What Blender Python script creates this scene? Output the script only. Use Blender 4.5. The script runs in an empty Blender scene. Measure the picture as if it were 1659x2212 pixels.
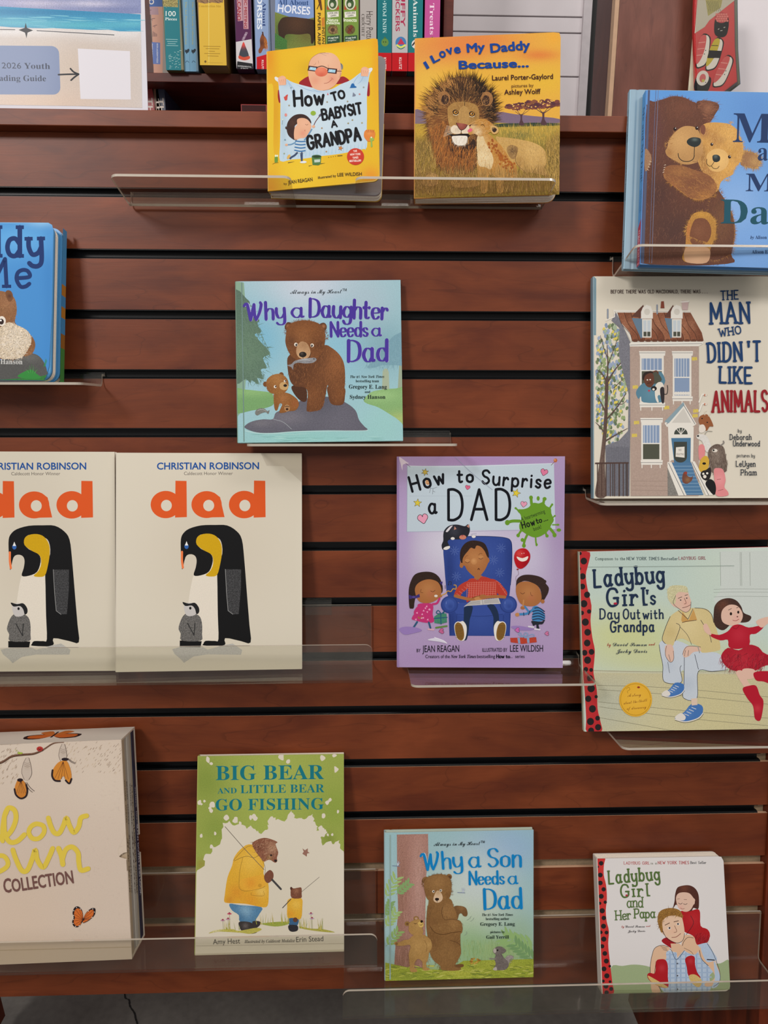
import bpy, bmesh, math, random
import numpy as np
from mathutils import Matrix, Vector
from mathutils.geometry import tessellate_polygon, delaunay_2d_cdt
random.seed(7); RNG=np.random.default_rng(7)
SC=bpy.context.scene; COL=SC.collection
# ---------------- camera
cam=bpy.data.cameras.new('camera'); camo=bpy.data.objects.new('camera',cam); COL.objects.link(camo)
cam.sensor_fit='HORIZONTAL'; cam.sensor_width=36.0; cam.lens=36.0*1661/1659; cam.clip_start=.02
_r=Vector((0.99948,-0.03214,0.00403)); _u=Vector((0.00386,0.24148,0.9704)); _w=Vector((0.03216,0.96987,-0.24148))
camo.matrix_world=Matrix(((_r.x,_u.x,-_w.x,0),(_r.y,_u.y,-_w.y,-1.2),(_r.z,_u.z,-_w.z,1.5),(0,0,0,1)))
SC.camera=camo
# ---------------- world, lamps, exposure
SC.view_settings.view_transform='Standard'; SC.view_settings.look='None'; SC.view_settings.gamma=1.0
SC.view_settings.use_curve_mapping=False; SC.view_settings.exposure=0.08
W=bpy.data.worlds.new('world'); SC.world=W; W.use_nodes=True
bg=W.node_tree.nodes['Background']; bg.inputs[0].default_value=(1.0,.96,.94,1); bg.inputs[1].default_value=.40
def area(name,loc,target,sx,sy,power,col):
    l=bpy.data.lights.new(name,'AREA'); l.shape='RECTANGLE'; l.size=sx; l.size_y=sy; l.energy=power; l.color=col
    o=bpy.data.objects.new(name,l); COL.objects.link(o); o.location=loc
    o.rotation_euler=(Vector(target)-Vector(loc)).to_track_quat('-Z','Y').to_euler(); return o
area('key_lamp',(-1.7,-2.7,3.35),(0,0,1.4),.6,.6,58,(1,.955,.925))
area('ceiling_lamp',(1.6,-2.3,3.5),(0.2,0,1.3),1.2,.6,26,(1,.955,.925))
area('rear_ceiling_lamp',(0.0,1.6,3.4),(0.2,1.2,1.0),1.6,.6,6,(1,.955,.925))
area('aisle_ceiling_lamp',(0.3,-0.4,3.5),(0.3,.6,1.6),1.4,.5,11,(1,.955,.925))
# ---------------- helpers
def srgb(h):
    v=[int(h[i:i+2],16)/255 for i in (0,2,4)]
    return np.array([x/12.92 if x<=.04045 else ((x+.055)/1.055)**2.4 for x in v])
ALB=1.22
def lin(h,k=None): return np.minimum(srgb(h)*(ALB if k is None else k),.92)
def node(nt,t,**kw):
    n=nt.nodes.new(t)
    for k,v in kw.items():
        if k.startswith('i_'): n.inputs[int(k[2:])].default_value=v
        else: setattr(n,k,v)
    return n
def newmat(name):
    m=bpy.data.materials.new(name); m.use_nodes=True; nt=m.node_tree
    return m,nt,nt.nodes['Principled BSDF']
def plain(name,hexc,rough=.5,noise=.06,scale=60,coat=0,spec=.5,bump=0,k=None,metal=0):
    m,nt,p=newmat(name); c=lin(hexc,k)
    tc=node(nt,'ShaderNodeTexCoord'); nz=node(nt,'ShaderNodeTexNoise'); nz.inputs['Scale'].default_value=scale; nz.inputs['Detail'].default_value=4
    nt.links.new(tc.outputs['Object'],nz.inputs['Vector'])
    rp=node(nt,'ShaderNodeValToRGB'); e=rp.color_ramp.elements
    e[0].position=.3; e[1].position=.7; e[0].color=(*(c*(1-noise)),1); e[1].color=(*np.minimum(c*(1+noise),1),1)
    nt.links.new(nz.outputs[0],rp.inputs[0]); nt.links.new(rp.outputs[0],p.inputs['Base Color'])
    p.inputs['Roughness'].default_value=rough; p.inputs['Specular IOR Level'].default_value=spec; p.inputs['Coat Weight'].default_value=coat; p.inputs['Metallic'].default_value=metal
    if bump:
        b=node(nt,'ShaderNodeBump'); b.inputs['Strength'].default_value=bump; b.inputs['Distance'].default_value=.002
        nt.links.new(nz.outputs[0],b.inputs['Height']); nt.links.new(b.outputs[0],p.inputs['Normal'])
    return m
def wood(name,c1,c2,c3,axis='x',rough=.42,rnd=True):
    m,nt,p=newmat(name); L=nt.links
    tc=node(nt,'ShaderNodeTexCoord'); mp=node(nt,'ShaderNodeMapping')
    s={'x':(1.6,6,6),'z':(6,6,1.6)}[axis]; mp.inputs['Scale'].default_value=s
    L.new(tc.outputs['Object'],mp.inputs[0])
    if rnd:
        oi=node(nt,'ShaderNodeObjectInfo'); mu=node(nt,'ShaderNodeMath',operation='MULTIPLY'); mu.inputs[1].default_value=37
        cb=node(nt,'ShaderNodeCombineXYZ'); L.new(oi.outputs['Random'],mu.inputs[0]); L.new(mu.outputs[0],cb.inputs[0]); L.new(mu.outputs[0],cb.inputs[2])
        L.new(cb.outputs[0],mp.inputs['Location'])
    n1=node(nt,'ShaderNodeTexNoise'); n1.inputs['Scale'].default_value=3.2; n1.inputs['Detail'].default_value=5; n1.inputs['Roughness'].default_value=.55; n1.inputs['Distortion'].default_value=.6
    n2=node(nt,'ShaderNodeTexNoise'); n2.inputs['Scale'].default_value=26; n2.inputs['Detail'].default_value=6; n2.inputs['Roughness'].default_value=.7
    n3=node(nt,'ShaderNodeTexNoise'); n3.inputs['Scale'].default_value=14; n3.inputs['Detail'].default_value=2
    m2=node(nt,'ShaderNodeMapping'); m2.inputs['Scale'].default_value={'x':(.35,3,3),'z':(3,3,.35)}[axis]
    L.new(mp.outputs[0],n1.inputs['Vector']); L.new(mp.outputs[0],m2.inputs[0]); L.new(m2.outputs[0],n2.inputs['Vector']); L.new(tc.outputs['Object'],n3.inputs['Vector'])
    # ring like grain lines: narrow band of a warped noise
    n4=node(nt,'ShaderNodeTexNoise'); n4.inputs['Scale'].default_value=1.6; n4.inputs['Detail'].default_value=3; n4.inputs['Distortion'].default_value=.3
    L.new(mp.outputs[0],n4.inputs['Vector'])
    ml=node(nt,'ShaderNodeMath',operation='MULTIPLY'); ml.inputs[1].default_value=9; fr=node(nt,'ShaderNodeMath',operation='FRACT')
    L.new(n4.outputs[0],ml.inputs[0]); L.new(ml.outputs[0],fr.inputs[0])
    rr=node(nt,'ShaderNodeValToRGB'); e=rr.color_ramp.elements; e[0].position=0; e[0].color=(0,0,0,1); e[1].position=.05; e[1].color=(1,1,1,1)
    L.new(fr.outputs[0],rr.inputs[0])
    rp=node(nt,'ShaderNodeValToRGB'); e=rp.color_ramp.elements; e[0].position=.33; e[1].position=.68
    e[0].color=(*lin(c1,1),1); e[1].color=(*lin(c2,1),1); x=rp.color_ramp.elements.new(.5); x.color=(*lin(c3,1),1)
    L.new(n1.outputs[0],rp.inputs[0])
    mx=node(nt,'ShaderNodeMixRGB',blend_type='MULTIPLY'); mx.inputs[0].default_value=.3
    L.new(rp.outputs[0],mx.inputs[1]); L.new(n2.outputs[0],mx.inputs[2])
    mx2=node(nt,'ShaderNodeMixRGB',blend_type='MULTIPLY'); mx2.inputs[0].default_value=.22
    L.new(mx.outputs[0],mx2.inputs[1]); L.new(rr.outputs[0],mx2.inputs[2])
    mx3=node(nt,'ShaderNodeMixRGB',blend_type='OVERLAY'); mx3.inputs[0].default_value=.25
    L.new(mx2.outputs[0],mx3.inputs[1]); L.new(n3.outputs[0],mx3.inputs[2])
    n5=node(nt,'ShaderNodeTexNoise'); n5.inputs['Scale'].default_value=7; n5.inputs['Detail'].default_value=3; L.new(mp.outputs[0],n5.inputs['Vector'])
    r5=node(nt,'ShaderNodeValToRGB'); e=r5.color_ramp.elements; e[0].position=.62; e[0].color=(1,1,1,1); e[1].position=.76; e[1].color=(.66,.58,.64,1); L.new(n5.outputs[0],r5.inputs[0])
    mx4=node(nt,'ShaderNodeMixRGB',blend_type='MULTIPLY'); mx4.inputs[0].default_value=.8; L.new(mx3.outputs[0],mx4.inputs[1]); L.new(r5.outputs[0],mx4.inputs[2])
    L.new(mx4.outputs[0],p.inputs['Base Color']); p.inputs['Specular IOR Level'].default_value=.3; p.inputs['Roughness'].default_value=rough
    b=node(nt,'ShaderNodeBump'); b.inputs['Strength'].default_value=.05; b.inputs['Distance'].default_value=.001
    L.new(n2.outputs[0],b.inputs['Height']); L.new(b.outputs[0],p.inputs['Normal'])
    return m
def printmat(name,rough,coat):
    m,nt,p=newmat(name); L=nt.links
    a=node(nt,'ShaderNodeAttribute',attribute_name='ink'); tc=node(nt,'ShaderNodeTexCoord')
    nz=node(nt,'ShaderNodeTexNoise'); nz.inputs['Scale'].default_value=700; nz.inputs['Detail'].default_value=3; nz.inputs['Roughness'].default_value=.7
    L.new(tc.outputs['Object'],nz.inputs['Vector'])
    s=node(nt,'ShaderNodeMath',operation='SUBTRACT'); s.inputs[1].default_value=.5; L.new(nz.outputs[0],s.inputs[0])
    q=node(nt,'ShaderNodeMath',operation='MULTIPLY'); L.new(s.outputs[0],q.inputs[0]); L.new(a.outputs['Alpha'],q.inputs[1])
    q2=node(nt,'ShaderNodeMath',operation='MULTIPLY_ADD'); q2.inputs[1].default_value=2.6; q2.inputs[2].default_value=1; L.new(q.outputs[0],q2.inputs[0])
    v=node(nt,'ShaderNodeVectorMath',operation='SCALE'); L.new(a.outputs['Color'],v.inputs[0]); L.new(q2.outputs[0],v.inputs['Scale'])
    L.new(v.outputs[0],p.inputs['Base Color']); p.inputs['Roughness'].default_value=rough; p.inputs['Coat Weight'].default_value=coat; p.inputs['Coat Roughness'].default_value=.12
    p.inputs['Specular IOR Level'].default_value=.11
    return m
def acrylic(name,tint,refl_haze,rough=0.02):
    m,nt,p=newmat(name); nt.nodes.remove(p); L=nt.links; out=nt.nodes['Material Output']
    t=node(nt,'ShaderNodeBsdfTransparent'); t.inputs[0].default_value=(*lin(tint,1),1)
    g=node(nt,'ShaderNodeBsdfGlossy'); g.inputs['Roughness'].default_value=rough
    d=node(nt,'ShaderNodeBsdfDiffuse'); d.inputs[0].default_value=(.62,.6,.56,1)  # pale diffuse mixed in as a painted haze of reflections
    f=node(nt,'ShaderNodeFresnel'); ge=node(nt,'ShaderNodeNewGeometry'); mr=node(nt,'ShaderNodeMapRange'); mr.inputs[3].default_value=1.42; mr.inputs[4].default_value=1/1.42; L.new(ge.outputs['Backfacing'],mr.inputs[0]); L.new(mr.outputs[0],f.inputs[0])
    nz=node(nt,'ShaderNodeTexNoise'); nz.inputs['Scale'].default_value=18; tc=node(nt,'ShaderNodeTexCoord'); L.new(tc.outputs['Object'],nz.inputs['Vector'])
    mm=node(nt,'ShaderNodeMath',operation='MULTIPLY'); mm.inputs[1].default_value=2*refl_haze; L.new(nz.outputs[0],mm.inputs[0])
    x=node(nt,'ShaderNodeMixShader'); L.new(mm.outputs[0],x.inputs[0]); L.new(t.outputs[0],x.inputs[1]); L.new(d.outputs[0],x.inputs[2])
    y=node(nt,'ShaderNodeMixShader'); L.new(f.outputs[0],y.inputs[0]); L.new(x.outputs[0],y.inputs[1]); L.new(g.outputs[0],y.inputs[2])
    L.new(y.outputs[0],out.inputs[0]); return m
M=dict(
 wood=wood('cherry_laminate','642c17','874222','78391c'),
 woodv=wood('cherry_laminate_upright','52210f','84381a','6c2b14','z'),
 pillarwood=wood('sheen_pillar_laminate','6a3a2b','875040','784536','z'),  # sheen on the pillar put into the colour as a paler brown
 shelfwood=wood('shelf_laminate','561f14','74301e','652819'),
 backing=plain('slot_dark','0c0b0b',.6), groove=plain('black_vinyl','060709',.35,.1,200,spec=.25),
 mdf=plain('raw_fibreboard','9a8468',.8,.08,300), lip=plain('slat_edge','c29a7c',.6,.05,100),
 acr=acrylic('clear_acrylic','f8f5f1',.014), acredge=plain('acrylic_edge','a89e90',.15,.03,80,coat=.5),
 acrdark=acrylic('shaded_acrylic','eae2d8',.03),
 gloss=printmat('gloss_print',.42,.08), matte=printmat('matte_print',.5,.05), art_lam=printmat('laminated_print',.5,.0),
 page=plain('page_block','e0d8ca',.8,.05,500), board=plain('cover_board','cdc4b4',.5,.03),
 white=plain('painted_board','ccc6c8',.5,.05,8), floor=None,
)
def newobj(name,me,parent=None,mat=None):
    o=bpy.data.objects.new(name,me); COL.objects.link(o)
    if mat is not None and len(me.materials)==0: me.materials.append(mat)
    if parent is not None: o.parent=parent
    return o
def tag(o,label,cat,group=None):
    o['label']=label; o['category']=cat
    if group: o['group']=group
    return o
def thing(name,label,cat,mw,group=None):
    o=bpy.data.objects.new(name,None); COL.objects.link(o); o.matrix_world=mw; o.empty_display_size=.02
    return tag(o,label,cat,group)
def box_bm(bm,x0,x1,y0,y1,z0,z1,bev=0,seg=2):
    r=bmesh.ops.create_cube(bm,size=1); vs=r['verts']
    for v in vs: v.co=Vector(((x0+x1)/2+v.co.x*(x1-x0),(y0+y1)/2+v.co.y*(y1-y0),(z0+z1)/2+v.co.z*(z1-z0)))
    if bev:
        es=list({e for v in vs for e in v.link_edges}); bmesh.ops.bevel(bm,geom=es,offset=bev,segments=seg,affect='EDGES',profile=.5)
def me_of(bm,name,smooth=False):
    me=bpy.data.meshes.new(name); bm.normal_update(); bm.to_mesh(me); bm.free()
    if smooth:
        for p in me.polygons: p.use_smooth=True
    return me
def box(name,parent,mat,x0,x1,y0,y1,z0,z1,bev=0,seg=2):
    bm=bmesh.new(); box_bm(bm,x0,x1,y0,y1,z0,z1,bev,seg); return newobj(name,me_of(bm,name),parent,mat)
def prism(name,parent,mat,pts,y0,y1,bev=0,axis='y'):
    """closed outline pts (a,b) extruded; axis y: (x,z) outline, axis x: (y,z), axis z: (x,y)"""
    bm=bmesh.new()
    f={'y':lambda a,b,t:(a,t,b),'x':lambda a,b,t:(t,a,b),'z':lambda a,b,t:(a,b,t)}[axis]
    v0=[bm.verts.new(f(a,b,y0)) for a,b in pts]; v1=[bm.verts.new(f(a,b,y1)) for a,b in pts]; n=len(pts)
    bm.faces.new(v0); bm.faces.new(v1[::-1])
    for i in range(n): bm.faces.new((v0[i],v0[(i+1)%n],v1[(i+1)%n],v1[i]))
    bmesh.ops.recalc_face_normals(bm,faces=bm.faces)
    if bev: bmesh.ops.bevel(bm,geom=[e for e in bm.edges if abs((e.verts[0].co-e.verts[1].co)[{'y':1,'x':0,'z':2}[axis]])<1e-6],offset=bev,segments=2,affect='EDGES')
    return newobj(name,me_of(bm,name),parent,mat)
def rrect(x0,x1,z0,z1,r,corners='1111',n=6):
    """outline from bottom left, ccw; corners flags BL BR TR TL"""
    out=[]; C=[((x0,z0),(x0+r,z0+r),180),((x1,z0),(x1-r,z0+r),270),((x1,z1),(x1-r,z1-r),0),((x0,z1),(x0+r,z1-r),90)]
    for fl,(c,ce,a0) in zip(corners,C):
        if fl=='1' and r>0:
            for i in range(n+1):
                a=math.radians(a0+90*i/n); out.append((ce[0]+r*math.cos(a),ce[1]+r*math.sin(a)))
        else: out.append(c)
    return out
# ---------------- flat print drawn as thin inked shapes
def P(s): return np.array([float(t) for t in s.replace(',',' ').split()]).reshape(-1,2)
def catmull(p,n=5,closed=True):
    p=np.asarray(p,float); m=len(p)
    if m<3: return p
    out=[]; rng=range(m if closed else m-1)
    for i in rng:
        a,b,c,d=(p[(i-1)%m],p[i],p[(i+1)%m],p[(i+2)%m]) if closed else (p[max(i-1,0)],p[i],p[i+1],p[min(i+2,m-1)])
        t=np.linspace(0,1,n,endpoint=False)[:,None]
        out.append(.5*((2*b)+(c-a)*t+(2*a-5*b+4*c-d)*t*t+(3*b-a-3*c+d)*t**3))
    if not closed: out.append(p[-1:])
    return np.vstack(out)
def inside(poly,q):
    x,y=q[:,0],q[:,1]; r=np.zeros(len(q),bool); n=len(poly); j=n-1
    for i in range(n):
        xi,yi=poly[i]; xj,yj=poly[j]
        if yi!=yj:
            c=((yi>y)!=(yj>y))&(x<(xj-xi)*(y-yi)/(yj-yi)+xi); r^=c
        j=i
    return r
def homog(src,dst):
    A=[];b=[]
    for (x,y),(u,v) in zip(src,dst):
        A.append([x,y,1,0,0,0,-u*x,-u*y]); b.append(u); A.append([0,0,0,x,y,1,-v*x,-v*y]); b.append(v)
    h=np.linalg.solve(np.array(A,float),np.array(b,float)); return np.append(h,1).reshape(3,3)
TS=bpy.data.scenes.new('lettering_workspace'); FCACHE={}
FB={'B':(0x1D400,0x1D41A),'S':(0x1D4D0,0x1D4EA),'I':(0x1D468,0x1D482)}
def styl(s,f):
    if f not in FB: return s
    U,Lo=FB[f]
    return ''.join(chr(U+ord(c)-65) if 'A'<=c<='Z' else chr(Lo+ord(c)-97) if 'a'<=c<='z' else c for c in s)
def rawfont(s):
    if s in FCACHE: return FCACHE[s]
    c=bpy.data.curves.new('lettering','FONT'); c.body=s; c.size=1; c.resolution_u=3
    o=bpy.data.objects.new('lettering',c); TS.collection.objects.link(o)
    vl=TS.view_layers[0]; vl.update(); me=bpy.data.meshes.new_from_object(o.evaluated_get(vl.depsgraph)); me.calc_loop_triangles()
    v=np.zeros(len(me.vertices)*3); me.vertices.foreach_get('co',v); v=v.reshape(-1,3)[:,:2]
    t=np.zeros(len(me.loop_triangles)*3,int); me.loop_triangles.foreach_get('vertices',t)
    bpy.data.objects.remove(o); bpy.data.curves.remove(c); bpy.data.meshes.remove(me)
    FCACHE[s]=(v,t.reshape(-1,3)); return FCACHE[s]
def fontmesh(s,f='r',off=0.0):
    v,t=rawfont(styl(s,f))
    if f=='b': off=max(off,.022)
    if not off or len(v)==0: return v,t
    n=len(v); q=off*.7
    return np.vstack([v+np.array(d) for d in ((0,0),(off,0),(-off,0),(0,off),(0,-off),(q,q),(-q,q),(q,-q),(-q,-q))]),np.vstack([t+n*i for i in range(9)])
# single line letters: grid with baseline 0, small letters 12 high, capitals 20, tails to -7; ~ marks a curved stroke
GL={'A':'16|0,0 8,20 16,0|3,7 13,7','B':'13|0,0 0,20|~0,20 7,20 12,18 12,13 8,11 0,11|~0,11 9,11 13,8 13,3 9,0 0,0','C':'14|~14,16 11,20 4,20 0,14 0,6 4,0 11,0 14,4',
'D':'14|0,0 0,20|~0,20 6,20 12,17 14,10 12,3 6,0 0,0','E':'12|12,20 0,20 0,0 12,0|0,10 9,10','F':'12|12,20 0,20 0,0|0,10 9,10','G':'15|~14,16 11,20 4,20 0,14 0,6 4,0 10,0 14,3 14,9|9,9 15,9',
'H':'14|0,0 0,20|14,0 14,20|0,10 14,10','I':'1|0,0 0,20','J':'9|~9,20 9,4 5,0 0,3','K':'13|0,0 0,20|12,20 0,8|4,12 13,0','L':'11|0,20 0,0 11,0','M':'18|0,0 1,20 9,5 17,20 18,0',
'N':'14|0,0 0,20 14,0 14,20','O':'16|~8,20 2,17 0,10 2,3 8,0 14,3 16,10 14,17 8,20','P':'12|0,0 0,20|~0,20 8,20 12,18 12,12 8,9 0,9','R':'13|0,0 0,20|~0,20 8,20 12,18 12,13 8,10 0,10|5,10 13,0',
'S':'12|~12,17 8,20 2,19 0,15 3,11 9,9 12,5 9,1 4,0 0,3','T':'14|0,20 14,20|7,20 7,0','U':'14|~0,20 0,5 3,0 10,0 14,5 14,20','V':'14|0,20 7,0 14,20','W':'20|0,20 5,0 10,15 15,0 20,20','Y':'14|0,20 7,10 14,20|7,10 7,0',
'a':'12|~10,10 7,12 3,12 0,8 0,4 3,0 7,0 10,4|10,12 10,3|~10,3 11,0 13,1','b':'11|0,20 0,0|~0,8 4,12 9,11 11,6 9,1 4,0 0,3','c':'9|~9,10 6,12 2,11 0,6 2,1 6,0 9,2','d':'11|11,20 11,0|~11,8 7,12 2,11 0,6 2,1 7,0 11,4',
'e':'10|~0,6 10,7 9,11 5,12 1,10 0,5 3,0 7,0 10,2','f':'8|~8,18 5,20 3,17 3,0|0,11 7,11','g':'11|~10,10 7,12 3,12 0,8 0,4 3,1 7,1 10,4|~11,12 11,-3 8,-7 3,-7 0,-4','h':'10|0,20 0,0|~0,8 4,12 8,12 10,9 10,0','i':'1|0,12 0,0|0,17 0.3,17.4',
',':'1|0.5,1 0,-4','k':'10|0,20 0,0|9,12 0,5|3,7 10,0','x':'9|0,12 9,0|9,12 0,0','j':'4|~4,12 4,-4 1,-7|4,17 4.3,17.4','z':'9|0,12 9,12 0,0 9,0','q':'11|~11,8 7,12 2,11 0,6 2,1 7,0 11,4|11,12 11,-7','l':'2|~0,20 0,3 2,0','m':'16|0,12 0,0|~0,8 3,12 6,12 8,9 8,0|~8,8 11,12 14,12 16,9 16,0','n':'10|0,12 0,0|~0,8 4,12 8,12 10,9 10,0','o':'11|~5.5,12 1,10 0,6 1,2 5.5,0 10,2 11,6 10,10 5.5,12','p':'11|0,12 0,-7|~0,8 4,12 9,11 11,6 9,1 4,0 0,3',
'r':'8|0,12 0,0|~0,7 3,11 6,12 8,10','s':'8|~8,10 5,12 1,11 1,8 4,6 8,4 7,1 4,0 0,2','t':'8|~3,18 3,3 5,0 8,1|0,12 8,12','u':'11|~0,12 0,4 3,0 7,0 11,4|11,12 11,0','v':'10|0,12 5,0 10,12','w':'16|0,12 4,0 8,10 12,0 16,12','y':'11|~0,12 0,6 3,1 8,2 11,6|~11,12 11,-3 8,-7 3,-7 0,-5',
"'":'1|0,20 0,15','.':'1|0,0 0.3,.3',' ':'6|','-':'7|0,7 7,7','!':'1|0,20 0,6|0,0 .3,.3',
'W2':'22|~-3,17 0,20 2,17 4,6 5,0|~5,0 9,12 11,18|~11,18 11,6 13,0|~13,0 18,8 21,17 20,20','o2':'12|~6,12 1,10 0,5 2,0 7,0 11,4 11,9 8,12 4,11','l2':'9|~0,4 5,10 8,16 6,20 3,19 2,13 2,5 4,0 7,0 10,4','w2':'18|~0,10 2,12 4,9 4,3 6,0 9,2 11,8|~11,12 10,5 12,0 16,2 18,9 18,13 20,12','n2':'15|~0,11 2,12 2,6 2,0|~2,5 6,12 10,11 10,3 12,0 16,3'}
class Art:
    def __init__(s,quad,rect,o=(0,0,1),step=2.2e-6):
        s.o=o; s.H=homog(quad,rect); r=np.array(rect); s.lo=r.min(0); s.hi=r.max(0)
        s.V=[];s.F=[];s.C=[];s.n=0;s.k=0;s.step=step; s.q=np.array(quad,float)
    def px(s,p): return np.asarray(p,float)/s.o[2]+np.array(s.o[:2])
    def add(s,p,t,c,lift=None):
        p=s.px(p); h=np.c_[p,np.ones(len(p))]@s.H.T; uv=h[:,:2]/h[:,2:]
        uv=np.clip(uv,s.lo,s.hi)
        s.k+=1 if np.ptp(p,axis=0).max()*1.0>45/max(s.o[2],.3)*1.0 and len(p)>6 else .45; y=-(s.k*s.step)*np.ones(len(uv))
        if lift is not None: y=y-lift*s.step
        s.V.append(np.c_[uv[:,0],y,uv[:,1]]); s.F.append(np.asarray(t,int)+s.n); s.n+=len(uv)
        c=np.asarray(c,float)
        if c.ndim==1: c=np.tile(c,(len(uv),1))
        s.C.append(c)
    def colour(s,p,col,blobs,tex,k=None):
        c=np.tile(lin(col,k),(len(p),1))
        for b in blobs or []:
            x,y,r,h,w=b[:5]; ry=b[5] if len(b)>5 else r
            d=((p[:,0]-x)/r)**2+((p[:,1]-y)/ry)**2; a=(w*np.exp(-d))[:,None]; c=c*(1-a)+lin(h,k)*a
        return np.c_[c,np.full(len(p),tex)]
    def fill(s,p,col,blobs=None,sm=1,step=0,tex=0,n=4):
        p=P(p) if isinstance(p,str) else np.asarray(p,float)
        if sm: p=catmull(p,n)
        if blobs and not step: step=max(np.ptp(p[:,0]),np.ptp(p[:,1]))/26
        if step:
            lo,hi=p.min(0),p.max(0); g=np.stack(np.meshgrid(np.arange(lo[0]+step/2,hi[0],step),np.arange(lo[1]+step/2,hi[1],step)),-1).reshape(-1,2)
            g[::2]+=step*.13; g=g[inside(p,g)]
            vs=[Vector(v) for v in np.vstack([p,g])]
            r=delaunay_2d_cdt(vs,[],[list(range(len(p)))],1,1e-4); v=np.array([list(q) for q in r[0]]); t=[f for f in r[2] if len(f)==3]
        else:
            t=tessellate_polygon([[Vector((a,b,0)) for a,b in p]]); v=p
        if len(t)==0: return
        s.add(v,t,s.colour(v,col,blobs,tex))
    def ell(s,x,y,rx,ry,col,rot=0,blobs=None,tex=0,n=22,step=0):
        a=np.linspace(0,2*np.pi,n,endpoint=False); r=math.radians(rot)
        e=np.c_[rx*np.cos(a),ry*np.sin(a)]@np.array([[math.cos(r),math.sin(r)],[-math.sin(r),math.cos(r)]])+np.array([x,y])
        s.fill(e,col,blobs,0,step,tex)
    def line(s,p,w,col,sm=1,closed=False,taper=0,tex=0,wf=None,n=5,caps=True,base=0.0):
        p=P(p) if isinstance(p,str) else np.asarray(p,float)
        corners=p.copy()
        if sm and len(p)>2: p=catmull(p,n,closed)
        if closed: p=np.vstack([p,p[:1]])
        if not sm and len(p)>2:   # straight strokes keep their full width up to the corner
            p=np.repeat(p,2,0)[1:-1]; dd=p[1::2]-p[::2]; d=np.repeat(dd,2,0)
        else: d=np.gradient(p,axis=0)
        d=d/ np.maximum(np.linalg.norm(d,axis=1,keepdims=True),1e-9); nn=np.c_[-d[:,1],d[:,0]]
        ww=np.full(len(p),w/2.0)
        if taper: u=np.linspace(0,1,len(p)); ww*=(1-taper*u) if taper<1.01 else np.sin(np.pi*np.clip(u,.05,.95))
        if wf is not None: ww=ww*wf(d)
        ww=ww[:,None]; v=np.vstack([p+nn*ww,p-nn*ww]); m=len(p); t=[]
        for i in range(m-1): t+=[(i,i+1,m+i),(i+1,m+i+1,m+i)]
        vs=[v];k=len(v); ramp=np.linspace(0,.35,m); lf=[ramp,ramp]
        if caps and w*1.0/s.o[2]>.9:
            a=np.linspace(0,2*np.pi,8,endpoint=False); cs=np.c_[np.cos(a),np.sin(a)]
            pts=[(p[0],ww[0]),(p[-1],ww[-1])] if sm else [(q,np.array([w/2])) for q in corners]
            for q,r in pts:
                vs.append(q+cs*r); t+=[(k,k+i,k+i+1) for i in range(1,7)]; k+=8; lf.append(np.full(8,.5+.08*(len(lf)-2)))
        s.add(np.vstack(vs),t,np.append(lin(col),tex),lift=np.concatenate(lf)+base)
    def hair(s,p,cols,n,ln,ang,w=1.5,spread=25,edge=False,sm=1,flow=None):
        p=P(p) if isinstance(p,str) else np.asarray(p,float)
        if sm: p=catmull(p,4)
        if edge:
            i=RNG.integers(0,len(p),n); u=RNG.random((n,1)); q=p[i]*(1-u)+p[(i+1)%len(p)]*u
            c0=p.mean(0); d=np.roll(p,-1,0)-np.roll(p,1,0); nn=np.c_[d[:,1],-d[:,0]][i]; nn/=np.maximum(np.linalg.norm(nn,axis=1,keepdims=True),1e-9)
            sg=np.sign(((q-c0)*nn).sum(1,keepdims=True)); sg[sg==0]=1
            a=np.arctan2((nn*sg)[:,1],(nn*sg)[:,0]); q=q-(nn*sg)*ln*.35
        else:
            lo,hi=p.min(0),p.max(0); q=RNG.random((n*4,2))*(hi-lo)+lo; q=q[inside(p,q)][:n]; n=len(q)
            if not n: return
            a=np.full(n,math.radians(ang)) if flow is None else np.arctan2(q[:,1]-flow[1],q[:,0]-flow[0])
        a=a+np.radians(RNG.normal(0,spread,n)); L=ln*(.6+.8*RNG.random(n))
        d=np.c_[np.cos(a),np.sin(a)]; nn=np.c_[-d[:,1],d[:,0]]*w/2
        v=np.stack([q-nn,q+nn,q+d*L[:,None]],1).reshape(-1,2)
        CC=np.array([lin(c) for c in cols]); CC=CC*.55+CC.mean(0)*.45
        C=CC[RNG.integers(0,len(cols),n)]; C=np.repeat(np.c_[C,np.zeros(n)],3,0)
        s.add(v,np.arange(3*n).reshape(-1,3),C,lift=np.repeat(RNG.random(n)*3,3)); s.k+=3
    def text(s,t,x0,y0,x1,y1,h,col,f='r',off=0.0,bend=0,halo=None):
        """baseline from (x0,y0) to (x1,y1), capitals h tall"""
        if f=='M': s.hand(t.replace('  ',' '),x0,y0,x1,y1,h*.95,h*.13,col,'slab',gap=7,bend=bend,serif=3.2); return
        v,tr=fontmesh(t,f,off)
        if len(tr)==0: return
        lo,hi=v[:,0].min(),v[:,0].max(); d=np.array([x1-x0,y1-y0],float); L=np.linalg.norm(d); d/=L; nn=np.array([d[1],-d[0]])
        u=(v[:,0]-lo)/(hi-lo); cap=.7
        q=np.array([x0,y0])+np.outer(u*L,d)+np.outer(v[:,1]/cap*h+bend*4*u*(1-u),nn)
        n9=len(rawfont(styl(t,f))[0]); s.add(q,tr,np.append(lin(col),0),lift=(np.arange(len(q))//max(n9,1))*.25); s.k+=2 if len(q)>n9 else 0
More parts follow.
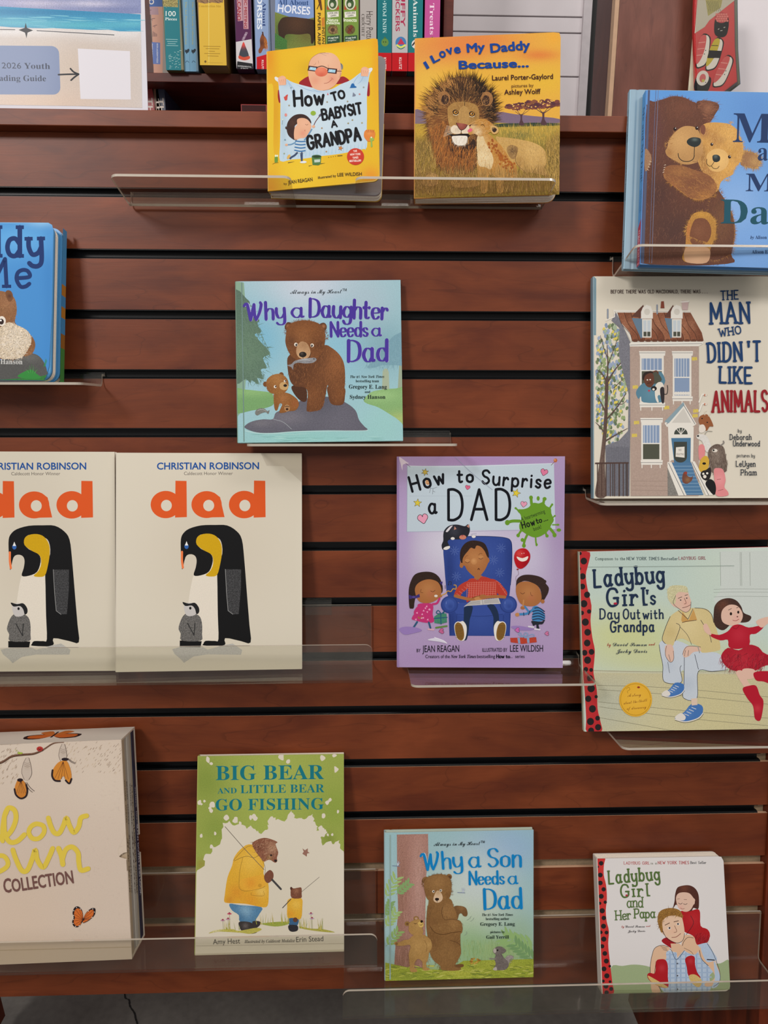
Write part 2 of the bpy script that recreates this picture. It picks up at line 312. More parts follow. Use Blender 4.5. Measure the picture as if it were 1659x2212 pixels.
    def hand(s,t,x0,y0,x1,y1,h,w,col,pen='mono',jit=0,gap=5,bend=0,serif=4):
        toks=[]; i=0
        while i<len(t):
            if i+1<len(t) and t[i+1]=='²': toks.append(t[i]+'2'); i+=2
            else: toks.append(t[i]); i+=1
        adv=[float(GL[c].split('|')[0]) for c in toks]; tot=sum(adv)+gap*(len(toks)-1)
        d=np.array([x1-x0,y1-y0],float); L=np.linalg.norm(d); d/=L; nn=np.array([d[1],-d[0]]); sx=L/tot; sy=h/20.0; X=0; nb=0; kk=s.k
        for c,a in zip(toks,adv):
            r=math.radians(random.uniform(-jit,jit)); dy=random.uniform(-jit,jit)*h*.006
            def tf(g):
                g=g-np.array([a/2,6]); x=g[:,0]*sx; y=g[:,1]*sy
                x,y=x*math.cos(r)-y*math.sin(r),x*math.sin(r)+y*math.cos(r)
                x=x+(X+a/2)*sx; y=y+6*sy+dy; u=x/L; y=y+bend*4*u*(1-u)
                return np.array([x0,y0])+np.outer(x,d)+np.outer(y,nn)
            for st in GL[c].split('|')[1:]:
                if not st: continue
                smo=st[0]=='~'; g=P(st.lstrip('~')); q=tf(g); wf=None
                if pen=='brush': wf=lambda dd:.34+.66*np.abs(dd@nn)**1.5
                elif pen=='thin': wf=lambda dd:.2+.8*np.abs(dd@nn)**2
                k0=s.k; nb+=.9; s.line(q,w,col,sm=smo,wf=wf,n=6,base=nb)
                if pen=='slab':
                    for e,(ga,gb) in ((0,(g[0],g[1])),(-1,(g[-1],g[-2]))):
                        if ga[1] in (0,12,20,-7) and abs(ga[1]-gb[1])>=abs(ga[0]-gb[0]) :
                            bar=tf(np.array([[ga[0]-serif,ga[1]],[ga[0]+serif,ga[1]]])); nb+=.3; s.line(bar,w*.8,col,sm=0,caps=False,base=nb)
            X+=a+gap
        s.k=kk+1+int(nb)+1
    def build(s,name,parent,mat,y=0.0):
        V=np.vstack(s.V); V[:,1]+=y; F=np.vstack(s.F); C=np.vstack(s.C)
        a=V[F[:,0]];b=V[F[:,1]];c=V[F[:,2]]; ny=(b[:,2]-a[:,2])*(c[:,0]-a[:,0])-(b[:,0]-a[:,0])*(c[:,2]-a[:,2])
        ok=np.abs(ny)>1e-13; fl=ny>0; F[fl]=F[fl][:,::-1]; F=F[ok]
        me=bpy.data.meshes.new(name); me.vertices.add(len(V)); me.vertices.foreach_set('co',V.ravel())
        me.loops.add(F.size); me.loops.foreach_set('vertex_index',F.ravel()); me.polygons.add(len(F)); me.polygons.foreach_set('loop_start',np.arange(0,F.size,3)); me.polygons.foreach_set('loop_total',np.full(len(F),3))
        at=me.attributes.new('ink','FLOAT_COLOR','POINT'); at.data.foreach_set('color',C.ravel())
        me.update(); me.validate()
        return newobj(name,me,parent,mat)
# ---------------- the leaning slatwall stand
TILT=Matrix.Rotation(math.radians(-8),4,'X'); PANEL=Matrix.Translation((0,-.1397,1.6636))@TILT
def mm(x,y,z): return Matrix.Translation((x/1000,y/1000,z/1000))
def build_floor():
    m,nt,p=newmat('sealed_concrete'); L=nt.links; tc=node(nt,'ShaderNodeTexCoord')
    a=node(nt,'ShaderNodeTexNoise'); a.inputs['Scale'].default_value=3.5; a.inputs['Detail'].default_value=8; a.inputs['Roughness'].default_value=.65
    b=node(nt,'ShaderNodeTexNoise'); b.inputs['Scale'].default_value=60; b.inputs['Detail'].default_value=5
    L.new(tc.outputs['Object'],a.inputs[0]); L.new(tc.outputs['Object'],b.inputs[0])
    rp=node(nt,'ShaderNodeValToRGB'); e=rp.color_ramp.elements; e[0].position=.3; e[1].position=.7; e[0].color=(*lin('524e4a',1),1); e[1].color=(*lin('74706a',1),1)
    L.new(a.outputs[0],rp.inputs[0]); mx=node(nt,'ShaderNodeMixRGB',blend_type='OVERLAY'); mx.inputs[0].default_value=.3; L.new(rp.outputs[0],mx.inputs[1]); L.new(b.outputs[0],mx.inputs[2]); L.new(mx.outputs[0],p.inputs['Base Color']); p.inputs['Roughness'].default_value=.45
    f=box('floor',None,m,-3.5,3.5,-3.5,4,-.05,0); f['kind']='structure'
    # hairline crack, a narrow recessed strip
    pts=catmull([(-.56,.36),(-.541,.26),(-.527,.245),(-.52,.228),(-.505,.21),(-.498,.195),(-.49,.18),(-.47,.13),(-.475,.05),(-.45,-.05)],4,False)
    bm=bmesh.new(); pv=None
    for i,(x,y) in enumerate(pts):
        w=.0012+.0012*abs(math.sin(i*1.7)); a=bm.verts.new((x-w,y,.0004)); b=bm.verts.new((x+w,y+.001,.0004))
        if pv: bm.faces.new((pv[0],pv[1],b,a))
        pv=(a,b)
    newobj('crack',me_of(bm,'crack'),f,M['backing'])
build_floor()
w=box('wall_back',None,plain('far_wall_paint','8a8078',.8),-3.5,3.5,4,4.1,0,3.6); w['kind']='structure'
PT=12.4
st=thing('slatwall_stand','tall leaning reddish wood slatwall display stand with black grooves holding the face-out books','display stand',PANEL)
XL,XR=-760,580
def slat(z0,z1,name='slat'):
    h=(z1-z0)/1000; L=(XR-XL)/1000
    bm=bmesh.new()
    # cross section with a thin proud face and a rebate behind it
    prof=[(0,0),(.0055,0),(.0055,.006),(.012,.006),(.012,h-.006),(.0055,h-.006),(.0055,h),(0,h)]
    v0=[bm.verts.new((0,a,b)) for a,b in prof]; v1=[bm.verts.new((L,a,b)) for a,b in prof]; n=len(prof)
    bm.faces.new(v0[::-1]); bm.faces.new(v1)
    for i in range(n):
        f=bm.faces.new((v0[i],v0[(i+1)%n],v1[(i+1)%n],v1[i])); f.material_index=1 if i in(0,6) else 0
    bmesh.ops.recalc_face_normals(bm,faces=bm.faces)
    me=me_of(bm,name); me.materials.append(M['wood']); me.materials.append(M['lip']); return me
sm_=slat(0,76.2-PT)
for k in range(15):
    if k==0: me=slat(0,66)
    elif k==14: me=slat(0,(-76.2*13-PT)-(-1104.5))
    else: me=sm_
    z=0 if k==0 else (-76.2*k if k<14 else -1104.5)
    o=bpy.data.objects.new('slat',me); COL.objects.link(o); o.parent=st; o.location=(XL/1000,0,z/1000)
# vinyl channel in every groove
def channel(x0,x1):
    bm=bmesh.new(); h=PT/1000
    prof=[(.0008,h+.0002),(.0008,h-.0012),(.011,h-.0012),(.011,.0022),(.006,.0028),(.0025,.0022),(.0008,.0008),(.0008,-.0002),(.0125,-.0002),(.0125,h+.0002)]
    v0=[bm.verts.new((x0/1000,a,b)) for a,b in prof]; v1=[bm.verts.new((x1/1000,a,b)) for a,b in prof]; n=len(prof)
    for i in range(n): bm.faces.new((v0[i],v0[(i+1)%n],v1[(i+1)%n],v1[i]))
    bm.faces.new(v0[::-1]); bm.faces.new(v1); bmesh.ops.recalc_face_normals(bm,faces=bm.faces)
    return me_of(bm,'groove_insert')
ch=channel(XL+3,566)
for k in range(12):
    o=newobj('groove_insert',ch,st,M['groove']); o.location=(0,0,(-76.2*k-PT)/1000)
box('back_board',st,M['mdf'],XL/1000,XR/1000,.0126,.02,-1.1045,.066)
# cap rail, end posts, side boards and feet
box('cap_rail',st,M['wood'],XL/1000-.02,.62,-.02,.05,.0665,.0865,.001)
box('end_post',st,M['woodv'],.5805,.625,-.006,.03,-1.55,.066,.001)
box('end_post',st,M['woodv'],-.805,-.7605,-.006,.03,-1.55,.066,.001)
prism('side_board',st,M['woodv'],[(.031,.06),(.06,.06),(.52,-1.55),(.031,-1.60)],.585,.605,axis='x')
prism('side_board',st,M['woodv'],[(.031,.06),(.06,.06),(.52,-1.55),(.031,-1.60)],-.78,-.76,axis='x')
prism('side_board',st,M['woodv'],[(.031,.06),(.06,.06),(.2,-1.1),(.031,-1.1)],-.08,-.06,axis='x')
prism('unseen_rear_board',st,M['wood'],[(.05,.06),(.066,.06),(.40,-1.09),(.385,-1.095)],XL/1000,XR/1000,axis='x')  # unseen rear side, added to block light and darken the floor underneath
# ---------------- clear acrylic ledges
def acr_profile(name,label,x0,x1,prof,t=.003,notch=None,r=.009,group='clear acrylic ledges hooked into the slatwall'):
    """prof: list of (y,z) mm centre line from hook to lip; built as bent sheet"""
    root=thing(name,label,'ledge',PANEL@mm((x0+x1)/2,0,prof[0][1]),group)
    O=np.array([0,prof[0][1]]); p=(np.array(prof,float)-O)/1000
    d=np.diff(p,axis=0); d/=np.linalg.norm(d,axis=1,keepdims=True)
    nn=[]
    for i in range(len(p)):
        a=d[max(i-1,0)]; b=d[min(i,len(d)-1)]; m=a+b; m/=np.linalg.norm(m); n=np.array([-m[1],m[0]]); nn.append(n/max(.4,abs(n@np.array([-a[1],a[0]]))))
    nn=np.array(nn); A=p+nn*t/2; B=p-nn*t/2; hw=(x1-x0)/2000; cx=(x0+x1)/2
    def sheet(nm,xa,xb,i0,i1,round_end=True):
        bm=bmesh.new(); pts=list(A[i0:i1+1])+list(B[i0:i1+1][::-1]); m=i1-i0+1
        last=A[i1]-A[i1-1]; ln=np.linalg.norm(last); u=last/ln; rr=min(r,ln*.45) if round_end else 0
        # columns across the width with the lip corners rounded off
        cols=[(xa,rr)]
        if rr:
            for j in range(1,6): ang=math.pi/2*j/5; cols.append((xa+rr*(1-math.cos(ang)) if j else xa, rr*(1-math.sin(ang))))
            cols+= [(xa+xb-c[0],c[1]) for c in cols[::-1]]
        else: cols=[(xa,0),(xb,0)]
        rows=[]
        for x,cut in cols:
            AA=[q.copy() for q in A[i0:i1+1]]; BB=[q.copy() for q in B[i0:i1+1]]; AA[-1]=AA[-1]-u*cut; BB[-1]=BB[-1]-u*cut
            rows.append([bm.verts.new((x,q[0],q[1])) for q in AA+BB[::-1]])
        n=2*m
        for a,b in zip(rows[:-1],rows[1:]):
            for k in range(n):
                f=bm.faces.new((a[k],a[(k+1)%n],b[(k+1)%n],b[k])); f.material_index=1 if k in (m-1,n-1) else 0
        for rw in (rows[0],rows[-1]):
            for k in range(m-1):
                f=bm.faces.new((rw[k],rw[k+1],rw[n-2-k],rw[n-1-k])); f.material_index=1
        bmesh.ops.remove_doubles(bm,verts=bm.verts,dist=1e-6); bmesh.ops.recalc_face_normals(bm,faces=bm.faces)
        me=me_of(bm,nm); me.materials.append(M['acr']); me.materials.append(M['acredge']); return newobj(nm,me,root)
    n=len(p)
    return root,sheet,n,hw,cx
# shape kinds: tray (no lip) and lipped
def ledge(label,x0,x1,zb,slot,depth=85,lip=0,rise=0,back=None,notch=None,hook=True):
    zt=-76.2*slot-2
    prof=[(9,zt-1.5),(9,zt-5),(-1.8,zt-6)] if hook else [(-1.8,back)]
    prof+=[(-2.2,zb+6),(-5,zb+1),(-9,zb)]; y=-depth
    prof+=[(y+5,zb+rise)] if lip else [(y,zb+rise)]
    if lip: prof+=[(y+1.5,zb+rise+1.5),(y,zb+rise+5),(y-1,zb+lip)]
    root,sheet,n,hw,cx=acr_profile('acrylic_ledge',label,x0,x1,prof)
    if notch is None: sheet('bent_sheet',-hw,hw,0,n-1)
    else:
        a,b=[(v-cx)/1000 for v in notch]; k=n-2
        sheet('bent_sheet',-hw,hw,0,k,False); sheet('front_edge',-hw,a,k,n-1); sheet('front_edge',b,hw,k,n-1)
    return root
def wide_ledge(label,x0,x1,zb,back,depth,lip,clip):
    """a wide shelf: upright back plate with rounded corners, floor and front lip, hung on short hook clips"""
    prof=[(-3.2,back),(-3.2,zb+5),(-5,zb+1.5),(-9,zb),(-depth+5,zb),(-depth+1.5,zb+1.5),(-depth,zb+5),(-depth-1,zb+lip)]
    root,sheet,n,hw,cx=acr_profile('acrylic_shelf',label,x0,x1,prof,group='wide acrylic shelves with an upright front lip')
    o=sheet('bent_sheet',-hw,hw,0,n-1)
    zt,(ca,cb)=clip
    for a,b in zip(ca,cb):
        bm=bmesh.new(); q=[(.009,.0),(.009,-.004),(-.0016,-.005),(-.0016,-.02)]
        q=[(y,z+(zt-3-back)/1000) for y,z in q]; t=.0028
        pr=[(y,z) for y,z in q]+[(y-(.0 if i<1 else .0)-(t if i>=2 else 0)+(t if i<1 else 0),z-(t if i in(1,) else 0)) for i,(y,z) in reversed(list(enumerate(q)))]
        box_bm(bm,(a-cx)/1000,(b-cx)/1000,-.0018,.009,(zt-6-back)/1000,(zt-3.5-back)/1000); box_bm(bm,(a-cx)/1000,(b-cx)/1000,.0065,.009,(zt-6-back)/1000,(zt-1-back)/1000)
        box_bm(bm,(a-cx)/1000,(b-cx)/1000,-.0017,-.0003,(zt-24-back)/1000,(zt-6-back)/1000)
        newobj('hook_clip',me_of(bm,'hook_clip'),root,M['acr'])
    return root
ledge('clear acrylic ledge at the top with a notched front edge under the two yellow covers',-289,236,-24,0,88,rise=11,notch=(-79,-3))
ledge('clear acrylic ledge under the blue two-bears book at the upper right',333,700,-108,1,85,rise=21)
ledge('clear acrylic ledge under the rounded blue board book at the left edge',-640,-334,-250,3,80,rise=-2)
ledge('narrow clear acrylic ledge under the pale blue bear and fish cover',-138,122,-326,4,80,rise=0)
ledge('clear acrylic ledge under the cream cover with the drawn town house',305,690,-399,5,72,rise=-2)
ledge('low clear acrylic ledge mirroring the bottom of the lilac armchair cover',65,302,-630,8,86,rise=0)
ledge('clear acrylic ledge under the wide cover with the spotted red border',338,720,-718,9,86,rise=2)
wide_ledge('wide clear acrylic shelf holding the two cream penguin covers',-700,16,-626,-543,82,50,(-76.2*7,((-160,-620),(-38,-500))))
wide_ledge('wide clear acrylic shelf holding the butterfly box and the green fishing cover',-700,21,-1001,-922,97,47,(-76.2*12,((-60,-420),(0,-340))))
wide_ledge('lowest clear acrylic shelf at the right, holding two small covers',-24,576,-1071,-997,100,42,(-76.2*13,((30,430),(120,520))))
# ---------------- books
POSE={
'grandpa':(-0.13,-0.2,-0.035,-41.8,-61.0,-14.9,138.1,173.9,[(577,111),(816,82),(820,391),(580,413)]),
'lion':(-0.0819,-0.1136,-0.0018,158.2,-48.0,-21.4,177.0,196.3,[(897,83),(1212,69),(1207,420),(896,429)]),
'bluebears':(-0.128,-0.07,0.038,441.6,-73.0,-108.8,190.2,217.0,[(1391,197),(1729,203),(1726,578),(1382,571)]),
'house':(-.095,-.02,-.002,431.4,-40,-396.5,250.6,289.0,[(1283,597),(1696,597),(1696,1076),(1283,1077)]),
'daddyme':(-0.1227,-0.0364,0.0116,-466.1,-59.0,-246.4,179.5,194.0,[(-200,479),(118,482),(108,822),(-205,819)]),
'daughter':(-0.1164,-0.0096,-0.0125,-49.0,-35.0,-322.7,211.3,207.4,[(511,608),(864,605),(872,952),(513,957)]),
'dadR':(-.12,.04,.006,-194.8,-48,-618.5,238.3,283.1,[(251,977),(651,980),(653,1443),(252,1455)]),
'dadL':(-0.085,0.0,0.004,-438.4,-35.0,-621.1,237.2,286.8,[(-152,974),(248,976),(250,1449),(-149,1452)]),
'surprise':(-0.055,-0.0498,-0.0013,160.9,-29.0,-624.2,220.7,282.2,[(859,986),(1220,986),(1216,1443),(859,1441)]),
'dayout':(-0.105,-0.08,-0.032,441.2,-49.0,-706.8,279.5,242.0,[(1252,1192),(1711,1181),(1722,1574),(1263,1580)]),
'slow':(-.08,-.03,-.04,-428.3,-84,-994,264.6,286.7,[(-183,1616),(262,1598),(285,2072),(-156,2090)]),
'bigbear':(-.1983,.0105,.0027,-121.4,-64,-1001.9,197.6,258.1,[(429,1633),(742,1629),(744,2055),(421,2064)]),
'son':(-.0862,.0043,.0007,137.5,-32,-1069.2,207.5,207.6,[(831,1798),(1153,1793),(1152,2110),(833,2119)]),
'papa':(-.1998,-.0176,-.01,417.9,-62,-1073.5,176,178.2,[(1291,1856),(1561,1848),(1578,2142),(1301,2146)]),
}
def pose(key,dx=0,dy=0,dz=0,da=0):
    a,b,c,x,y,z=POSE[key][:6]
    R=Matrix.Rotation(b,4,'Z')@Matrix.Rotation(a+da,4,'X')@Matrix.Rotation(c,4,'Y')
    return PANEL@mm(x,y,z)@R@mm(dx,dy,dz)
def art(key,o,r=1):
    W,H,q=POSE[key][6]/1000,POSE[key][7]/1000,POSE[key][8]
    return Art(q,[(-W/2,H),(W/2,H),(W/2,0),(-W/2,0)],o)
def cmat(h,rough=.4): return plain('cover_'+h,h,rough,.02)
def hardback(key,label,T,col,spine=None,name='picture_book',cat='book',mw=None,size=None,group=None,back=True):
    W,H=(POSE[key][6],POSE[key][7]) if size is None else size
    root=thing(name,label,cat,mw or pose(key),group); w,h,t=W/2000,H/1000,T/1000; b=.0024
    cm=cmat(col); sp=cmat(spine) if spine else cm
    # covers with a hinge groove beside the spine
    def board(nm,y0,y1,sg):
        x0=-w; g=-w+.0085; out=[(x0,y0),(g-.0025,y0),(g,y0+.0008 if sg<0 else y0),(g+.0025,y0),(w,y0),(w,y1),(g+.0025,y1),(g,y1-.0008 if sg>0 else y1),(g-.0025,y1),(x0,y1)]
        return prism(nm,root,cm,out,0,h,axis='z',bev=.0003)
    board('front_cover',0.0,b,-1); board('back_cover',t-b,t,1)
    box('spine',root,sp,-w-.0012,-w+.0006,.0004,t-.0004,0.0,h,.0004)
    box('page_block',root,M['page'],-w+.001,w-.0035,b+.0001,t-b-.0001,.003,h-.003)
    return root
def boardbook(key,label,T,col,name='board_book',r=.008,leaves=5,openang=0,group=None,roll=0.0,first=None):
    W,H=POSE[key][6],POSE[key][7]; root=thing(name,label,'book',pose(key),group); w,h,t=W/2000,H/1000,T/1000
    ct=.002; prism('front_cover',root,cmat(col),rrect(-w,w,0,h,r,'0110'),0.0,ct)
    piv=Matrix.Translation((-w,ct,0))@Matrix.Rotation(openang,4,'Z')@Matrix.Rotation(roll,4,'Y')@Matrix.Translation((w,-ct,0))
    lt=(t-2*ct)/leaves; pm=M['page']
    for i in range(leaves):
        o=prism('page',root,cmat(first) if first and i==0 else pm,rrect(-w+.0005,w-.0005-.0006*(i%2),.0006*(i%2),h,r,'0110'),ct+lt*i+.0003,ct+lt*(i+1)-.0001,bev=.0003); o.matrix_local=piv
    o=prism('back_cover',root,cmat(col),rrect(-w,w,0,h,r,'0110'),t-ct,t); o.matrix_local=piv
    box('spine',root,cmat(col),-w-.001,-w+.0003,.0003,t*.92,0,h,.0003)
    return root
# ---------------- what stands behind: bookcase, puzzles and kits, white boards, hanging pouch
D0=1.75
def bx(x,y): return x*(y+1.2)/D0
bc=thing('bookcase','dark reddish wooden bookcase behind the stand, puzzles and kits on its shelf','bookcase',Matrix.Translation((-.37,.6,0)))
def rel(name,p,mat,x0,x1,y0,y1,z0,z1,bev=.0008): # world box as a child of p
    o=p.matrix_world.translation; return box(name,p,mat,x0-o.x,x1-o.x,y0-o.y,y1-o.y,z0-o.z,z1-o.z,bev)
SH=1.998; R_=.198
rel('shelf',bc,M['shelfwood'],-.95,R_-.02,.585,.87,SH-.017,SH)
rel('shelf',bc,M['shelfwood'],-.95,R_-.02,.585,.87,1.665,1.683)
rel('shelf',bc,M['shelfwood'],-.95,R_-.02,.585,.87,2.36,2.378)
rel('side_panel',bc,M['shelfwood'],R_-.02,R_,.58,.88,0,2.42); rel('side_panel',bc,M['shelfwood'],-.97,-.95,.58,.88,0,2.42)
rel('back_panel',bc,M['shelfwood'],-.95,R_-.02,.87,.88,0,2.42); rel('kick_board',bc,M['shelfwood'],-.95,R_-.02,.6,.62,0,1.0)
def qpx(x0t,x1t,x0b,x1b,yb): return [(x0t,0),(x1t,0),(x1b,yb),(x0b,yb)]
def kit(name,label,cat,x0,x1,y,h,depth,side,quad,draw,o,group,mat='gloss',z=None,under=None,smat=None):
    """a boxed item on the shelf; x0,x1 measured on the D0 plane; draw paints its front"""
    a,b=bx(x0,y),bx(x1,y); z=SH+.0005 if z is None else z; cx=(a+b)/2; w=(b-a)/2
    t=thing(name,label,cat,Matrix.Translation((cx,y,z)),group)
    box('carton',t,plain('carton_'+side,side,.4,.03),-w,w,0,depth,0,h,.0012)
    if under: box('underside',t,plain('carton_'+under,under,.5,.03),-w+.001,w-.001,.001,depth-.001,-.0004,.0,0)
    pts=[]
    for px,py in quad:
        k=(y+1.2); # project the measured picture point to this front plane
        dx=(px-829.5)/1661; dy=-(py-1106)/1661; d=_w+_r*dx+_u*dy; s=k/d.y; pts.append((d.x*s-cx,1.5+d.z*s-z))
    A=Art(quad,pts,o); A.lo=np.array([-w,0]); A.hi=np.array([w,h]); draw(A); A.build('front_print',t,M[mat],-.0001); return t
Z4=(300,0,5.184); Z5=(620,0,4.608)
F4=lambda A,c,x0,x1,y1: A.fill([(x0,-900),(x1,-900),(x1,y1),(x0,y1)],c,sm=0)
def vt(A,s,x,y0,y1,h,c,f='b',up=False):
    if up: A.text(s,x,y1,x,y0,h,c,f)
    else: A.text(s,x,y0,x,y1,h,c,f)
G='boxed puzzles and craft kits on the bookcase shelf'
def d1(A):
    F4(A,'b58a78',90,270,900); F4(A,'3f5c93',90,270,75); A.ell(140,20,30,30,'c9c3bb'); A.ell(140,20,19,19,'3f5c93')
    A.fill([(90,75),(215,85),(222,165),(90,165)],'9a7f86',sm=0); A.fill([(90,470),(238,478),(240,720),(90,715)],'5a6ea3',sm=0)
    for i,(x,y,r) in enumerate([(115,120,24),(150,215,30),(110,275,26),(180,290,22)]): A.line([(x-r,y+6),(x,y-4),(x+r,y-8)],5,'4b3b46'); A.line([(x,y),(x-4,y+20)],4,'4b3b46')
    for i in range(6): A.line([(155+i*9,410),(157+i*9,350+i*6)],4,'54444a',sm=0)
    vt(A,'BOOK and JIGSAW PUZZLE',200,488,705,15,'c8cbd6','b'); vt(A,'FRAMED PUZZLE THEME',145,488,705,11,'c8cbd6','b')
kit('puzzle_box','salmon and blue puzzle box beside the beach sign, second from the shelf\'s left','puzzle',-.415,-.392+.012,.60,.235,.16,'6f6358',[(300,0),(348,0),(348,158),(318,158)],d1,Z4,G)
def d2(A):
    F4(A,'1f6f78',240,480,900); A.fill([(262,-200),(435,-200),(438,82),(276,72)],'9a8f58',sm=0,tex=.8); A.hair([(265,-5),(432,-5),(432,78),(275,70)],['4d5a33','b8a86c','6b4a32','2f3a2a'],90,22,0,6,90,sm=0)
    A.text('100',300,180,412,182,58,'dfe2da','B'); A.text('Pieces',294,226,425,230,32,'d5dcd6','B')
    for i,(a,b) in enumerate([(305,433),(318,428),(325,410),(312,438)]): A.line([(a,440+i*23),(b,444+i*23)],6,'8fb5b4',sm=0)
    for i in range(36): x=330+RNG.random()*130; y=560+RNG.random()*210; A.line([(x,y),(x+RNG.random()*26,y+RNG.random()*14-7)],4,'a9c6c2',sm=0)
kit('puzzle_box','teal 100 pieces puzzle box with a small landscape picture','puzzle',-.3895,-.3535,.568,.235,.18,'5d5a36',[(345,0),(390,0),(397,152),(358,152)],d2,Z4,G,under='5a5836')
def d3(A):
    F4(A,'6f9cb8',470,650,900); A.line([(548,-300),(572,810)],4,'4f7d98',sm=0)
    for x in (520,592):
        vt(A,'The Art Puzzle Collection',x+ (4 if x>560 else 0),20,500,17,'a9a560','B')
        A.ell(x+18,575,22,18,'23303a'); A.ell(x+34,562,12,16,'23303a'); A.line([(x,560),(x+16,600)],9,'23303a')
        A.line([(x+4,700),(x+18,682),(x+40,698)],6,'2f4d66'); 
kit('puzzle_box','pair of narrow light blue puzzle boxes shrink wrapped together','puzzle',-.3525,-.3235,.575,.235,.16,'4a6c80',[(391,0),(424,0),(429,154),(398,154)],d3,Z4,G,under='54707e')
def d4(A):
    F4(A,'c9a53a',640,990,900); A.fill([(650,-300),(930,-300),(945,20),(900,38),(820,28),(740,42),(650,24)],'8a6a48',sm=0,tex=.8)
    for x in (690,760,850,900): A.line([(x,8),(x+40,30)],5,'3c2f28',sm=0)
    A.text('Construction Site',672,80,918,82,26,'9c7a1c','B'); A.line([(782,0),(784,720)],3,'ecd98a',sm=0)
    for i,(a,b) in enumerate([(725,912),(750,900),(782,850),(735,908),(770,890)]): A.line([(a,518+i*27),(b,521+i*27)],6,'8d6c1a',sm=0)
    A.ell(745,690,12,14,'6e5420'); A.line([(770,702),(940,706)],4,'a0812a',sm=0)
kit('puzzle_box','thick yellow construction site puzzle box','puzzle',-.3205,-.2665,.533,.235,.2,'6a4f28',[(424,0),(482,0),(489,141),(433,141)],d4,Z4,G,under='7a6238')
def d5(A):
    F4(A,'4e2148',1060,1270,900); A.fill([(1086,470),(1262,438),(1276,700),(1276,835),(1098,830),(1090,690)],'c3bfc0',sm=0)
    A.fill([(1102,686),(1272,712),(1278,832),(1098,828)],'1f1f22',sm=0)
    A.fill('1172,470 1195,520 1232,622 1205,640 1150,640 1122,618 1150,520','3c3f48',[(1170,490,40,'d2463c',1)]); A.fill('1122,622 1175,640 1238,628 1238,660 1180,676 1120,656','c04a34')
    for i in range(5): A.ell(1168+i*9,442-i*18,15,12,['8d7488','9b8799'][i%2])
    A.fill([(1155,-200),(1215,-200),(1228,325),(1172,325)],'b0888f',sm=0); vt(A,'ULTRASONIC MISTING',1180,-320,318,30,'8f2530','b'); A.fill([(1090,-100),(1150,-100),(1165,232),(1108,238)],'b0888f',sm=0); vt(A,'VOLCANO',1102,-120,230,40,'8f2530','b')
    A.text('EXPERIMENTAL',1108,745,1262,758,14,'b9b9b9','b'); A.text('SCIENCE',1140,772,1222,780,15,'b9b9b9','b')
kit('craft_kit','purple misting volcano kit with an orange cone picture','kit',-.247,-.2125,.553,.24,.16,'2c1430',[(503,0),(542,0),(547,161),(511,161)],d5,Z4,G)
def d6(A):
    F4(A,'7f94b6',1290,1460,900); A.fill([(1318,640),(1442,605),(1450,900),(1330,900)],'b3141c',sm=0); A.fill([(1320,645),(1444,608),(1448,850),(1322,850)],'b3141c',sm=0)
    vt(A,'All About',1385,-150,300,38,'1f3568','B'); vt(A,'HORSES',1326,-160,330,54,'d4dbe6','b')
    A.fill('1378,380 1392,355 1400,395 1425,430 1438,480 1425,540 1395,545 1370,590 1345,595 1340,560 1358,520 1355,450 1365,410','7c4527',[(1370,480,40,'4a2a1c',.8)],tex=.5); A.hair('1400,400 1430,450 1440,520 1410,550 1405,480',['c07a35','8d4c22'],60,30,80,5,20); A.line([(1392,398),(1382,358)],9,'1d1a1a')
    vt(A,'KLUTZ',1376,672,798,22,'d6ccc8','b')
kit('craft_kit','all about horses kit seen by its spine, red foot, between volcano and picture box','kit',-.208,-.176,.553,.25,.16,'59697f',[(547,0),(583,0),(580,164),(553,164)],d6,Z4,G)
def d7(A):
    A.fill([(-120,-900),(300,-900),(300,600),(-120,600)],'7f97c0',[(60,120,200,'5f78a8',.7)],sm=0,step=60)
    A.fill([(-120,120),(60,180),(150,200),(280,175),(280,600),(-120,600)],'6f7a3a',[(-60,330,120,'3f5a2a',.9),(200,330,120,'5a4426',.6)],sm=0,step=30,tex=.6)
    A.fill('-60,190 -20,170 60,168 140,178 230,190 275,210 280,330 265,420 240,430 225,340 120,345 -10,345 -30,430 -70,430 -85,330 -90,250','33241a',[(100,230,120,'4f3524',.8)],tex=.5)
    A.text('All About',-90,48,215,52,52,'24406f','B'); A.text('HORSES',-95,120,228,150,78,'33528c','b',off=.02); A.text('HORSES',-95,118,228,148,78,'cfd4de','b')
    A.fill([(-120,330),(0,400),(0,500),(-120,480)],'3f6b34',sm=0,tex=.9)
kit('craft_kit','all about horses picture box facing out, dark horse in a meadow','kit',-.1755,-.0875,.556,.25,.05,'5a6377',[(582,0),(679,0),(682,200),(583,200)],d7,Z5,G)
def d8(A):
    F4(A,'d0a833',270,400,900); A.fill([(305,-10),(340,0),(352,100),(335,105),(318,40)],'5e3c1e',sm=0); A.line([(300,90),(330,20)],8,'3a2818',sm=0)
    vt(A,'PAPER AIRPLANES',306,128,640,30,'1f1b16','b'); vt(A,'INSTANT',349,268,470,26,'1f1b16','b'); A.fill([(345,180),(372,170),(374,260),(345,262)],'b9752c',sm=0)
kit('craft_kit','yellow instant paper airplanes kit','kit',-.0855,-.0655,.553,.25,.16,'8e7222',[(679,0),(701,0),(703,180),(682,180)],d8,Z5,G)
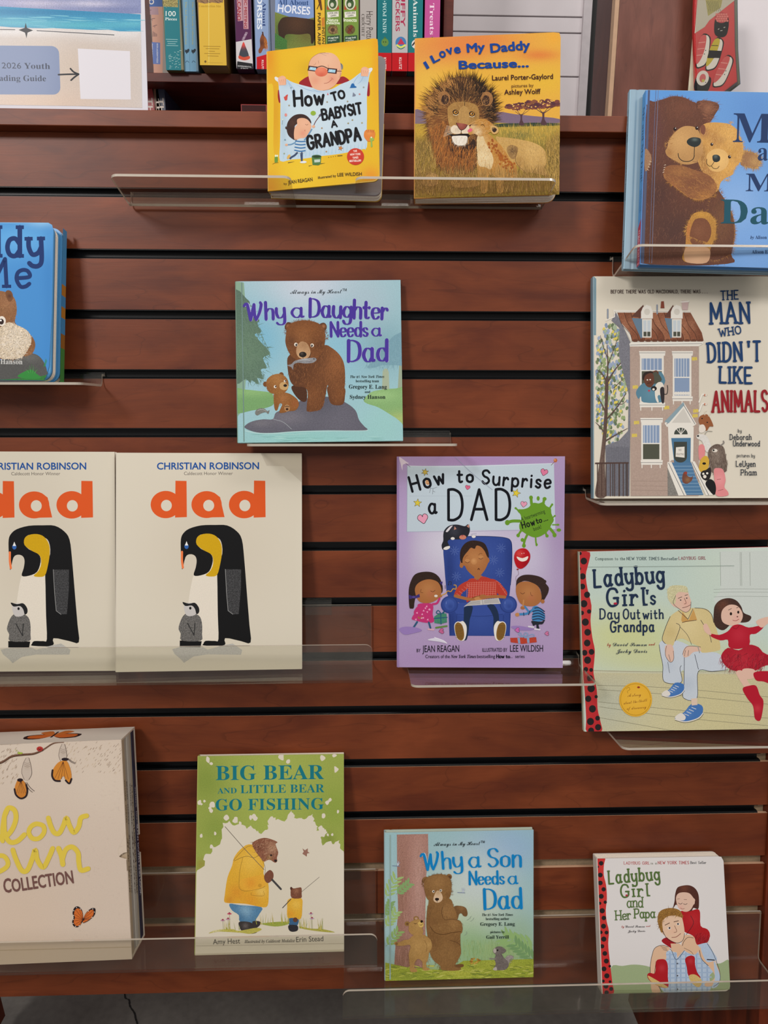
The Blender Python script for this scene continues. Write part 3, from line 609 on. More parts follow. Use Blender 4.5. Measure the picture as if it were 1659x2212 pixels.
for nm,xa,xb,px,w1,w2,q in (('nature detective',-.0645,-.0305,455,'Nature','Detective',(703,740,704,741)),('insects',-.028,.0035,628,'Insects',None,(742,776,743,778))):
    def d9(A,px=px,w1=w1,w2=w2):
        F4(A,'6f8a3c',px-80,px+82,900); A.ell(px,30,52,68,'c9c2b0'); A.ell(px,38,38,50,'3c5530'); A.ell(px-6,48,18,22,'b9bba8'); A.fill([(px-58,50),(px-30,100),(px-60,95)],'a34430',sm=0); A.fill([(px+60,50),(px+30,100),(px+62,95)],'a34430',sm=0); A.text('TOP',px-26,14,px+26,14,24,'1f2620','b')
        A.fill([(px-56,120),(px+58,112),(px+60,165),(px-52,176)],'d4d0c4',sm=0); A.text('LOOK AND',px-40,142,px+52,136,20,'35442a','b'); A.text('LEARN',px-22,166,px+34,160,17,'35442a','b')
        A.text(w1,px-52 if w2 else px-66,214,px+54 if w2 else px+66,216,34,'d8dcc4','b')
        if w2: A.text(w2,px-62,240,px+70,242,28,'d8dcc4','b')
        A.ell(px,295,50,48,'5f5230',tex=.8); 
        if w2: A.hair([(px-40,265),(px+40,265),(px+44,330),(px-44,330)],['8c6a44','3f3020','a78a60'],140,26,0,5,90,sm=0); A.ell(px,298,20,20,'4b3426')
        else: A.ell(px,292,20,46,'6e3a26',25,tex=.5); A.line([(px-30,262),(px+26,330)],5,'452a1c',sm=0); A.line([(px+34,268),(px-30,322)],4,'452a1c',sm=0)
        A.fill([(px-55,360),(px+70,350),(px+72,440),(px-55,440)],'2f4a34',sm=0); A.text('64 page book',px-45,388,px+58,380,19,'c9d0c0','b'); A.text('magnifier',px-45,412,px+40,404,15,'a9b2a0','b')
    kit('activity_set','green '+nm+' activity set','kit',xa,xb,.553,.25,.12,'4a5c2c',[(q[0],0),(q[1],0),(q[3],180),(q[2],180)],d9,Z5,G)
def d10(A):
    F4(A,'a39d98',720,905,900); vt(A,'CROCHET',742,140,362,30,'4b4540','B'); vt(A,'Harry Potter',790,112,430,66,'3f3834','r')
kit('craft_kit','pale grey crochet kit book with upright brown lettering','kit',.0055,.0385,.553,.25,.12,'8e8884',[(777,0),(813,0),(818,180),(779,180)],d10,Z5,G)
def klutz(A,xc,c,title,ttop,tb,tc,pic,f='B',h=40,dx=0,up=False):
    w=72; F4(A,c,xc-w-14,xc+w+20,525); A.fill([(xc-w-20,525),(xc+w+30,528),(xc+w+30,900),(xc-w-20,900)],'b0141c',sm=0)
    vt(A,title,xc-h/2+dx+(h if up else 0),ttop,tb,h,tc,f,up); vt(A,'KLUTZ',xc-12,572,690,25,'d0c4c0','b'); pic(A,xc+5)
def p1(A,x): A.ell(x-5,422,36,40,'5c7f3c',tex=.4); A.line([(x-10,372),(x,380)],12,'46682c'); A.ell(x-20,418,5,6,'1c2a18'); A.ell(x+2,418,5,6,'1c2a18')
def p2(A,x): A.ell(x,425,54,60,'3f74a4'); A.fill([(x-36,442),(x,378),(x+40,442)],'b0324c',sm=0); A.line([(x-38,450),(x,470),(x+42,450)],18,'c9cf5a'); A.line([(x-36,470),(x,490),(x+38,470)],6,'4c7a34')
def p3(A,x): A.ell(x-10,440,40,44,'c9c6c2'); A.line([(x-40,450),(x-10,410)],14,'1d1d20')
k=kit('craft_kit','teal mini pom pom pets kit with a green apple','kit',.0405,.0695,.553,.25,.16,'1d5c5e',[(814,0),(846,0),(849,163),(819,163)],lambda A:klutz(A,975,'17686e','MINI POM•POM PETS',-300,330,'a9c6c2',p1,'B',36,-4,True),Z5,G,under='7a1418')
kit('craft_kit','light grey puffy stickers kit with a watermelon badge','kit',.0705,.1025,.553,.25,.16,'8f8a88',[(846,0),(882,0),(881,166),(850,166)],lambda A:(klutz(A,1128,'aaa8a8','PUFFY',-160,268,'9c2f4c',p2,'b',44,26),vt(A,'STICKERS',1082,-120,312,40,'9c2f4c','b')),Z5,G,under='7a1418')
kit('craft_kit','teal mini animals kit left of the lion cover','kit',.1035,.1325,.553,.25,.16,'1d5c5e',[(883,0),(914,0),(913,163),(882,163)],lambda A:klutz(A,1285,'1b6c70','Mini Animals',-260,368,'c9cfca',p3,'B',44,-6),Z5,G)
kit('craft_kit','pink mini treats kit at the right end of the shelf','kit',.1365,.1675,.553,.25,.16,'7f3560',[(917,0),(951,0),(950,163),(918,163)],lambda A:klutz(A,1450,'b04c86','Mini Treats',-240,345,'dcc4d0',p1,'B',44,-6),Z5,G)
# lower shelf leftovers
for i,(x0,x1,c,lab) in enumerate([(-.437,-.417,'8f2a2c','thin red book low on the bookcase behind the sign corner'),(-.413,-.395,'2c3348','dark navy book low on the bookcase, standing upright'),(-.386,-.374,'6a4a34','slim brown book leaning low on the bookcase')]):
    t=thing('book',lab,'book',Matrix.Translation((bx(x0,.64),.64,1.684))@Matrix.Rotation(-.12*(i==2),4,'Y'),'books low on the bookcase'); w=bx(x1,.64)-bx(x0,.64)
    mc=cmat(c); box('cover',t,mc,0,.002,0,.16,0,.30,.0005); box('cover',t,mc,w-.002,w,0,.16,0,.30,.0005); box('spine',t,mc,0,w,-.0012,.001,0,.30,.0005); box('page_block',t,M['page'],.002,w-.002,.001,.157,.004,.296)
    A=Art([(0,0),(w*1000,0),(w*1000,300),(0,300)],[(0,.3),(w,.3),(w,0),(0,0)]); A.text('THE WINGS',w*300,20,w*300,150,w*520,'d2c6bc','b'); A.build('spine_lettering',t,M['gloss'],-.0014)
t=thing('toy_box','small red and white toy brick box low on the bookcase','box',Matrix.Translation((-.228,.6,1.8945))); box('carton',t,plain('carton_red','8a1f1c',.4),-.02,.035,0,.04,0,.05,.0008)
A=Art([(0,0),(55,0),(55,50),(0,50)],[(-.02,.05),(.035,.05),(.035,0),(-.02,0)]); A.fill([(2,2),(53,2),(53,48),(2,48)],'3a1a18',sm=0); A.fill([(12,14),(44,14),(44,46),(12,46)],'b01e1c',sm=0); A.text('LEGO',14,42,42,42,14,'e0d6cc','b',off=.02); A.build('front_print',t,M['gloss'],-.0002)
t=thing('flat_box','lavender grey flat box lying on the lower bookcase shelf','box',Matrix.Translation((-.22,.62,1.684))); box('carton',t,plain('carton_lavender','6c6a88',.4),-.09,.17,-.03,.15,0,.21,.002); box('lid_edge',t,plain('carton_pale','b0aebc',.5),-.091,.171,-.031,.151,.202,.2105,.001)
# white board wall with its trim, wooden pillar, hanging pouch
wl=thing('plank_partition','white painted horizontal plank partition beside the bookcase','partition',Matrix.Translation((.3,.92,0)))
zs=[1.0,1.13,1.26,1.39,1.52,1.65,1.78,1.885]+[2.10,2.195,2.33,2.46]
def pz(py,y):
    d=_w+_u*(-(py-1106)/1661); return 1.5+d.z*(y+1.2)/d.y
PY=.92; zz=[.2,.45,.7,.95,1.2,1.45,1.7,pz(300,PY),pz(160,PY),pz(65,PY),pz(30,PY),pz(-70,PY),pz(-160,PY)]
for a,b in zip(zz[:-1],zz[1:]):
    o=box('plank',wl,M['white'],-.3+.02,.27,0,.012,a+.0015,b-.0015,.001)
box('backing',wl,M['backing'],-.28,.42,.0125,.02,.2,2.5)  # dark sheet runs on past the planks to paint the shaded gap
xa,xb=.458*(PY+1.2)/D0,.475*(PY+1.2)/D0
box('upright_trim',wl,plain('grey_trim','b4aeb0',.5),xa-.3,xb-.3,-.012,.02,0,2.5,.001)
pl=thing('wooden_pillar','tall reddish wooden pillar panel with a pale edge strip behind the stand','pillar',Matrix.Translation((.75,.5,0)))
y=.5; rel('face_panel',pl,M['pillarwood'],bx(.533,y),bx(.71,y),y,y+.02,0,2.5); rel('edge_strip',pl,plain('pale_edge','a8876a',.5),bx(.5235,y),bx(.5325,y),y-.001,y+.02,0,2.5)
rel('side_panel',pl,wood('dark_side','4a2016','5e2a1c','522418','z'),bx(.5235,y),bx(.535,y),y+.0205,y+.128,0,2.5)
wr=thing('plank_partition','white painted upright plank partition at the far right edge','partition',Matrix.Translation((.9,.62,0)))
for i in range(4):
    x0=.80+i*.1; box('plank',wr,M['white'],x0-.9,x0-.9+.098,0,.012,.2,2.5,.001)
box('backing',wr,M['backing'],-.1,.3,.0125,.02,.2,2.5)
# pale card and the red pouch set
pc=thing('hanging_pouch_set','red pouch printed with sushi pieces, hanging in clear wrap with other coloured pouches','pouch',Matrix.Translation((.745,.46,1.99)))
def at2(px,py,y):
    dx=(px-829.5)/1661; dy=-(py-1106)/1661; d=_w+_r*dx+_u*dy; s=(y+1.2)/d.y; return d.x*s-.745,1.5+d.z*s-1.99
Q=[(1502,70),(1508,250),(1560,226),(1592,172),(1582,-60),(1512,-60)]
o=prism('pale_card',pc,plain('card_cream','c9c8ae',.6),[at2(1508,-60,.475),at2(1486,200,.475),at2(1508,215,.475),at2(1540,-60,.475)],.014,.016)
p=[at2(*q,.46) for q in [(1503,-60),(1500,68),(1504,200),(1530,222),(1555,205),(1593,176),(1588,100),(1586,-60)]]
prism('pouch',pc,plain('pouch_red','c0141e',.3,.05,30,coat=.6),p,0,.012,.0015)
for i,c in enumerate(['2c1c30','70602c','1d5a50','6a5a30','24506a']):
    q=[(a+.004*(i+1)+.004,b+.0015*i) for a,b in p]; prism('pouch',pc,plain('pouch_'+c,c,.3,.05,30,coat=.6),q,.013+.006*i,.0185+.006*i,.001)
A=Art([(1500,0),(1600,0),(1600,200),(1500,200)],[at2(1500,0,.46),at2(1600,0,.46),at2(1600,200,.46),at2(1500,200,.46)],(1200,0,3.614)); A.lo=np.array([-9,-9]);A.hi=np.array([9,9])
def sushi(A,x,y,r,kind):
    c,s_=math.cos(r),math.sin(r); T=lambda L:[(x+a*c-b*s_,y+a*s_+b*c) for a,b in L]
    if kind=='roll': A.fill(T([(-46,-70),(46,-70),(50,60),(0,92),(-50,60)]),'17161a'); A.ell(x,y-62,50,42,'b0434a'); [A.ell(x+(i%5-2)*19+(i//5%2)*8,y-88+(i//5)*17,9,8,'d27c78') for i in range(20)]
    elif kind=='maki': A.fill(T([(-50,-58),(50,-58),(56,50),(0,92),(-56,50)]),'17161a'); A.ell(x,y-40,48,60,'d9d4d2',15); A.ell(x,y-40,24,34,'c8656a',15); A.ell(x+4,y-20,12,12,'b9b35c')
    else:
        A.fill(T([(-28,-118),(40,-122),(52,-30),(48,80),(16,124),(-36,120)]),'1b1a1c'); A.fill(T([(-4,-108),(34,-112),(46,-30),(42,72),(14,114),(-30,110)]),'dcd8d6'); tc='c8595c' if kind=='s' else 'bfae3c'
        A.fill(T([(-30,-112),(10,-120),(14,-20),(-6,70),(-34,104),(-46,0)]),tc)
        for k in (-60,-10,40): A.line(T([(-40,k),(8,k-14)]),5,'1b1a1c' if kind!='s' else 'e0a29c')
        if kind=='e': A.fill(T([(-46,-20),(50,-44),(54,14),(-44,40)]),'17161a',sm=0)
    if kind!='roll': A.ell(x+14,y+22,4,4,'2a2224'); A.ell(x+24,y-6,4,4,'2a2224')
    else: A.line([(x-26,y+30),(x-18,y+24)],4,'dcd8d6'); A.line([(x-8,y+40),(x+6,y+38)],4,'dcd8d6'); A.line([(x+18,y+16),(x+28,y+12)],4,'dcd8d6')
A.fill([(1112,-40),(1420,-40),(1395,5),(1200,160),(1165,210),(1085,262)],'bdb8ae',sm=0); A.fill([(1165,-40),(1310,-40),(1290,60),(1190,125)],'a39c66',sm=0,tex=.5); [A.line([(1180+i*14,10),(1200+i*12,50),(1195+i*16,90)],3,'6c6a50') for i in range(7)]; sushi(A,1295,200,.1,'roll'); sushi(A,1148,400,.16,'s'); sushi(A,1238,425,.3,'e'); sushi(A,1305,560,.4,'s'); sushi(A,1148,650,.3,'maki')
A.build('pouch_print',pc,M['gloss'],-.0002)
ws=prism('clear_wrap',pc,M['acr'],[(a*1.04+.004,b*1.03) for a,b in p],-.003,-.0022)
# ---------------- printed beach sign on the cap rail
sg=thing('paper_sign','printed beach picture sign with a grey-blue reading guide panel and arrow, on the stand top','sign',PANEL@mm(-440,-16,87))
box('sheet',sg,plain('sign_paper','bfbdc4',.55,.02),-.2,.1795,0,.0012,0,.36)
A=Art([(0,0),(318,0),(318,234),(0,233)],[(-.0015,.126),(.1834-.0005,.1268),(.1795,.0005),(-.0005,-.0008)],(0,0,5.027)); A.lo=np.array([-.2,0]); A.hi=np.array([.1795,.36])
# the picture fills the sheet inside a pale border
A.fill([(-1500,-900),(1526,-900),(1530,120),(1100,125),(400,95),(-1500,40)],'7f86a8',[(400,30,300,'b9b4c4',.9,40),(1000,20,250,'c0bccb',.8,30),(1300,90,300,'6c749a',.8,40),(0,0,400,'a4a4c0',.7,60)],sm=0,step=45,tex=.4)
A.fill([(-1500,30),(0,62),(700,92),(1526,128),(1526,320),(1100,305),(600,290),(200,280),(-1500,250)],'4189ab',[(400,120,900,'2f6f98',.8,30),(900,250,500,'5aa8b4',.8,40),(200,230,400,'6cb3bb',.6,40),(1450,230,200,'63abb8',.7,30)],sm=0,step=30,tex=.25)
for i in range(26):
    x=RNG.random()*1400; y=130+RNG.random()*140+x*.03; A.line([(x,y),(x+60+RNG.random()*120,y+5),(x+200,y+8)],5,'7fbcc8',taper=1.5)
A.fill('-1500,240 0,268 200,285 380,292 600,285 800,292 1000,300 1180,296 1300,312 1528,312 1536,1150 800,1130 0,1120 -1500,1080','b9b3b0',[(300,320,700,'cfd0d2',1,45),(1200,340,500,'cfd0d2',.9,60),(700,700,900,'b8a898',.8,400),(400,1100,900,'c2ab98',.8,200)],sm=0,step=60,tex=.15)
A.line([(-1000,300),(195,306)],8,'3c3f45',sm=0); A.line([(425,313),(1240,351)],8,'3c3f45',sm=0)
A.fill([(310,230),(322,285),(385,311),(326,335),(313,395),(298,335),(232,308),(298,285)],'2b2c30',sm=0)
A.fill(rrect(-1200,650,475,1005,80),'75829f',sm=0); 
A.text('Summer 2026 Youth',-380,716,548,724,64,'2a3448','B'); A.text('Reading Guide',-110,856,500,858,64,'2a3448','B')
A.line('635,785 740,780 850,778',18,'26282c'); A.line('765,718 800,755 852,778',18,'26282c'); A.line('852,778 805,812 768,845',18,'26282c')
A.fill([(850,500),(1408,524),(1412,1056),(864,1052)],'c9c6cb',sm=0)
A.build('sign_print',sg,M['matte'],-.0001)
# ---------------- cover: bear with a fish, stream and rock
def eye(A,x,y,r,look=(0,0),w='d8cfc0',i='1c1410'):
    A.ell(x,y,r,r*1.05,w); A.ell(x+look[0],y+look[1],r*.62,r*.68,i); A.ell(x+look[0]-r*.2,y+look[1]-r*.25,r*.18,r*.18,'e8e4dc')
def fish(A,p,c='8d8a86'):
    A.fill(p,c,tex=.5)
TOP={}
def daughter():
    r=hardback('daughter','pale blue-green hardback with a brown bear holding a fish, on a narrow ledge',10,'7c9a98','5f7a68')
    a=art('daughter',(480,580,3.95)); TOP['daughter']=r
    a.fill([(100,90),(1530,90),(1570,1500),(100,1500)],'8fb2ba',[(760,150,420,'bcc4cf',1,260),(300,600,260,'6ea5bd',.9,300),(1000,620,260,'7eaec2',.8,350),(1380,650,240,'6f95a0',.7,260),(1250,300,200,'9fb0bb',.6),(700,1450,700,'84b5b0',.9,140),(1400,1300,260,'8cb9b4',.7)],sm=0,step=26,tex=.14)
    a.fill([(100,90),(190,120),(210,400),(205,900),(180,1200),(120,1260)],'7c9a84',sm=0)
    a.fill('100,220 215,260 240,300 205,320 280,380 320,440 300,470 335,540 280,560 345,640 410,720 350,760 380,840 330,860 350,940 300,930 310,985 250,950 240,975 200,940 100,930','52695a',[(200,700,200,'5f7a62',.8)],tex=.45,step=20)
    a.hair('160,260 240,300 320,440 335,540 410,720 380,840 350,940 300,980 200,950 160,700',['5c7463','48604f','67806c'],380,50,60,5,40)
    a.fill('100,1030 200,1030 300,1040 400,1052 430,1070 440,1150 380,1185 250,1210 100,1225','6c9460',[(250,1050,200,'82a86e',.8,40)],tex=.25)
    a.fill([(1370,870),(1385,850),(1410,850),(1422,880),(1428,1030),(1365,1040)],'98a48c',sm=0); a.fill([(1520,640),(1560,600),(1560,1030),(1500,1020)],'8c9a84',sm=0)
    a.fill('1210,1120 1260,1060 1330,1035 1480,1020 1570,1030 1575,1320 1480,1270 1340,1185 1240,1150','7a9f68',[(1350,1080,160,'92b67c',.7,50),(1530,1280,120,'9fae6c',.8,60)],tex=.25)
    a.fill('1300,840 1370,820 1470,820 1570,800 1570,560 1480,560 1400,640 1300,760 1240,840','6f93a0',tex=.2); a.hair('1230,830 1560,800 1560,580 1380,660',['7da0aa','678c98'],160,40,90,5,30)
    # rock
    a.fill('190,1360 210,1325 270,1298 350,1285 430,1283 460,1225 560,1190 660,1130 740,1100 860,1090 960,1100 1070,1150 1140,1210 1170,1290 1215,1345 1242,1375 1150,1383 900,1380 620,1388 430,1402 290,1398','595862',[(560,1270,160,'6d6a72',.8,60),(880,1130,120,'494a54',.6),(1000,1300,160,'62606a',.6),(330,1320,90,'6c6a70',.8,30)],tex=.4,step=22)
    a.line('195,1385 300,1404 440,1408 620,1392 900,1386 1200,1384 1245,1378',6,'a9c4c2'); a.line('430,1283 520,1310 590,1370',4,'8f9498')
    for i in range(22): x=200+RNG.random()*1200; y=1405+RNG.random()*70; a.line([(x,y),(x+50,y+4),(x+120,y)],4,['9cc4bf','6fa09c'][i%2],taper=1.5)
    B1,B2,B3='5f3a22','7b4c2a','462a1b'
    # bear body and legs
    a.fill('690,980 620,990 590,1010 610,1060 650,1110 690,1135 720,1120 722,1040',B3,tex=.4); a.fill('905,1000 1040,1010 1048,1090 1035,1150 990,1165 930,1150 905,1080',B1,[(1010,1050,60,B2,.6)],tex=.4)
    a.fill('555,800 570,740 640,700 860,650 930,670 1000,730 1040,810 1050,930 1040,1060 1020,1140 960,1150 915,1060 900,990 880,1090 850,1190 790,1215 730,1218 720,1190 730,1060 700,1010 620,1000 575,940',B1,[(960,800,130,'885632',.9,160),(640,880,110,B3,.6,120),(780,1080,70,B2,.6,110),(830,760,90,B3,.5),(1000,1060,60,B2,.6,90)],tex=.45,step=18)
    a.hair('560,800 640,760 860,680 1000,740 1040,830 1045,1060 960,1130 900,990 860,1180 740,1200 720,1010 590,940',['855434','5a3620','4a2c1c','946238'],900,26,95,3,20)
    a.fill('560,455 535,490 545,520 585,515 600,470',B3,[(565,490,18,'9a6844',.9)]); a.fill('835,470 870,460 892,485 885,520 850,530 830,505',B3,[(865,490,18,'9a6844',.9)])
    a.fill('545,560 555,500 600,460 680,440 760,445 830,470 872,520 880,600 862,690 820,750 740,790 650,780 590,740 555,680 540,620','6d4325',[(700,520,120,'81512c',.8,60),(600,620,50,B3,.5),(830,650,50,B3,.5),(690,590,60,'8a5a34',.7)],tex=.45,step=16)
    a.hair('545,560 600,460 760,445 872,520 870,690 740,790 590,740',['8a5a36','613a20','7a4b2a'],620,20,80,3,60); a.hair('545,560 600,460 680,440 760,445 872,520 880,600',['6d4325','7a4b2a'],170,22,0,3,15,edge=True)
    a.fill('645,650 675,620 715,628 740,660 755,715 735,755 690,768 650,750 632,705','a98460',[(700,650,40,'8f6a48',.6),(680,740,40,'bd9a74',.7)],tex=.3); a.ell(688,730,32,24,'1d1712',0,[(680,722,12,'4a423c',.9)]); a.line('690,750 695,768 740,758 758,715',4,'2a1c14')
    eye(a,630,645,15,(3,2)); eye(a,768,652,15,(-3,2))
    a.fill('555,822 590,812 620,785 680,768 740,760 790,758 806,775 780,798 740,805 700,806 650,800 612,815 605,860 590,838','7d7d80',[(700,775,50,'a3a3a4',.8,12)],tex=.4); a.ell(783,768,5,5,'151515'); a.line('640,795 700,785 770,790',3,'5f5f62')
    # cub
    a.fill('445,1060 440,1150 450,1205 470,1205 490,1150 510,1160 485,1225 530,1228 560,1215 620,1210 652,1170 645,1120 600,1080 560,1060 500,1050','7e5026',[(520,1100,50,'96643a',.8),(620,1150,40,'90522e',.6)],tex=.4); a.hair('445,1060 440,1150 490,1150 530,1225 650,1170 600,1080',['96643a','6d431f'],200,18,90,2.5,25)
    a.ell(368,983,20,22,'6a4222'); a.ell(505,903,20,22,'6a4222')
    a.fill('375,985 385,940 430,905 490,895 540,920 565,965 560,1020 530,1055 480,1065 430,1065 390,1040','87582c',[(470,940,60,'9f7040',.7),(400,1030,40,'6c4422',.6)],tex=.4,step=11); a.hair('375,985 430,905 540,920 560,1020 480,1065 390,1040',['9b6b3a','744a24'],260,15,80,2.5,60)
    a.fill('490,985 520,965 560,990 560,1020 530,1035 495,1020','b3905f'); a.ell(538,995,16,12,'231a14'); eye(a,452,1005,12,(4,-2)); eye(a,536,957,10,(4,-2)); a.ell(553,1188,24,30,'a07850'); a.ell(553,1198,12,11,'3a2415')
    for k in range(4): a.ell(538+k*10,1172-abs(k-1.5)*-3,4,5,'3a2415')
    fish(a,'280,1240 285,1210 320,1190 360,1195 385,1215 402,1205 392,1240 370,1225 330,1235 300,1252','6e6f6a'); a.line('300,1210 340,1200 375,1215',3,'a9aaa6'); a.fill([(168,118),(176,118),(186,1478),(178,1478)],'67807a',sm=0)
    # lettering
    a.text('Always in My Heart™',583,216,1062,210,38,'2a3034','S')
    for dx,c in ((3,'b9bcd8'),(0,'43308c')):
        a.hand('W²hy',215+dx,438,535+dx,424,142,27,c,'brush',1); a.hand('a',600+dx,412,690+dx,412,125,25,c,'brush'); a.hand('Daughter',750+dx,408,1405+dx,428,150,28,c,'brush',1)
        a.hand('Needs',930+dx,576,1238+dx,574,118,24,c,'brush',1); a.hand('a',1282+dx,570,1352+dx,570,102,21,c,'brush'); a.hand('Dad',1080+dx,788,1405+dx,782,175,31,c,'brush',1)
    a.text('The #1 New York Times',1093,930,1384,928,22,'23302f','I'); a.text('bestselling team',1140,966,1338,966,22,'23302f','B'); a.text('Gregory E. Lang',1082,1020,1406,1022,34,'1a2626','B'); a.text('and',1218,1058,1264,1058,20,'1a2626','B'); a.text('Sydney Hanson',1090,1108,1394,1108,33,'1a2626','B')
    a.build('cover_print',r,M['gloss'],-.0001)
daughter()
# ---------------- cover: penguins
def penguin(key,dx,label,part=False):
    r=hardback(key,label,10,'c9c1b2','bdb5a6'); a=art(key,(0,940,1.952))
    S=lambda s:P(s)+np.array([dx,0])
    a.fill([(480+dx,60),(1290+dx,60),(1290+dx,1020),(480+dx,1020)],'c6bfae',[(880+dx,500,260,'bdb3a1',.7,300)],sm=0,step=60)
    a.text('CHRISTIAN ROBINSON',662+dx,144,1093+dx,144,29,'1c4a8c','b'); a.text('Caldecott Honor Winner',777+dx,168,983+dx,168,14,'57504a','r')
    c='c9501f'
    def dad_d(x0):
        a.ell(x0+dx+64,293,64,58,c,n=40); a.fill([(x0+dx+105,192),(x0+dx+152,193),(x0+dx+154,346),(x0+dx+104,348)],c,sm=0); a.ell(x0+dx+67,297,23,24,'c6bfae',n=30)
    dad_d(636); dad_d(967); a.ell(873+dx,293,64,57,c,n=40); a.fill([(870+dx,240),(905+dx,243),(930+dx,262),(936+dx,290),(949+dx,346),(898+dx,347),(870+dx,350)],c,sm=0); a.ell(882+dx,297,23,24,'c6bfae',n=30)
    a.fill(S('803,870 790,800 800,690 820,590 850,560 925,560 930,862'),'cfc7b8',tex=.1)
    a.fill(S('765,440 775,415 800,395 850,381 910,379 960,381 1000,405 1022,440 1032,520 1045,680 1055,800 1060,873 1020,868 953,856 950,888 865,888 862,880 872,868 910,868 925,860 922,760 920,640 920,560 940,500 935,450 915,430 870,418 840,425 832,455 850,480 890,500 900,530 885,575 850,592 820,592 828,560 832,530 825,510 805,503 785,515 772,568 768,540 765,490'),'111112',n=3)
    a.fill(S('832,435 850,420 885,416 915,428 935,460 938,500 930,550 918,590 895,597 870,592 890,572 902,540 895,505 860,485 832,462'),'bd9510',n=3,tex=.15)
    a.line(S('770,493 770,530 774,560'),9,'d9713f'); a.ell(789+dx,470,9,11,'2c5a9c'); a.fill(S('789,448 796,466 782,466'),'d8d8d4',sm=0)
    a.fill(S('953,566 1019,566 1019,640 1010,754 985,755 965,740 958,660'),'3a3a3b',sm=0,tex=1.6); a.line(S('953,566 958,660 965,740 985,755'),2,'8a8a88',sm=0)
    a.fill(S('762,868 855,870 850,895 762,908'),'111112',sm=0); a.fill(S('730,905 765,895 860,895 880,905 950,885 985,878 1025,905 1020,925 880,925 820,935 780,962 765,945 740,925'),'a8a69f',sm=0,tex=.3)
    a.fill(S('762,895 850,893 850,870 764,870'),'111112',sm=0)
    a.fill(S('760,800 775,765 800,750 840,760 855,790 856,840 850,868 770,868 766,840 757,820'),'5f5d5a',tex=1.3,n=3); a.line(S('795,795 822,845 826,795'),4,'2a2a2a',sm=0)
    a.fill(S('780,715 800,708 828,715 836,740 825,760 795,764 782,745'),'b5b1ad',n=3); a.fill(S('773,705 800,712 825,708 842,728 843,748 832,756 826,735 812,720 785,722'),'1d1d1e',n=3); a.ell(806+dx,731,5,6,'1a1a1a')
    if not part: a.fill([(1100,75),(1272,75),(1272,200),(1195,132),(1125,130)],'b7ae9d',sm=0)
    a.build('cover_print',r,M['matte'],-.0001); return r
penguin('dadL',-728,'cream hardback with orange lettering and penguins, cut by the left frame edge')
penguin('dadR',0,'cream hardback with orange lettering and penguins, the whole one beside the bare shelf end')
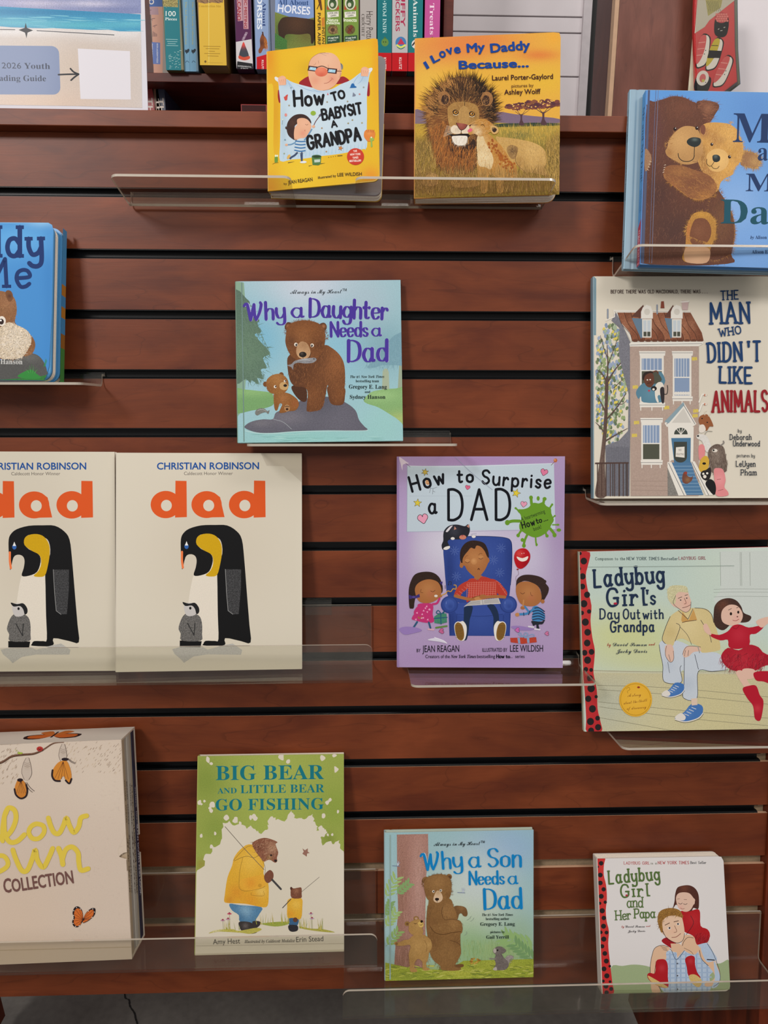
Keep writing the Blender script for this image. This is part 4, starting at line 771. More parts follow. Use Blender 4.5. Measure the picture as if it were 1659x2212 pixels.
# ---------------- cover: town house
def house():
    r=hardback('house','cream hardback with a drawn brick town house and red and blue lettering',12,'c4bdad','6f8a96'); a=art('house',(1220,560,3.779))
    bgc='c9c2b2'; ink='3a3f4a'
    a.fill([(235,130),(1900,130),(1900,2000),(235,2000)],bgc,[(700,350,400,'c4bcab',.6)],sm=0,step=90)
    a.fill([(235,140),(258,160),(256,620),(235,620)],'708a94',sm=0)
    # leaves of the tree
    cols=['6d7a55','8a9a6c','7787a0','95a58a','5c6b50','8b99ae']
    for i in range(430):
        t=RNG.random()*2*math.pi; q=math.sqrt(RNG.random()); x=375+q*145*math.cos(t); y=1010+q*505*math.sin(t)
        if x<258: x=262+RNG.random()*60
        a.ell(x,y,11,17,cols[i%6],20*math.sin(i),n=8)
    for i in range(40): x=262+RNG.random()*240; y=560+RNG.random()*880; a.ell(x,y,9,14,'c9b858',30,n=8)
    tr='54433c'
    a.fill('250,1932 262,1800 290,1600 312,1400 325,1200 330,980 355,980 350,1200 340,1420 325,1600 328,1760 335,1932',tr,[(300,1700,30,'6f5c52',.6,300)],tex=.5)
    for p,w in (('340,1000 300,930 260,900',12),('345,1010 410,900 500,800',14),('345,990 350,860 345,700',14),('350,860 390,760 440,620',8),('345,800 310,700 290,620',7),('340,1270 300,1180 262,1120',13),('345,1300 430,1200 500,1090',13),('335,1480 420,1430 510,1380',13),('325,1420 280,1360 250,1330',11),('420,1180 470,1180 505,1150',7),('400,1050 450,1000 500,960',6)): a.line(p,w,tr,taper=.7)
    # side wall, roof, front
    a.fill([(380,500),(420,430),(540,690),(525,1932),(335,1932),(330,1520),(440,1480),(515,1400),(520,1100),(440,780),(445,560)],'6f6f76',sm=0,tex=.4)
    for i in range(40): x=340+i*4.7; a.line([(x,1520+RNG.random()*20),(x,1930)],2,'55565e',sm=0)
    for x in (390,445,475,500): a.line([(x,1670),(x,1930)],8,'3f3734',sm=0)
    a.line([(250,1665),(515,1662)],12,'4a3832',sm=0)
    for x in range(265,515,35): a.line([(x,1668),(x,1932)],7,'4a3832',sm=0)
    a.fill([(400,418),(720,430),(1020,430),(1130,670),(540,672),(420,440)],'c8c4ba',sm=0)
    for i in range(11):
        x0=430+i*54; x1=548+i*53; a.fill([(x0,436),(x0+54,436),(x1+38,600),(x1+53,666),(x1,670),(x1-18,600),(x0+30,520)],['7d4c36','6e412e','8a5940'][i%3],[(x0+60,560,40,'9a6a50',.7,90)],sm=0,tex=.5); a.line([(x0,436),(x0+34,530),(x1-16,610),(x1,668)],4,'462c22')
        a.ell(x1+26,664,22,12,'5f3b2c')
    a.line([(400,418),(405,470),(335,500)],8,'d2cec4',sm=0); a.line([(400,418),(1020,425)],7,'d2cec4',sm=0)
    a.fill([(525,690),(545,676),(1130,672),(1128,690),(1092,710),(530,712)],'d2cec4',sm=0); a.line([(530,700),(1120,688)],3,ink,sm=0)
    a.fill([(530,712),(1092,710),(1092,1500),(1090,1932),(535,1932)],'a08c80',[(800,1100,300,'a99789',.6)],sm=0,tex=.2,step=70)
    for y in (1810,1850,1885): a.line([(540,y),(840,y+3)],3,'8a776c')
    for x,y in ((1035,800),(552,1030),(808,1198),(1045,1225),(1040,1265),(562,1320),(545,1425)): a.fill([(x,y),(x+42,y-2),(x+44,y+24),(x,y+28)],'c3ae55',sm=0,tex=.3)
    for x,y in ((350,410),(752,375)): a.line([(x,y),(x,y+70)],12,'7c8490',sm=0)
    a.fill([(785,345),(806,343),(812,400),(780,400)],'7a3e2e',sm=0); a.fill([(950,340),(1010,340),(1000,415),(958,415)],'b49c98',sm=0); a.line([(945,350),(1012,345)],10,'d2cec4',sm=0)
    for x in (625,868):
        k=x-625; a.fill([(540+k*1.12,470),(640+k,372),(650+k,480)],'5a3a30',sm=0); a.fill([(545+k*1.1,480),(x+8,485),(x+10,630),(620+k,650)],'5e7486',sm=0)
        a.fill([(x-4,485),(x-4,430),(x+10,395),(x+40,372),(x+75,385),(x+92,430),(x+92,485)],'d2cec4',sm=0); a.ell(x+45,430,24,26,'c0bbb0'); a.fill([(x+4,488),(x+84,488),(x+80,640),(x+6,640)],'ccc8be',sm=0)
        a.fill([(x+14,500),(x+74,500),(x+72,590),(x+16,590)],'b4bcc0',sm=0); a.fill([(x+16,592),(x+72,592),(x+72,630),(x+16,630)],'48493f',sm=0); a.line([(x+44,500),(x+44,630)],5,'d6d2c8',sm=0)
    def win(x0,x1,y0,y1,mid,dark):
        a.fill([(x0-14,y0-50),(x1+20,y0-50),(x1+16,y0-12),(x0-8,y0-12)],'d2cec4',sm=0); a.line([(x0-12,y0-36),(x1+16,y0-36)],3,ink,sm=0); a.fill([(x0-6,y0-12),(x1+6,y0-12),(x1+6,y1),(x0-6,y1)],'d2cec4',sm=0)
        a.fill([(x0+8,y0+10),(x1-10,y0+10),(x1-10,mid),(x0+8,mid)],'7c8ea8',sm=0); 
        for i in range(5): x=x0+18+i*(x1-x0-30)/5; a.line([(x,y0+10),(x,mid)],5,'c0c4c8',sm=0)
        a.fill([(x0+8,mid+8),(x1-10,mid+8),(x1-10,y1-8),(x0+8,y1-8)],'4a4c40' if dark else '7c8ea8',sm=0)
        a.line([(x0,mid+4),(x1,mid+4)],9,'d6d2c8',sm=0); a.fill([(x0-12,y1),(x1+18,y1),(x1+14,y1+38),(x0-6,y1+38)],'d2cec4',sm=0); a.line([(x0-10,y1+20),(x1+14,y1+20)],3,ink,sm=0)
        for x in (x0,x0+(x1-x0)*.5,x1-4): a.line([(x,y1+40),(x,y1+62)],8,'d2cec4',sm=0)
    win(618,800,800,1170,905,True); win(885,1025,800,1120,960,False); win(628,780,1345,1640,1500,True)
    for i in range(6): a.ell(905+i*20,1095,13,14,'d0ccc2')
    a.ell(660,1175,8,8,'d2cec4')
    # man at the window with a cat
    a.fill('580,1100 590,1060 640,1010 700,1020 760,1010 790,980 760,925 790,925 818,990 800,1040 790,1100 800,1165 640,1168 620,1120 600,1140','51788a',[(700,1100,60,'5f8798',.6)],n=3)
    a.fill('650,935 690,920 722,945 725,1010 700,1045 665,1035 645,990','5f3a2c'); a.fill('632,960 650,925 700,912 720,930 690,930 655,950 640,990','2c2320'); a.line('720,920 745,912 760,930',10,'5f3a2c'); a.ell(672,985,6,5,'e0dcd0'); a.ell(695,983,6,5,'e0dcd0'); a.line([(672,1012),(705,1008)],4,'2c1a14')
    a.fill('735,1040 760,1005 795,1010 808,1060 800,1130 808,1165 790,1165 775,1110 755,1120 765,1165 750,1165 735,1120','cfc9bd'); a.fill('775,1060 808,1050 808,1165 788,1165','2f2a2c'); a.ell(725,1055,24,20,'24211f'); a.ell(722,1062,10,9,'d8d2c6'); a.line('800,1100 830,1100 838,1060 835,1030',6,'24211f'); a.ell(686,1073,10,8,'a8404c')
    # door with pediment and steps
    a.fill([(812,1340),(968,1168),(1072,1345),(1040,1368),(830,1368)],'d2cec4',sm=0); a.fill([(870,1335),(968,1215),(1030,1335)],'bdb9b0',sm=0); a.line([(830,1345),(968,1190),(1060,1345)],4,ink,sm=0); a.fill([(812,1325),(965,1165),(975,1190),(845,1340)],'7f949c',sm=0)
    a.fill([(840,1368),(1050,1368),(1045,1660),(1000,1640),(870,1640),(850,1660)],'d2cec4',sm=0); a.ell(945,1425,55,50,'3f443e'); a.fill([(880,1430),(1010,1430),(1010,1480),(880,1480)],'d2cec4',sm=0)
    for t in (-40,-14,14,40): a.line([(945,1430),(945+t,1380)],5,'d2cec4',sm=0)
    a.fill([(866,1460),(1026,1458),(1022,1740),(900,1740)],'456c8a',sm=0); a.fill(rrect(888,995,1490,1660,50,'0011'),'3b3f3a',sm=0); a.fill([(905,1535),(975,1530),(975,1620),(902,1612)],'d0ccc2',sm=0); a.text('NO',928,1565,950,1564,16,'3a3a3a'); a.text('SOLICITING',908,1598,970,1600,16,'3a3a3a')
    a.fill([(866,1740),(870,1660),(1030,1660),(1060,1760),(1130,1925),(980,1925)],'4a6f90',sm=0)
    for i in range(9): y=1690+i*28; a.line([(880+i*12,y),(1040+i*11,y)],4,'7d9ab0',sm=0)
    a.fill([(835,1655),(868,1655),(992,1928),(925,1930),(836,1720)],'d2cec4',sm=0); a.line([(845,1665),(972,1928)],4,ink,sm=0); a.fill([(836,1700),(925,1930),(838,1930)],'77746e',sm=0,tex=.6)
    a.fill([(1025,1650),(1058,1650),(1208,1925),(1150,1928)],'d2cec4',sm=0); a.line([(1035,1655),(1172,1925)],4,ink,sm=0)
    a.fill('955,1790 965,1745 985,1735 1000,1770 1030,1780 1042,1770 1035,1805 1000,1832 965,1825','6a4034',[(1000,1800,20,'8a6a44',.7)]); a.ell(985,1745,12,12,'8a3a2c')
    # queue of animals
    for x,y in ((1120,1105),(1120,1180)): a.line([(1095,y+60),(x,y),(x+30,y+5)],14,'d4cfc4'); a.fill([(x+15,y-6),(x+42,y+2),(x+15,y+14)],'b06040',sm=0)
    a.fill('1095,1290 1130,1268 1170,1275 1210,1360 1180,1365 1150,1400 1095,1340','8a5434'); a.fill('1095,1360 1130,1350 1148,1390 1125,1415 1095,1410','d0c8bc'); a.line('1140,1272 1142,1245 1155,1238',6,'c9c2b0'); a.line('1170,1280 1186,1258',6,'c9c2b0'); a.ell(1118,1300,7,5,'2a1c18'); a.ell(1160,1332,7,5,'2a1c18')
    a.fill('1072,1440 1100,1428 1150,1440 1180,1490 1195,1560 1150,1570 1120,1490 1080,1465','c9c6bf',tex=.2); a.line('1140,1430 1160,1405 1200,1405',6,'9c978c'); a.ell(1085,1443,9,8,'262321')
    a.fill('1090,1530 1115,1510 1138,1530 1140,1600 1100,1640 1090,1600','cb7f80'); a.fill('1170,1560 1230,1510 1290,1530 1310,1600 1322,1700 1300,1740 1200,1740 1175,1660','5f5148',[(1240,1600,40,'8a7c70',.7)],tex=.7); a.hair('1170,1560 1290,1530 1322,1700 1200,1740',['75665a','4a3f38','8d8074'],200,30,90,4,15); a.ell(1222,1562,22,14,'cfc8bc'); a.ell(1212,1560,8,8,'1c1a18'); a.line('1270,1520 1295,1500 1292,1485',10,'7c7670')
    a.fill('1092,1700 1110,1630 1150,1605 1175,1640 1165,1710 1120,1735 1100,1730','bf9a3a'); a.ell(1135,1668,15,10,'1d1a18'); a.fill('1105,1760 1120,1730 1150,1720 1185,1700 1190,1760 1170,1800 1130,1800','262322'); a.ell(1128,1752,9,9,'d8d4c8'); a.ell(1160,1748,9,9,'d8d4c8'); a.ell(1140,1775,14,14,'d0cabe')
    a.fill('1215,1720 1250,1705 1290,1720 1310,1800 1300,1860 1330,1900 1325,1930 1235,1930 1222,1830','cb7f80',[(1260,1800,40,'d69494',.6)]); a.line('1240,1800 1270,1795',4,'8a4a4c'); a.line('1250,1890 1290,1880',4,'8a4a4c'); a.fill('1145,1830 1180,1795 1220,1820 1232,1880 1215,1925 1170,1880','1d1c1d')
    # lettering
    a.text('BEFORE THERE WAS OLD MACDONALD, THERE WAS . . .',375,278,1160,278,27,'3c2626','M')
    nb='1d3a63'
    a.hand('THE',1272,332,1412,326,70,10,nb,'slab',2,gap=7); a.hand('MAN',1190,525,1500,520,165,21,nb,'slab',2,gap=8); a.hand('WHO',1262,632,1436,606,62,10,nb,'slab',2,gap=7)
    a.hand('DIDN',1170,838,1440,830,150,20,nb,'slab',2,gap=8); a.hand("'T",1500,832,1590,830,158,20,nb,'slab',1,gap=10); a.hand('LIKE',1262,1008,1520,1012,128,19,nb,'slab',2,gap=7)
    a.hand('ANIMALS',1205,1245,1650,1240,165,20,'8a1f26','slab',2,gap=8)
    a.text('by',1410,1412,1438,1412,26,'33383f','M'); a.text('Deborah',1345,1472,1518,1472,44,'33383f','M',off=.008); a.text('Underwood',1372,1524,1586,1526,44,'33383f','M',off=.008); a.text('pictures by',1402,1614,1546,1616,26,'33383f','M'); a.text('LeUyen',1395,1692,1550,1692,46,'33383f','M',off=.008); a.text('Pham',1435,1762,1560,1762,46,'33383f','M',off=.008)
    a.build('cover_print',r,M['matte'],-.0001)
    A=Art([(0,0),(100,0),(100,1000),(0,1000)],[(0,.289),(.011,.289),(.011,0),(0,0)]); 
house()
# ---------------- cover: armchair, two children and a balloon
def heart(a,x,y,s,c,rot=0,o='3a2a30'):
    T=np.array([(0,.95),(-.55,.45),(-.95,-.05),(-.9,-.55),(-.5,-.85),(-.12,-.7),(0,-.35),(.12,-.7),(.5,-.85),(.9,-.55),(.95,-.05),(.55,.45)])
    r=math.radians(rot); R=np.array([[math.cos(r),math.sin(r)],[-math.sin(r),math.cos(r)]]); q=T@R*s+np.array([x,y]); a.fill(q,c,n=3); a.line(q,max(2,s*.1),o,closed=True,n=3)
def star(a,x,y,s,c,n=5,rot=0,o=None):
    q=[(x+s*(1 if i%2==0 else .42)*math.sin(math.pi*i/n+rot),y-s*(1 if i%2==0 else .42)*math.cos(math.pi*i/n+rot)) for i in range(2*n)]
    a.fill(q,c,sm=0)
    if o: a.line(q,2.5,o,sm=0,closed=True)
def surprise():
    r=hardback('surprise','lilac hardback with a man asleep in a blue armchair on the cover',12,'a98fb4','9a7fa8'); a=art('surprise',(830,960,3.687)); I='101218'
    a.fill([(95,90),(1445,90),(1445,1800),(95,1800)],'a08cae',[(600,800,420,'c2c0cc',1,300),(1100,900,300,'b9b4c6',.8,300),(700,1720,700,'987ca6',.8,120),(1400,700,120,'927ca2',.6,500),(150,700,80,'a089b4',.6,500),(700,120,500,'9a7aa4',.8,60)],sm=0,step=32,tex=.08)
    a.fill([(185,172),(700,168),(1350,150),(1362,675),(1000,680),(500,686),(182,694)],'aebbc4',[(700,400,400,'b4c3cb',.7)],sm=0,step=60,tex=.05); a.line([(182,172),(180,694),(600,692),(1365,680)],3,'8b90a4',sm=0); a.line([(186,170),(600,176),(1350,152)],4,'c8ced6'); a.line([(200,410),(700,410)],2,'9ca8b2')
    a.fill('120,100 180,140 195,150 150,160 145,205 130,150','c8b9c4'); a.line([(170,150),(208,180)],3,'54454c'); a.ell(1362,128,15,16,'a65a30',0,[(1358,124,7,'d59a6a',.9)]); a.line([(1355,140),(1328,166)],4,'6a4a3c')
    # title
    a.hand('How',225,375,485,305,118,20,I,'mono',1,gap=9); a.ell(348,300,21,22,'c9996c'); a.ell(341,294,3,3,'5a3020'); a.ell(355,294,3,3,'5a3020'); a.line('338,306 348,314 358,306',3,'5a3020')
    a.line('352,342 385,350 420,340',2.5,'55585f'); a.line('370,345 360,385',2.5,'55585f'); a.line('388,350 385,395',2.5,'55585f'); a.line('388,370 405,378',2.5,'55585f')
    a.hand('to',585,300,705,298,96,19,I,'mono',gap=9); a.hand('Surprise',780,308,1318,346,105,18,I,'mono',2,gap=8,bend=-8); a.hand('a',358,545,412,545,118,19,I,'mono')
    a.hand('DAD',512,600,1000,598,240,22,I,'mono',gap=9)
    star(a,325,220,30,'b9a045',6,.2,'54482c'); star(a,265,465,34,'c9b63e',5,.1,'54482c'); star(a,1050,388,36,'cdb936',5,.3,'54482c')
    heart(a,1272,222,30,'c9708e',15); heart(a,664,342,20,'c9607e',10); heart(a,1110,476,26,'cf8ea4',8); heart(a,308,590,42,'d391a8',-12)
    # splash sticker
    g='5f8a26'
    a.fill('1060,520 1085,560 1090,600 1075,640 1080,680 1110,700 1140,720 1190,740 1235,735 1280,710 1310,680 1330,640 1350,600 1330,550 1325,510 1290,490 1265,460 1230,470 1200,465 1175,470 1150,500 1110,515',g,n=3)
    for p,w,e in (('1180,500 1172,470 1168,425',22,(1168,424,15,17)),('1265,480 1270,450 1275,432',20,(1276,434,16,15)),('1310,520 1325,495 1338,478',14,(1336,479,9,9)),('1075,540 1060,520 1048,508',12,(1046,508,9,9)),('1080,610 1020,610 980,622',24,(980,622,19,21)),('1095,680 1080,700 1068,722',16,(1066,724,14,15)),('1140,715 1120,760 1110,800',18,(1112,806,15,17)),('1205,735 1208,780 1213,798',12,(1213,798,9,12)),('1285,700 1292,725 1298,728',16,(1296,728,13,13)),('1320,670 1345,700 1356,722',22,(1356,722,16,18)),('1335,590 1350,575 1360,570',10,(1358,569,8,7)),('1340,640 1380,640',10,(1382,640,12,8))): a.line(p,w,g); a.ell(*e,g)
    a.ell(1225,430,12,18,g); a.ell(1100,760,14,15,g); a.ell(1390,682,18,13,g)
    a.text('A heartwarming',1094,612,1282,545,32,'1d2a1a','r'); a.hand('How',1103,668,1200,640,52,9,'141a14','mono',gap=8); a.hand('to',1215,630,1256,618,40,8,'141a14','mono'); a.text('...',1268,615,1306,602,26,'141a14','b',off=.03); a.text('book!',1192,690,1254,668,32,'1d2a1a','r')
    # chair
    C1,C2,C3='2b3f80','3b5296','1e2d63'
    a.fill('480,770 500,745 560,735 720,730 850,732 960,742 1005,765 1017,830 1015,1000 1005,1120 985,1230 900,1260 600,1260 510,1210 490,1100 478,950 470,840',C1,[(740,900,220,C2,.7,200),(520,1000,40,C3,.6,200),(1000,900,40,C3,.5,200)],step=26,tex=.12,n=3); a.line('480,770 500,745 560,735 720,730 850,732 960,742 1005,765 1017,830 1015,1000 1005,1120',4,'17224c')
    for x,y in ((560,845),(930,825),(870,920),(920,1020),(575,1050)):
        for k in range(9): an=k*.7+.2; a.line([(x+6*math.cos(an),y+6*math.sin(an)),(x+38*math.cos(an),y+38*math.sin(an))],2.5,'5a6fa8',sm=0)
    a.fill([(510,1290),(1010,1280),(1000,1525),(520,1522)],C1,[(760,1400,160,C2,.5,90),(540,1420,30,C3,.6,100)],sm=0,step=24,tex=.1); a.fill('560,1270 700,1260 940,1260 960,1300 950,1350 760,1368 590,1360','33488c'); a.line('575,1350 760,1368 945,1350',3,C3)
    for x,sg in ((520,1),(988,-1)): a.ell(x,1275,70,70,C1,0,[(x,1260,50,C2,.7)]); a.line([(x+62*math.cos(t*.35),1275+62*math.sin(t*.35)) for t in range(19)],3,C3); a.ell(x,1275,38,42,C2,0,[(x+8,1290,26,C1,.8)]); a.line([(x-26+i*.1,1250+i*5) for i in range(5)],3,'6a7cb4')
    a.line([(525,1350),(530,1520)],3,C3); a.line([(1000,1350),(995,1520)],3,C3); a.line([(575,1360),(580,1520)],3,C3); a.line([(950,1360),(945,1510)],3,C3)
    # cat
    a.fill('470,720 480,680 520,645 580,637 640,650 665,635 680,660 678,700 650,745 590,755 530,755 505,770 515,800 522,820 495,838 465,835 457,800 470,765','22232a',[(560,690,40,'3a3c46',.7)],tex=.2)
    a.fill('490,690 520,655 545,645 530,665 505,695','c8c4c8'); a.ell(625,738,28,18,'b9745f'); a.ell(545,748,16,11,'d2cec8'); a.ell(712,733,16,11,'d2cec8'); a.fill([(655,650),(677,634),(675,665)],'b07a6a',sm=0); a.fill([(560,650),(575,672),(555,680)],'b07a6a',sm=0); a.ell(622,725,7,5,'a04a50'); a.fill('495,838 470,832 485,815 520,808 520,825','d2cec8'); a.line([(690,715),(735,705)],2,'8f90a0'); a.line([(690,722),(735,720)],2,'8f90a0')
    # sleeping man
    sk='9a6238'; sk2='b07a4a'; hr='2e211c'
    a.fill('605,940 615,880 650,810 710,785 780,795 820,850 828,905 835,920 820,960 800,1000 760,1050 735,1062 700,1040 660,1000 640,965 610,965',sk,[(720,900,70,sk2,.7),(640,1000,40,'844f2c',.5)],step=14,tex=.1)
    a.fill('603,900 608,840 640,790 690,765 750,768 800,790 828,850 832,900 818,890 800,850 770,815 735,805 720,830 690,822 665,850 640,880 625,910 622,945 612,940',hr,tex=.5); a.ell(615,962,15,20,sk); a.ell(826,922,12,20,sk)
    a.ell(662,925,20,15,sk2); a.ell(770,898,20,15,sk2); a.line('645,932 662,942 680,932',4,'5a3420'); a.line('752,905 770,912 786,902',4,'5a3420'); a.line('640,905 655,885 668,885',3,'6a4024'); a.line('750,880 765,866 780,870',3,'6a4024'); a.ell(715,930,24,26,sk2,0,[(712,925,14,'c4905e',.7)]); a.line('745,995 752,986 758,996',6,'4a241a')
    a.fill('720,1050 780,1045 775,1090 745,1075 725,1085',sk)
    rd='a8372a'
    a.fill('665,1085 710,1065 745,1080 780,1050 850,1070 890,1100 900,1180 880,1215 800,1225 700,1235 655,1255 668,1180',rd,n=3,tex=.2); a.fill('565,1170 600,1120 665,1085 690,1095 660,1150 620,1180 600,1215 560,1205',rd,n=3); a.fill('850,1072 900,1085 945,1130 980,1180 965,1215 915,1200 880,1140',rd,n=3)
    for i in range(13): x=660+i*19; a.line([(x,1085+abs(i-6)*3),(x-6,1230)],2,'d08070')
    for i in range(10): y=1095+i*15; a.line([(662,y+6),(890,y)],2,'d08070')
    for i in range(5): a.line([(575+i*20,1185-i*18),(605+i*18,1205-i*18)],2,'d08070'); a.line([(890+i*16,1085+i*22),(930+i*12,1110+i*22)],2,'d08070')
    a.line('565,1205 615,1218 680,1232 740,1230',24,sk,n=3); a.line('960,1215 890,1210 820,1215 760,1222',24,sk,n=3); a.ell(750,1225,32,20,sk2); a.ell(785,1212,30,18,sk); a.line('700,1222 735,1210 760,1205',5,'70421f')
    a.fill([(632,1292),(690,1245),(780,1236),(910,1222),(928,1268),(790,1276),(660,1284)],'b4b1ad',sm=0); a.line([(780,1238),(788,1275)],3,'6a6a6e',sm=0)
    for i in range(6): a.line([(685-i*6,1252+i*5),(765,1244+i*5)],2,'77777a'); a.line([(795,1240+i*5),(905+i*2,1228+i*6)],2,'77777a')
    a.fill('640,1295 700,1285 700,1330 680,1400 672,1480 655,1555 625,1540 632,1420 635,1340','1d2c46'); a.fill('820,1280 870,1275 905,1330 915,1410 900,1500 870,1470 870,1380 845,1320','1d2c46')
    for x0,fl in ((605,1),(925,-1)):
        q=P('0,-75 25,-78 50,-40 50,20 35,70 5,78 -25,60 -42,10 -46,-50 -25,-75'); q=q*np.array([fl,1])+np.array([x0,1485]); a.fill(q,'d2cdc4'); q2=P('-5,-68 15,-50 30,0 30,50 10,74 -20,58 -38,10 -42,-45 -25,-70')*np.array([fl,1])+np.array([x0,1487]); a.fill(q2,'7a5826',tex=.2)
        for i in range(9): a.line([(x0-fl*34,1440+i*12),(x0+fl*20,1446+i*12)],3,'4e3818')
    # girl with party blower
    a.fill('200,1290 195,1160 215,1080 250,1030 320,1012 390,1020 440,1060 465,1130 460,1180 440,1150 420,1100 380,1080 320,1090 270,1110 245,1150 250,1200 240,1260 235,1300 215,1305',hr,tex=.4)
    a.fill('245,1170 255,1120 300,1085 360,1072 420,1090 448,1130 455,1180 430,1225 380,1255 320,1262 270,1240',sk,[(350,1150,60,sk2,.6),(370,1185,30,'a85c44',.5)],step=12); a.fill([(195,1195),(225,1205),(225,1225),(200,1230)],'3a2f6a',sm=0); a.fill([(280,1188),(240,1208),(245,1225),(285,1215)],'3a2f6a',sm=0); a.ell(235,1213,12,10,'4a3f80'); a.fill([(440,1095),(465,1090),(460,1120)],'3a2f6a',sm=0)
    a.line('370,1165 388,1172 405,1160',4,'5a3420'); a.line('295,1150 290,1175 310,1180',3,'5a3420'); a.ell(412,1205,14,10,'c9c4b8')
    a.fill('270,1270 330,1262 388,1275 385,1350 395,1410 330,1418 250,1400 218,1385 250,1330 265,1300','b03068',tex=.1,n=3); a.line('385,1270 420,1262 440,1225',16,'b03068'); a.line('265,1300 245,1340 285,1370',20,'b03068'); a.ell(285,1375,18,12,sk); a.ell(445,1205,16,12,sk)
    for i in range(12): star(a,245+RNG.random()*130,1285+RNG.random()*110,10,'d89ab8',3,RNG.random())
    a.line([(262,1412),(232,1458)],14,'2a4f6e',sm=0); a.line([(355,1415),(368,1460)],14,'2a4f6e',sm=0); a.line([(225,1465),(258,1478)],12,'c49aa4'); a.line([(350,1470),(395,1474)],12,'c49aa4')
    a.line('455,1200 490,1185 505,1165 530,1170 548,1148 570,1150 572,1122 555,1118',7,'b98a34'); a.line([(512,1115),(516,1090),(535,1092),(532,1112)],4,'2a2c3a',sm=0); a.ell(512,1116,5,4,'2a2c3a'); a.ell(531,1113,5,4,'2a2c3a'); a.line([(485,1120),(486,1148)],3,'2a2c3a')
    # balloon
    a.fill('1033,910 1045,855 1085,828 1130,832 1160,870 1158,920 1130,965 1090,990 1055,975','a8141e',[(1075,870,30,'cc4a44',.7),(1130,950,40,'7d0c18',.6)],step=10); a.fill('1055,893 1100,905 1145,890 1135,920 1100,932 1070,920','d8cfc4'); a.line('1060,990 1070,1030 1048,1055 1050,1090',2.5,'8c7480'); a.ell(1062,994,9,5,'8a1018'); a.ell(1095,868,3,3,'e0d4cc'); a.ell(1112,866,3,3,'e0d4cc')
    # boy
    a.fill('1050,1115 1060,1070 1100,1042 1160,1037 1230,1050 1275,1075 1285,1105 1310,1140 1305,1180 1290,1210 1270,1240 1245,1235 1250,1180 1225,1130 1150,1090 1090,1095 1055,1160','332420',tex=.4)
    for i in range(14): a.ell(1080+i*15,1052+abs(i-5)*5,16,14,'332420')
    a.fill('1048,1165 1055,1120 1090,1095 1150,1092 1220,1125 1248,1180 1250,1240 1210,1280 1150,1288 1090,1270 1060,1220',sk,[(1150,1180,60,sk2,.6),(1170,1220,30,'a85c44',.4)],step=12); a.ell(1262,1250,15,16,sk); a.line('1085,1180 1102,1190 1118,1180',4,'5a3420'); a.line('1165,1175 1170,1200 1185,1205',3,'5a3420'); a.line([(1110,1240),(1105,1290)],11,sk2); a.ell(1103,1300,18,14,sk)
    a.fill('1180,1300 1210,1285 1250,1310 1280,1360 1270,1400 1200,1412 1175,1385 1185,1340','3d78a8',n=3)
    for i in range(5): a.line([(1182,1308+i*22),(1230,1300+i*22),(1276,1330+i*18)],8,'1e2c48')
    a.line('1190,1310 1140,1345 1075,1352',18,'3d78a8'); a.line('1150,1330 1120,1290',14,'3d78a8'); a.line([(1160,1325),(1150,1355)],7,'1e2c48'); a.line([(1110,1340),(1112,1362)],6,'1e2c48'); a.ell(1060,1355,17,15,sk2)
    a.fill('1175,1405 1250,1412 1280,1395 1262,1430 1230,1435 1235,1465 1215,1468 1210,1435 1190,1445 1180,1430','23262e'); a.line([(1150,1450),(1190,1455)],12,'c9c4cc'); a.line([(1200,1470),(1240,1475)],12,'c9c4cc')
    a.fill('120,1470 160,1450 250,1455 300,1480 240,1500 160,1512','8a72a8'); a.fill('1010,1450 1080,1445 1190,1470 1150,1480 1050,1475','8a72a8')
    # presents and paper plane
    a.fill([(398,1370),(440,1340),(495,1345),(500,1415),(450,1428),(400,1420)],'3f7a62',sm=0,tex=.4); a.line([(398,1385),(500,1375)],8,'24506a',sm=0); a.line([(450,1342),(452,1428)],8,'24506a',sm=0); a.line('452,1345 430,1320 415,1340 452,1348 480,1325 470,1345',7,'24506a')
    a.line([(412,1458),(498,1445)],14,'5a7a3a',sm=0); a.fill('345,1555 420,1540 500,1582 440,1570','c4c0cc'); a.line([(400,1535),(470,1560),(498,1582)],6,'d2ced8'); heart(a,455,1485,22,'b05a84',80); heart(a,1060,1478,20,'b860a0',85); heart(a,1295,1506,18,'b86a90',85)
    a.fill([(1003,1540),(1210,1535),(1215,1575),(1100,1588),(1008,1575)],'a83c2c',sm=0,tex=.3); a.fill([(1060,1540),(1080,1540),(1085,1585),(1068,1585)],'7a90b0',sm=0); a.fill([(1135,1538),(1155,1538),(1158,1580),(1140,1582)],'7a90b0',sm=0); a.line('1100,1535 1070,1510 1085,1500 1105,1530 1120,1500 1145,1510 1110,1535 1180,1512 1190,1530 1120,1540',7,'7a90b0')
    a.text('BY',258,1652,290,1652,27,I); a.text('JEAN REAGAN',304,1652,597,1650,54,I); a.text('ILLUSTRATED BY',782,1650,980,1650,30,I); a.text('LEE WILDISH',1003,1650,1265,1650,54,I)
    a.text('Creators of the',328,1700,522,1700,27,I); a.text('New York Times',530,1700,733,1700,27,I,'I'); a.text('bestselling',740,1700,883,1700,27,I); a.hand('How',895,1700,955,1700,27,6,I,'mono'); a.hand('to',970,1699,1000,1699,22,6,I); a.text('...  series',1004,1700,1118,1700,27,I)
    a.line([(560,95),(700,230),(860,360)],3,'8f93a8'); a.fill([(104,95),(116,95),(116,1798),(104,1798)],'9379a6',sm=0); a.line([(95,750),(110,754)],3,'4a3a5a')
    a.build('cover_print',r,M['art_lam'],-.0001)
surprise()
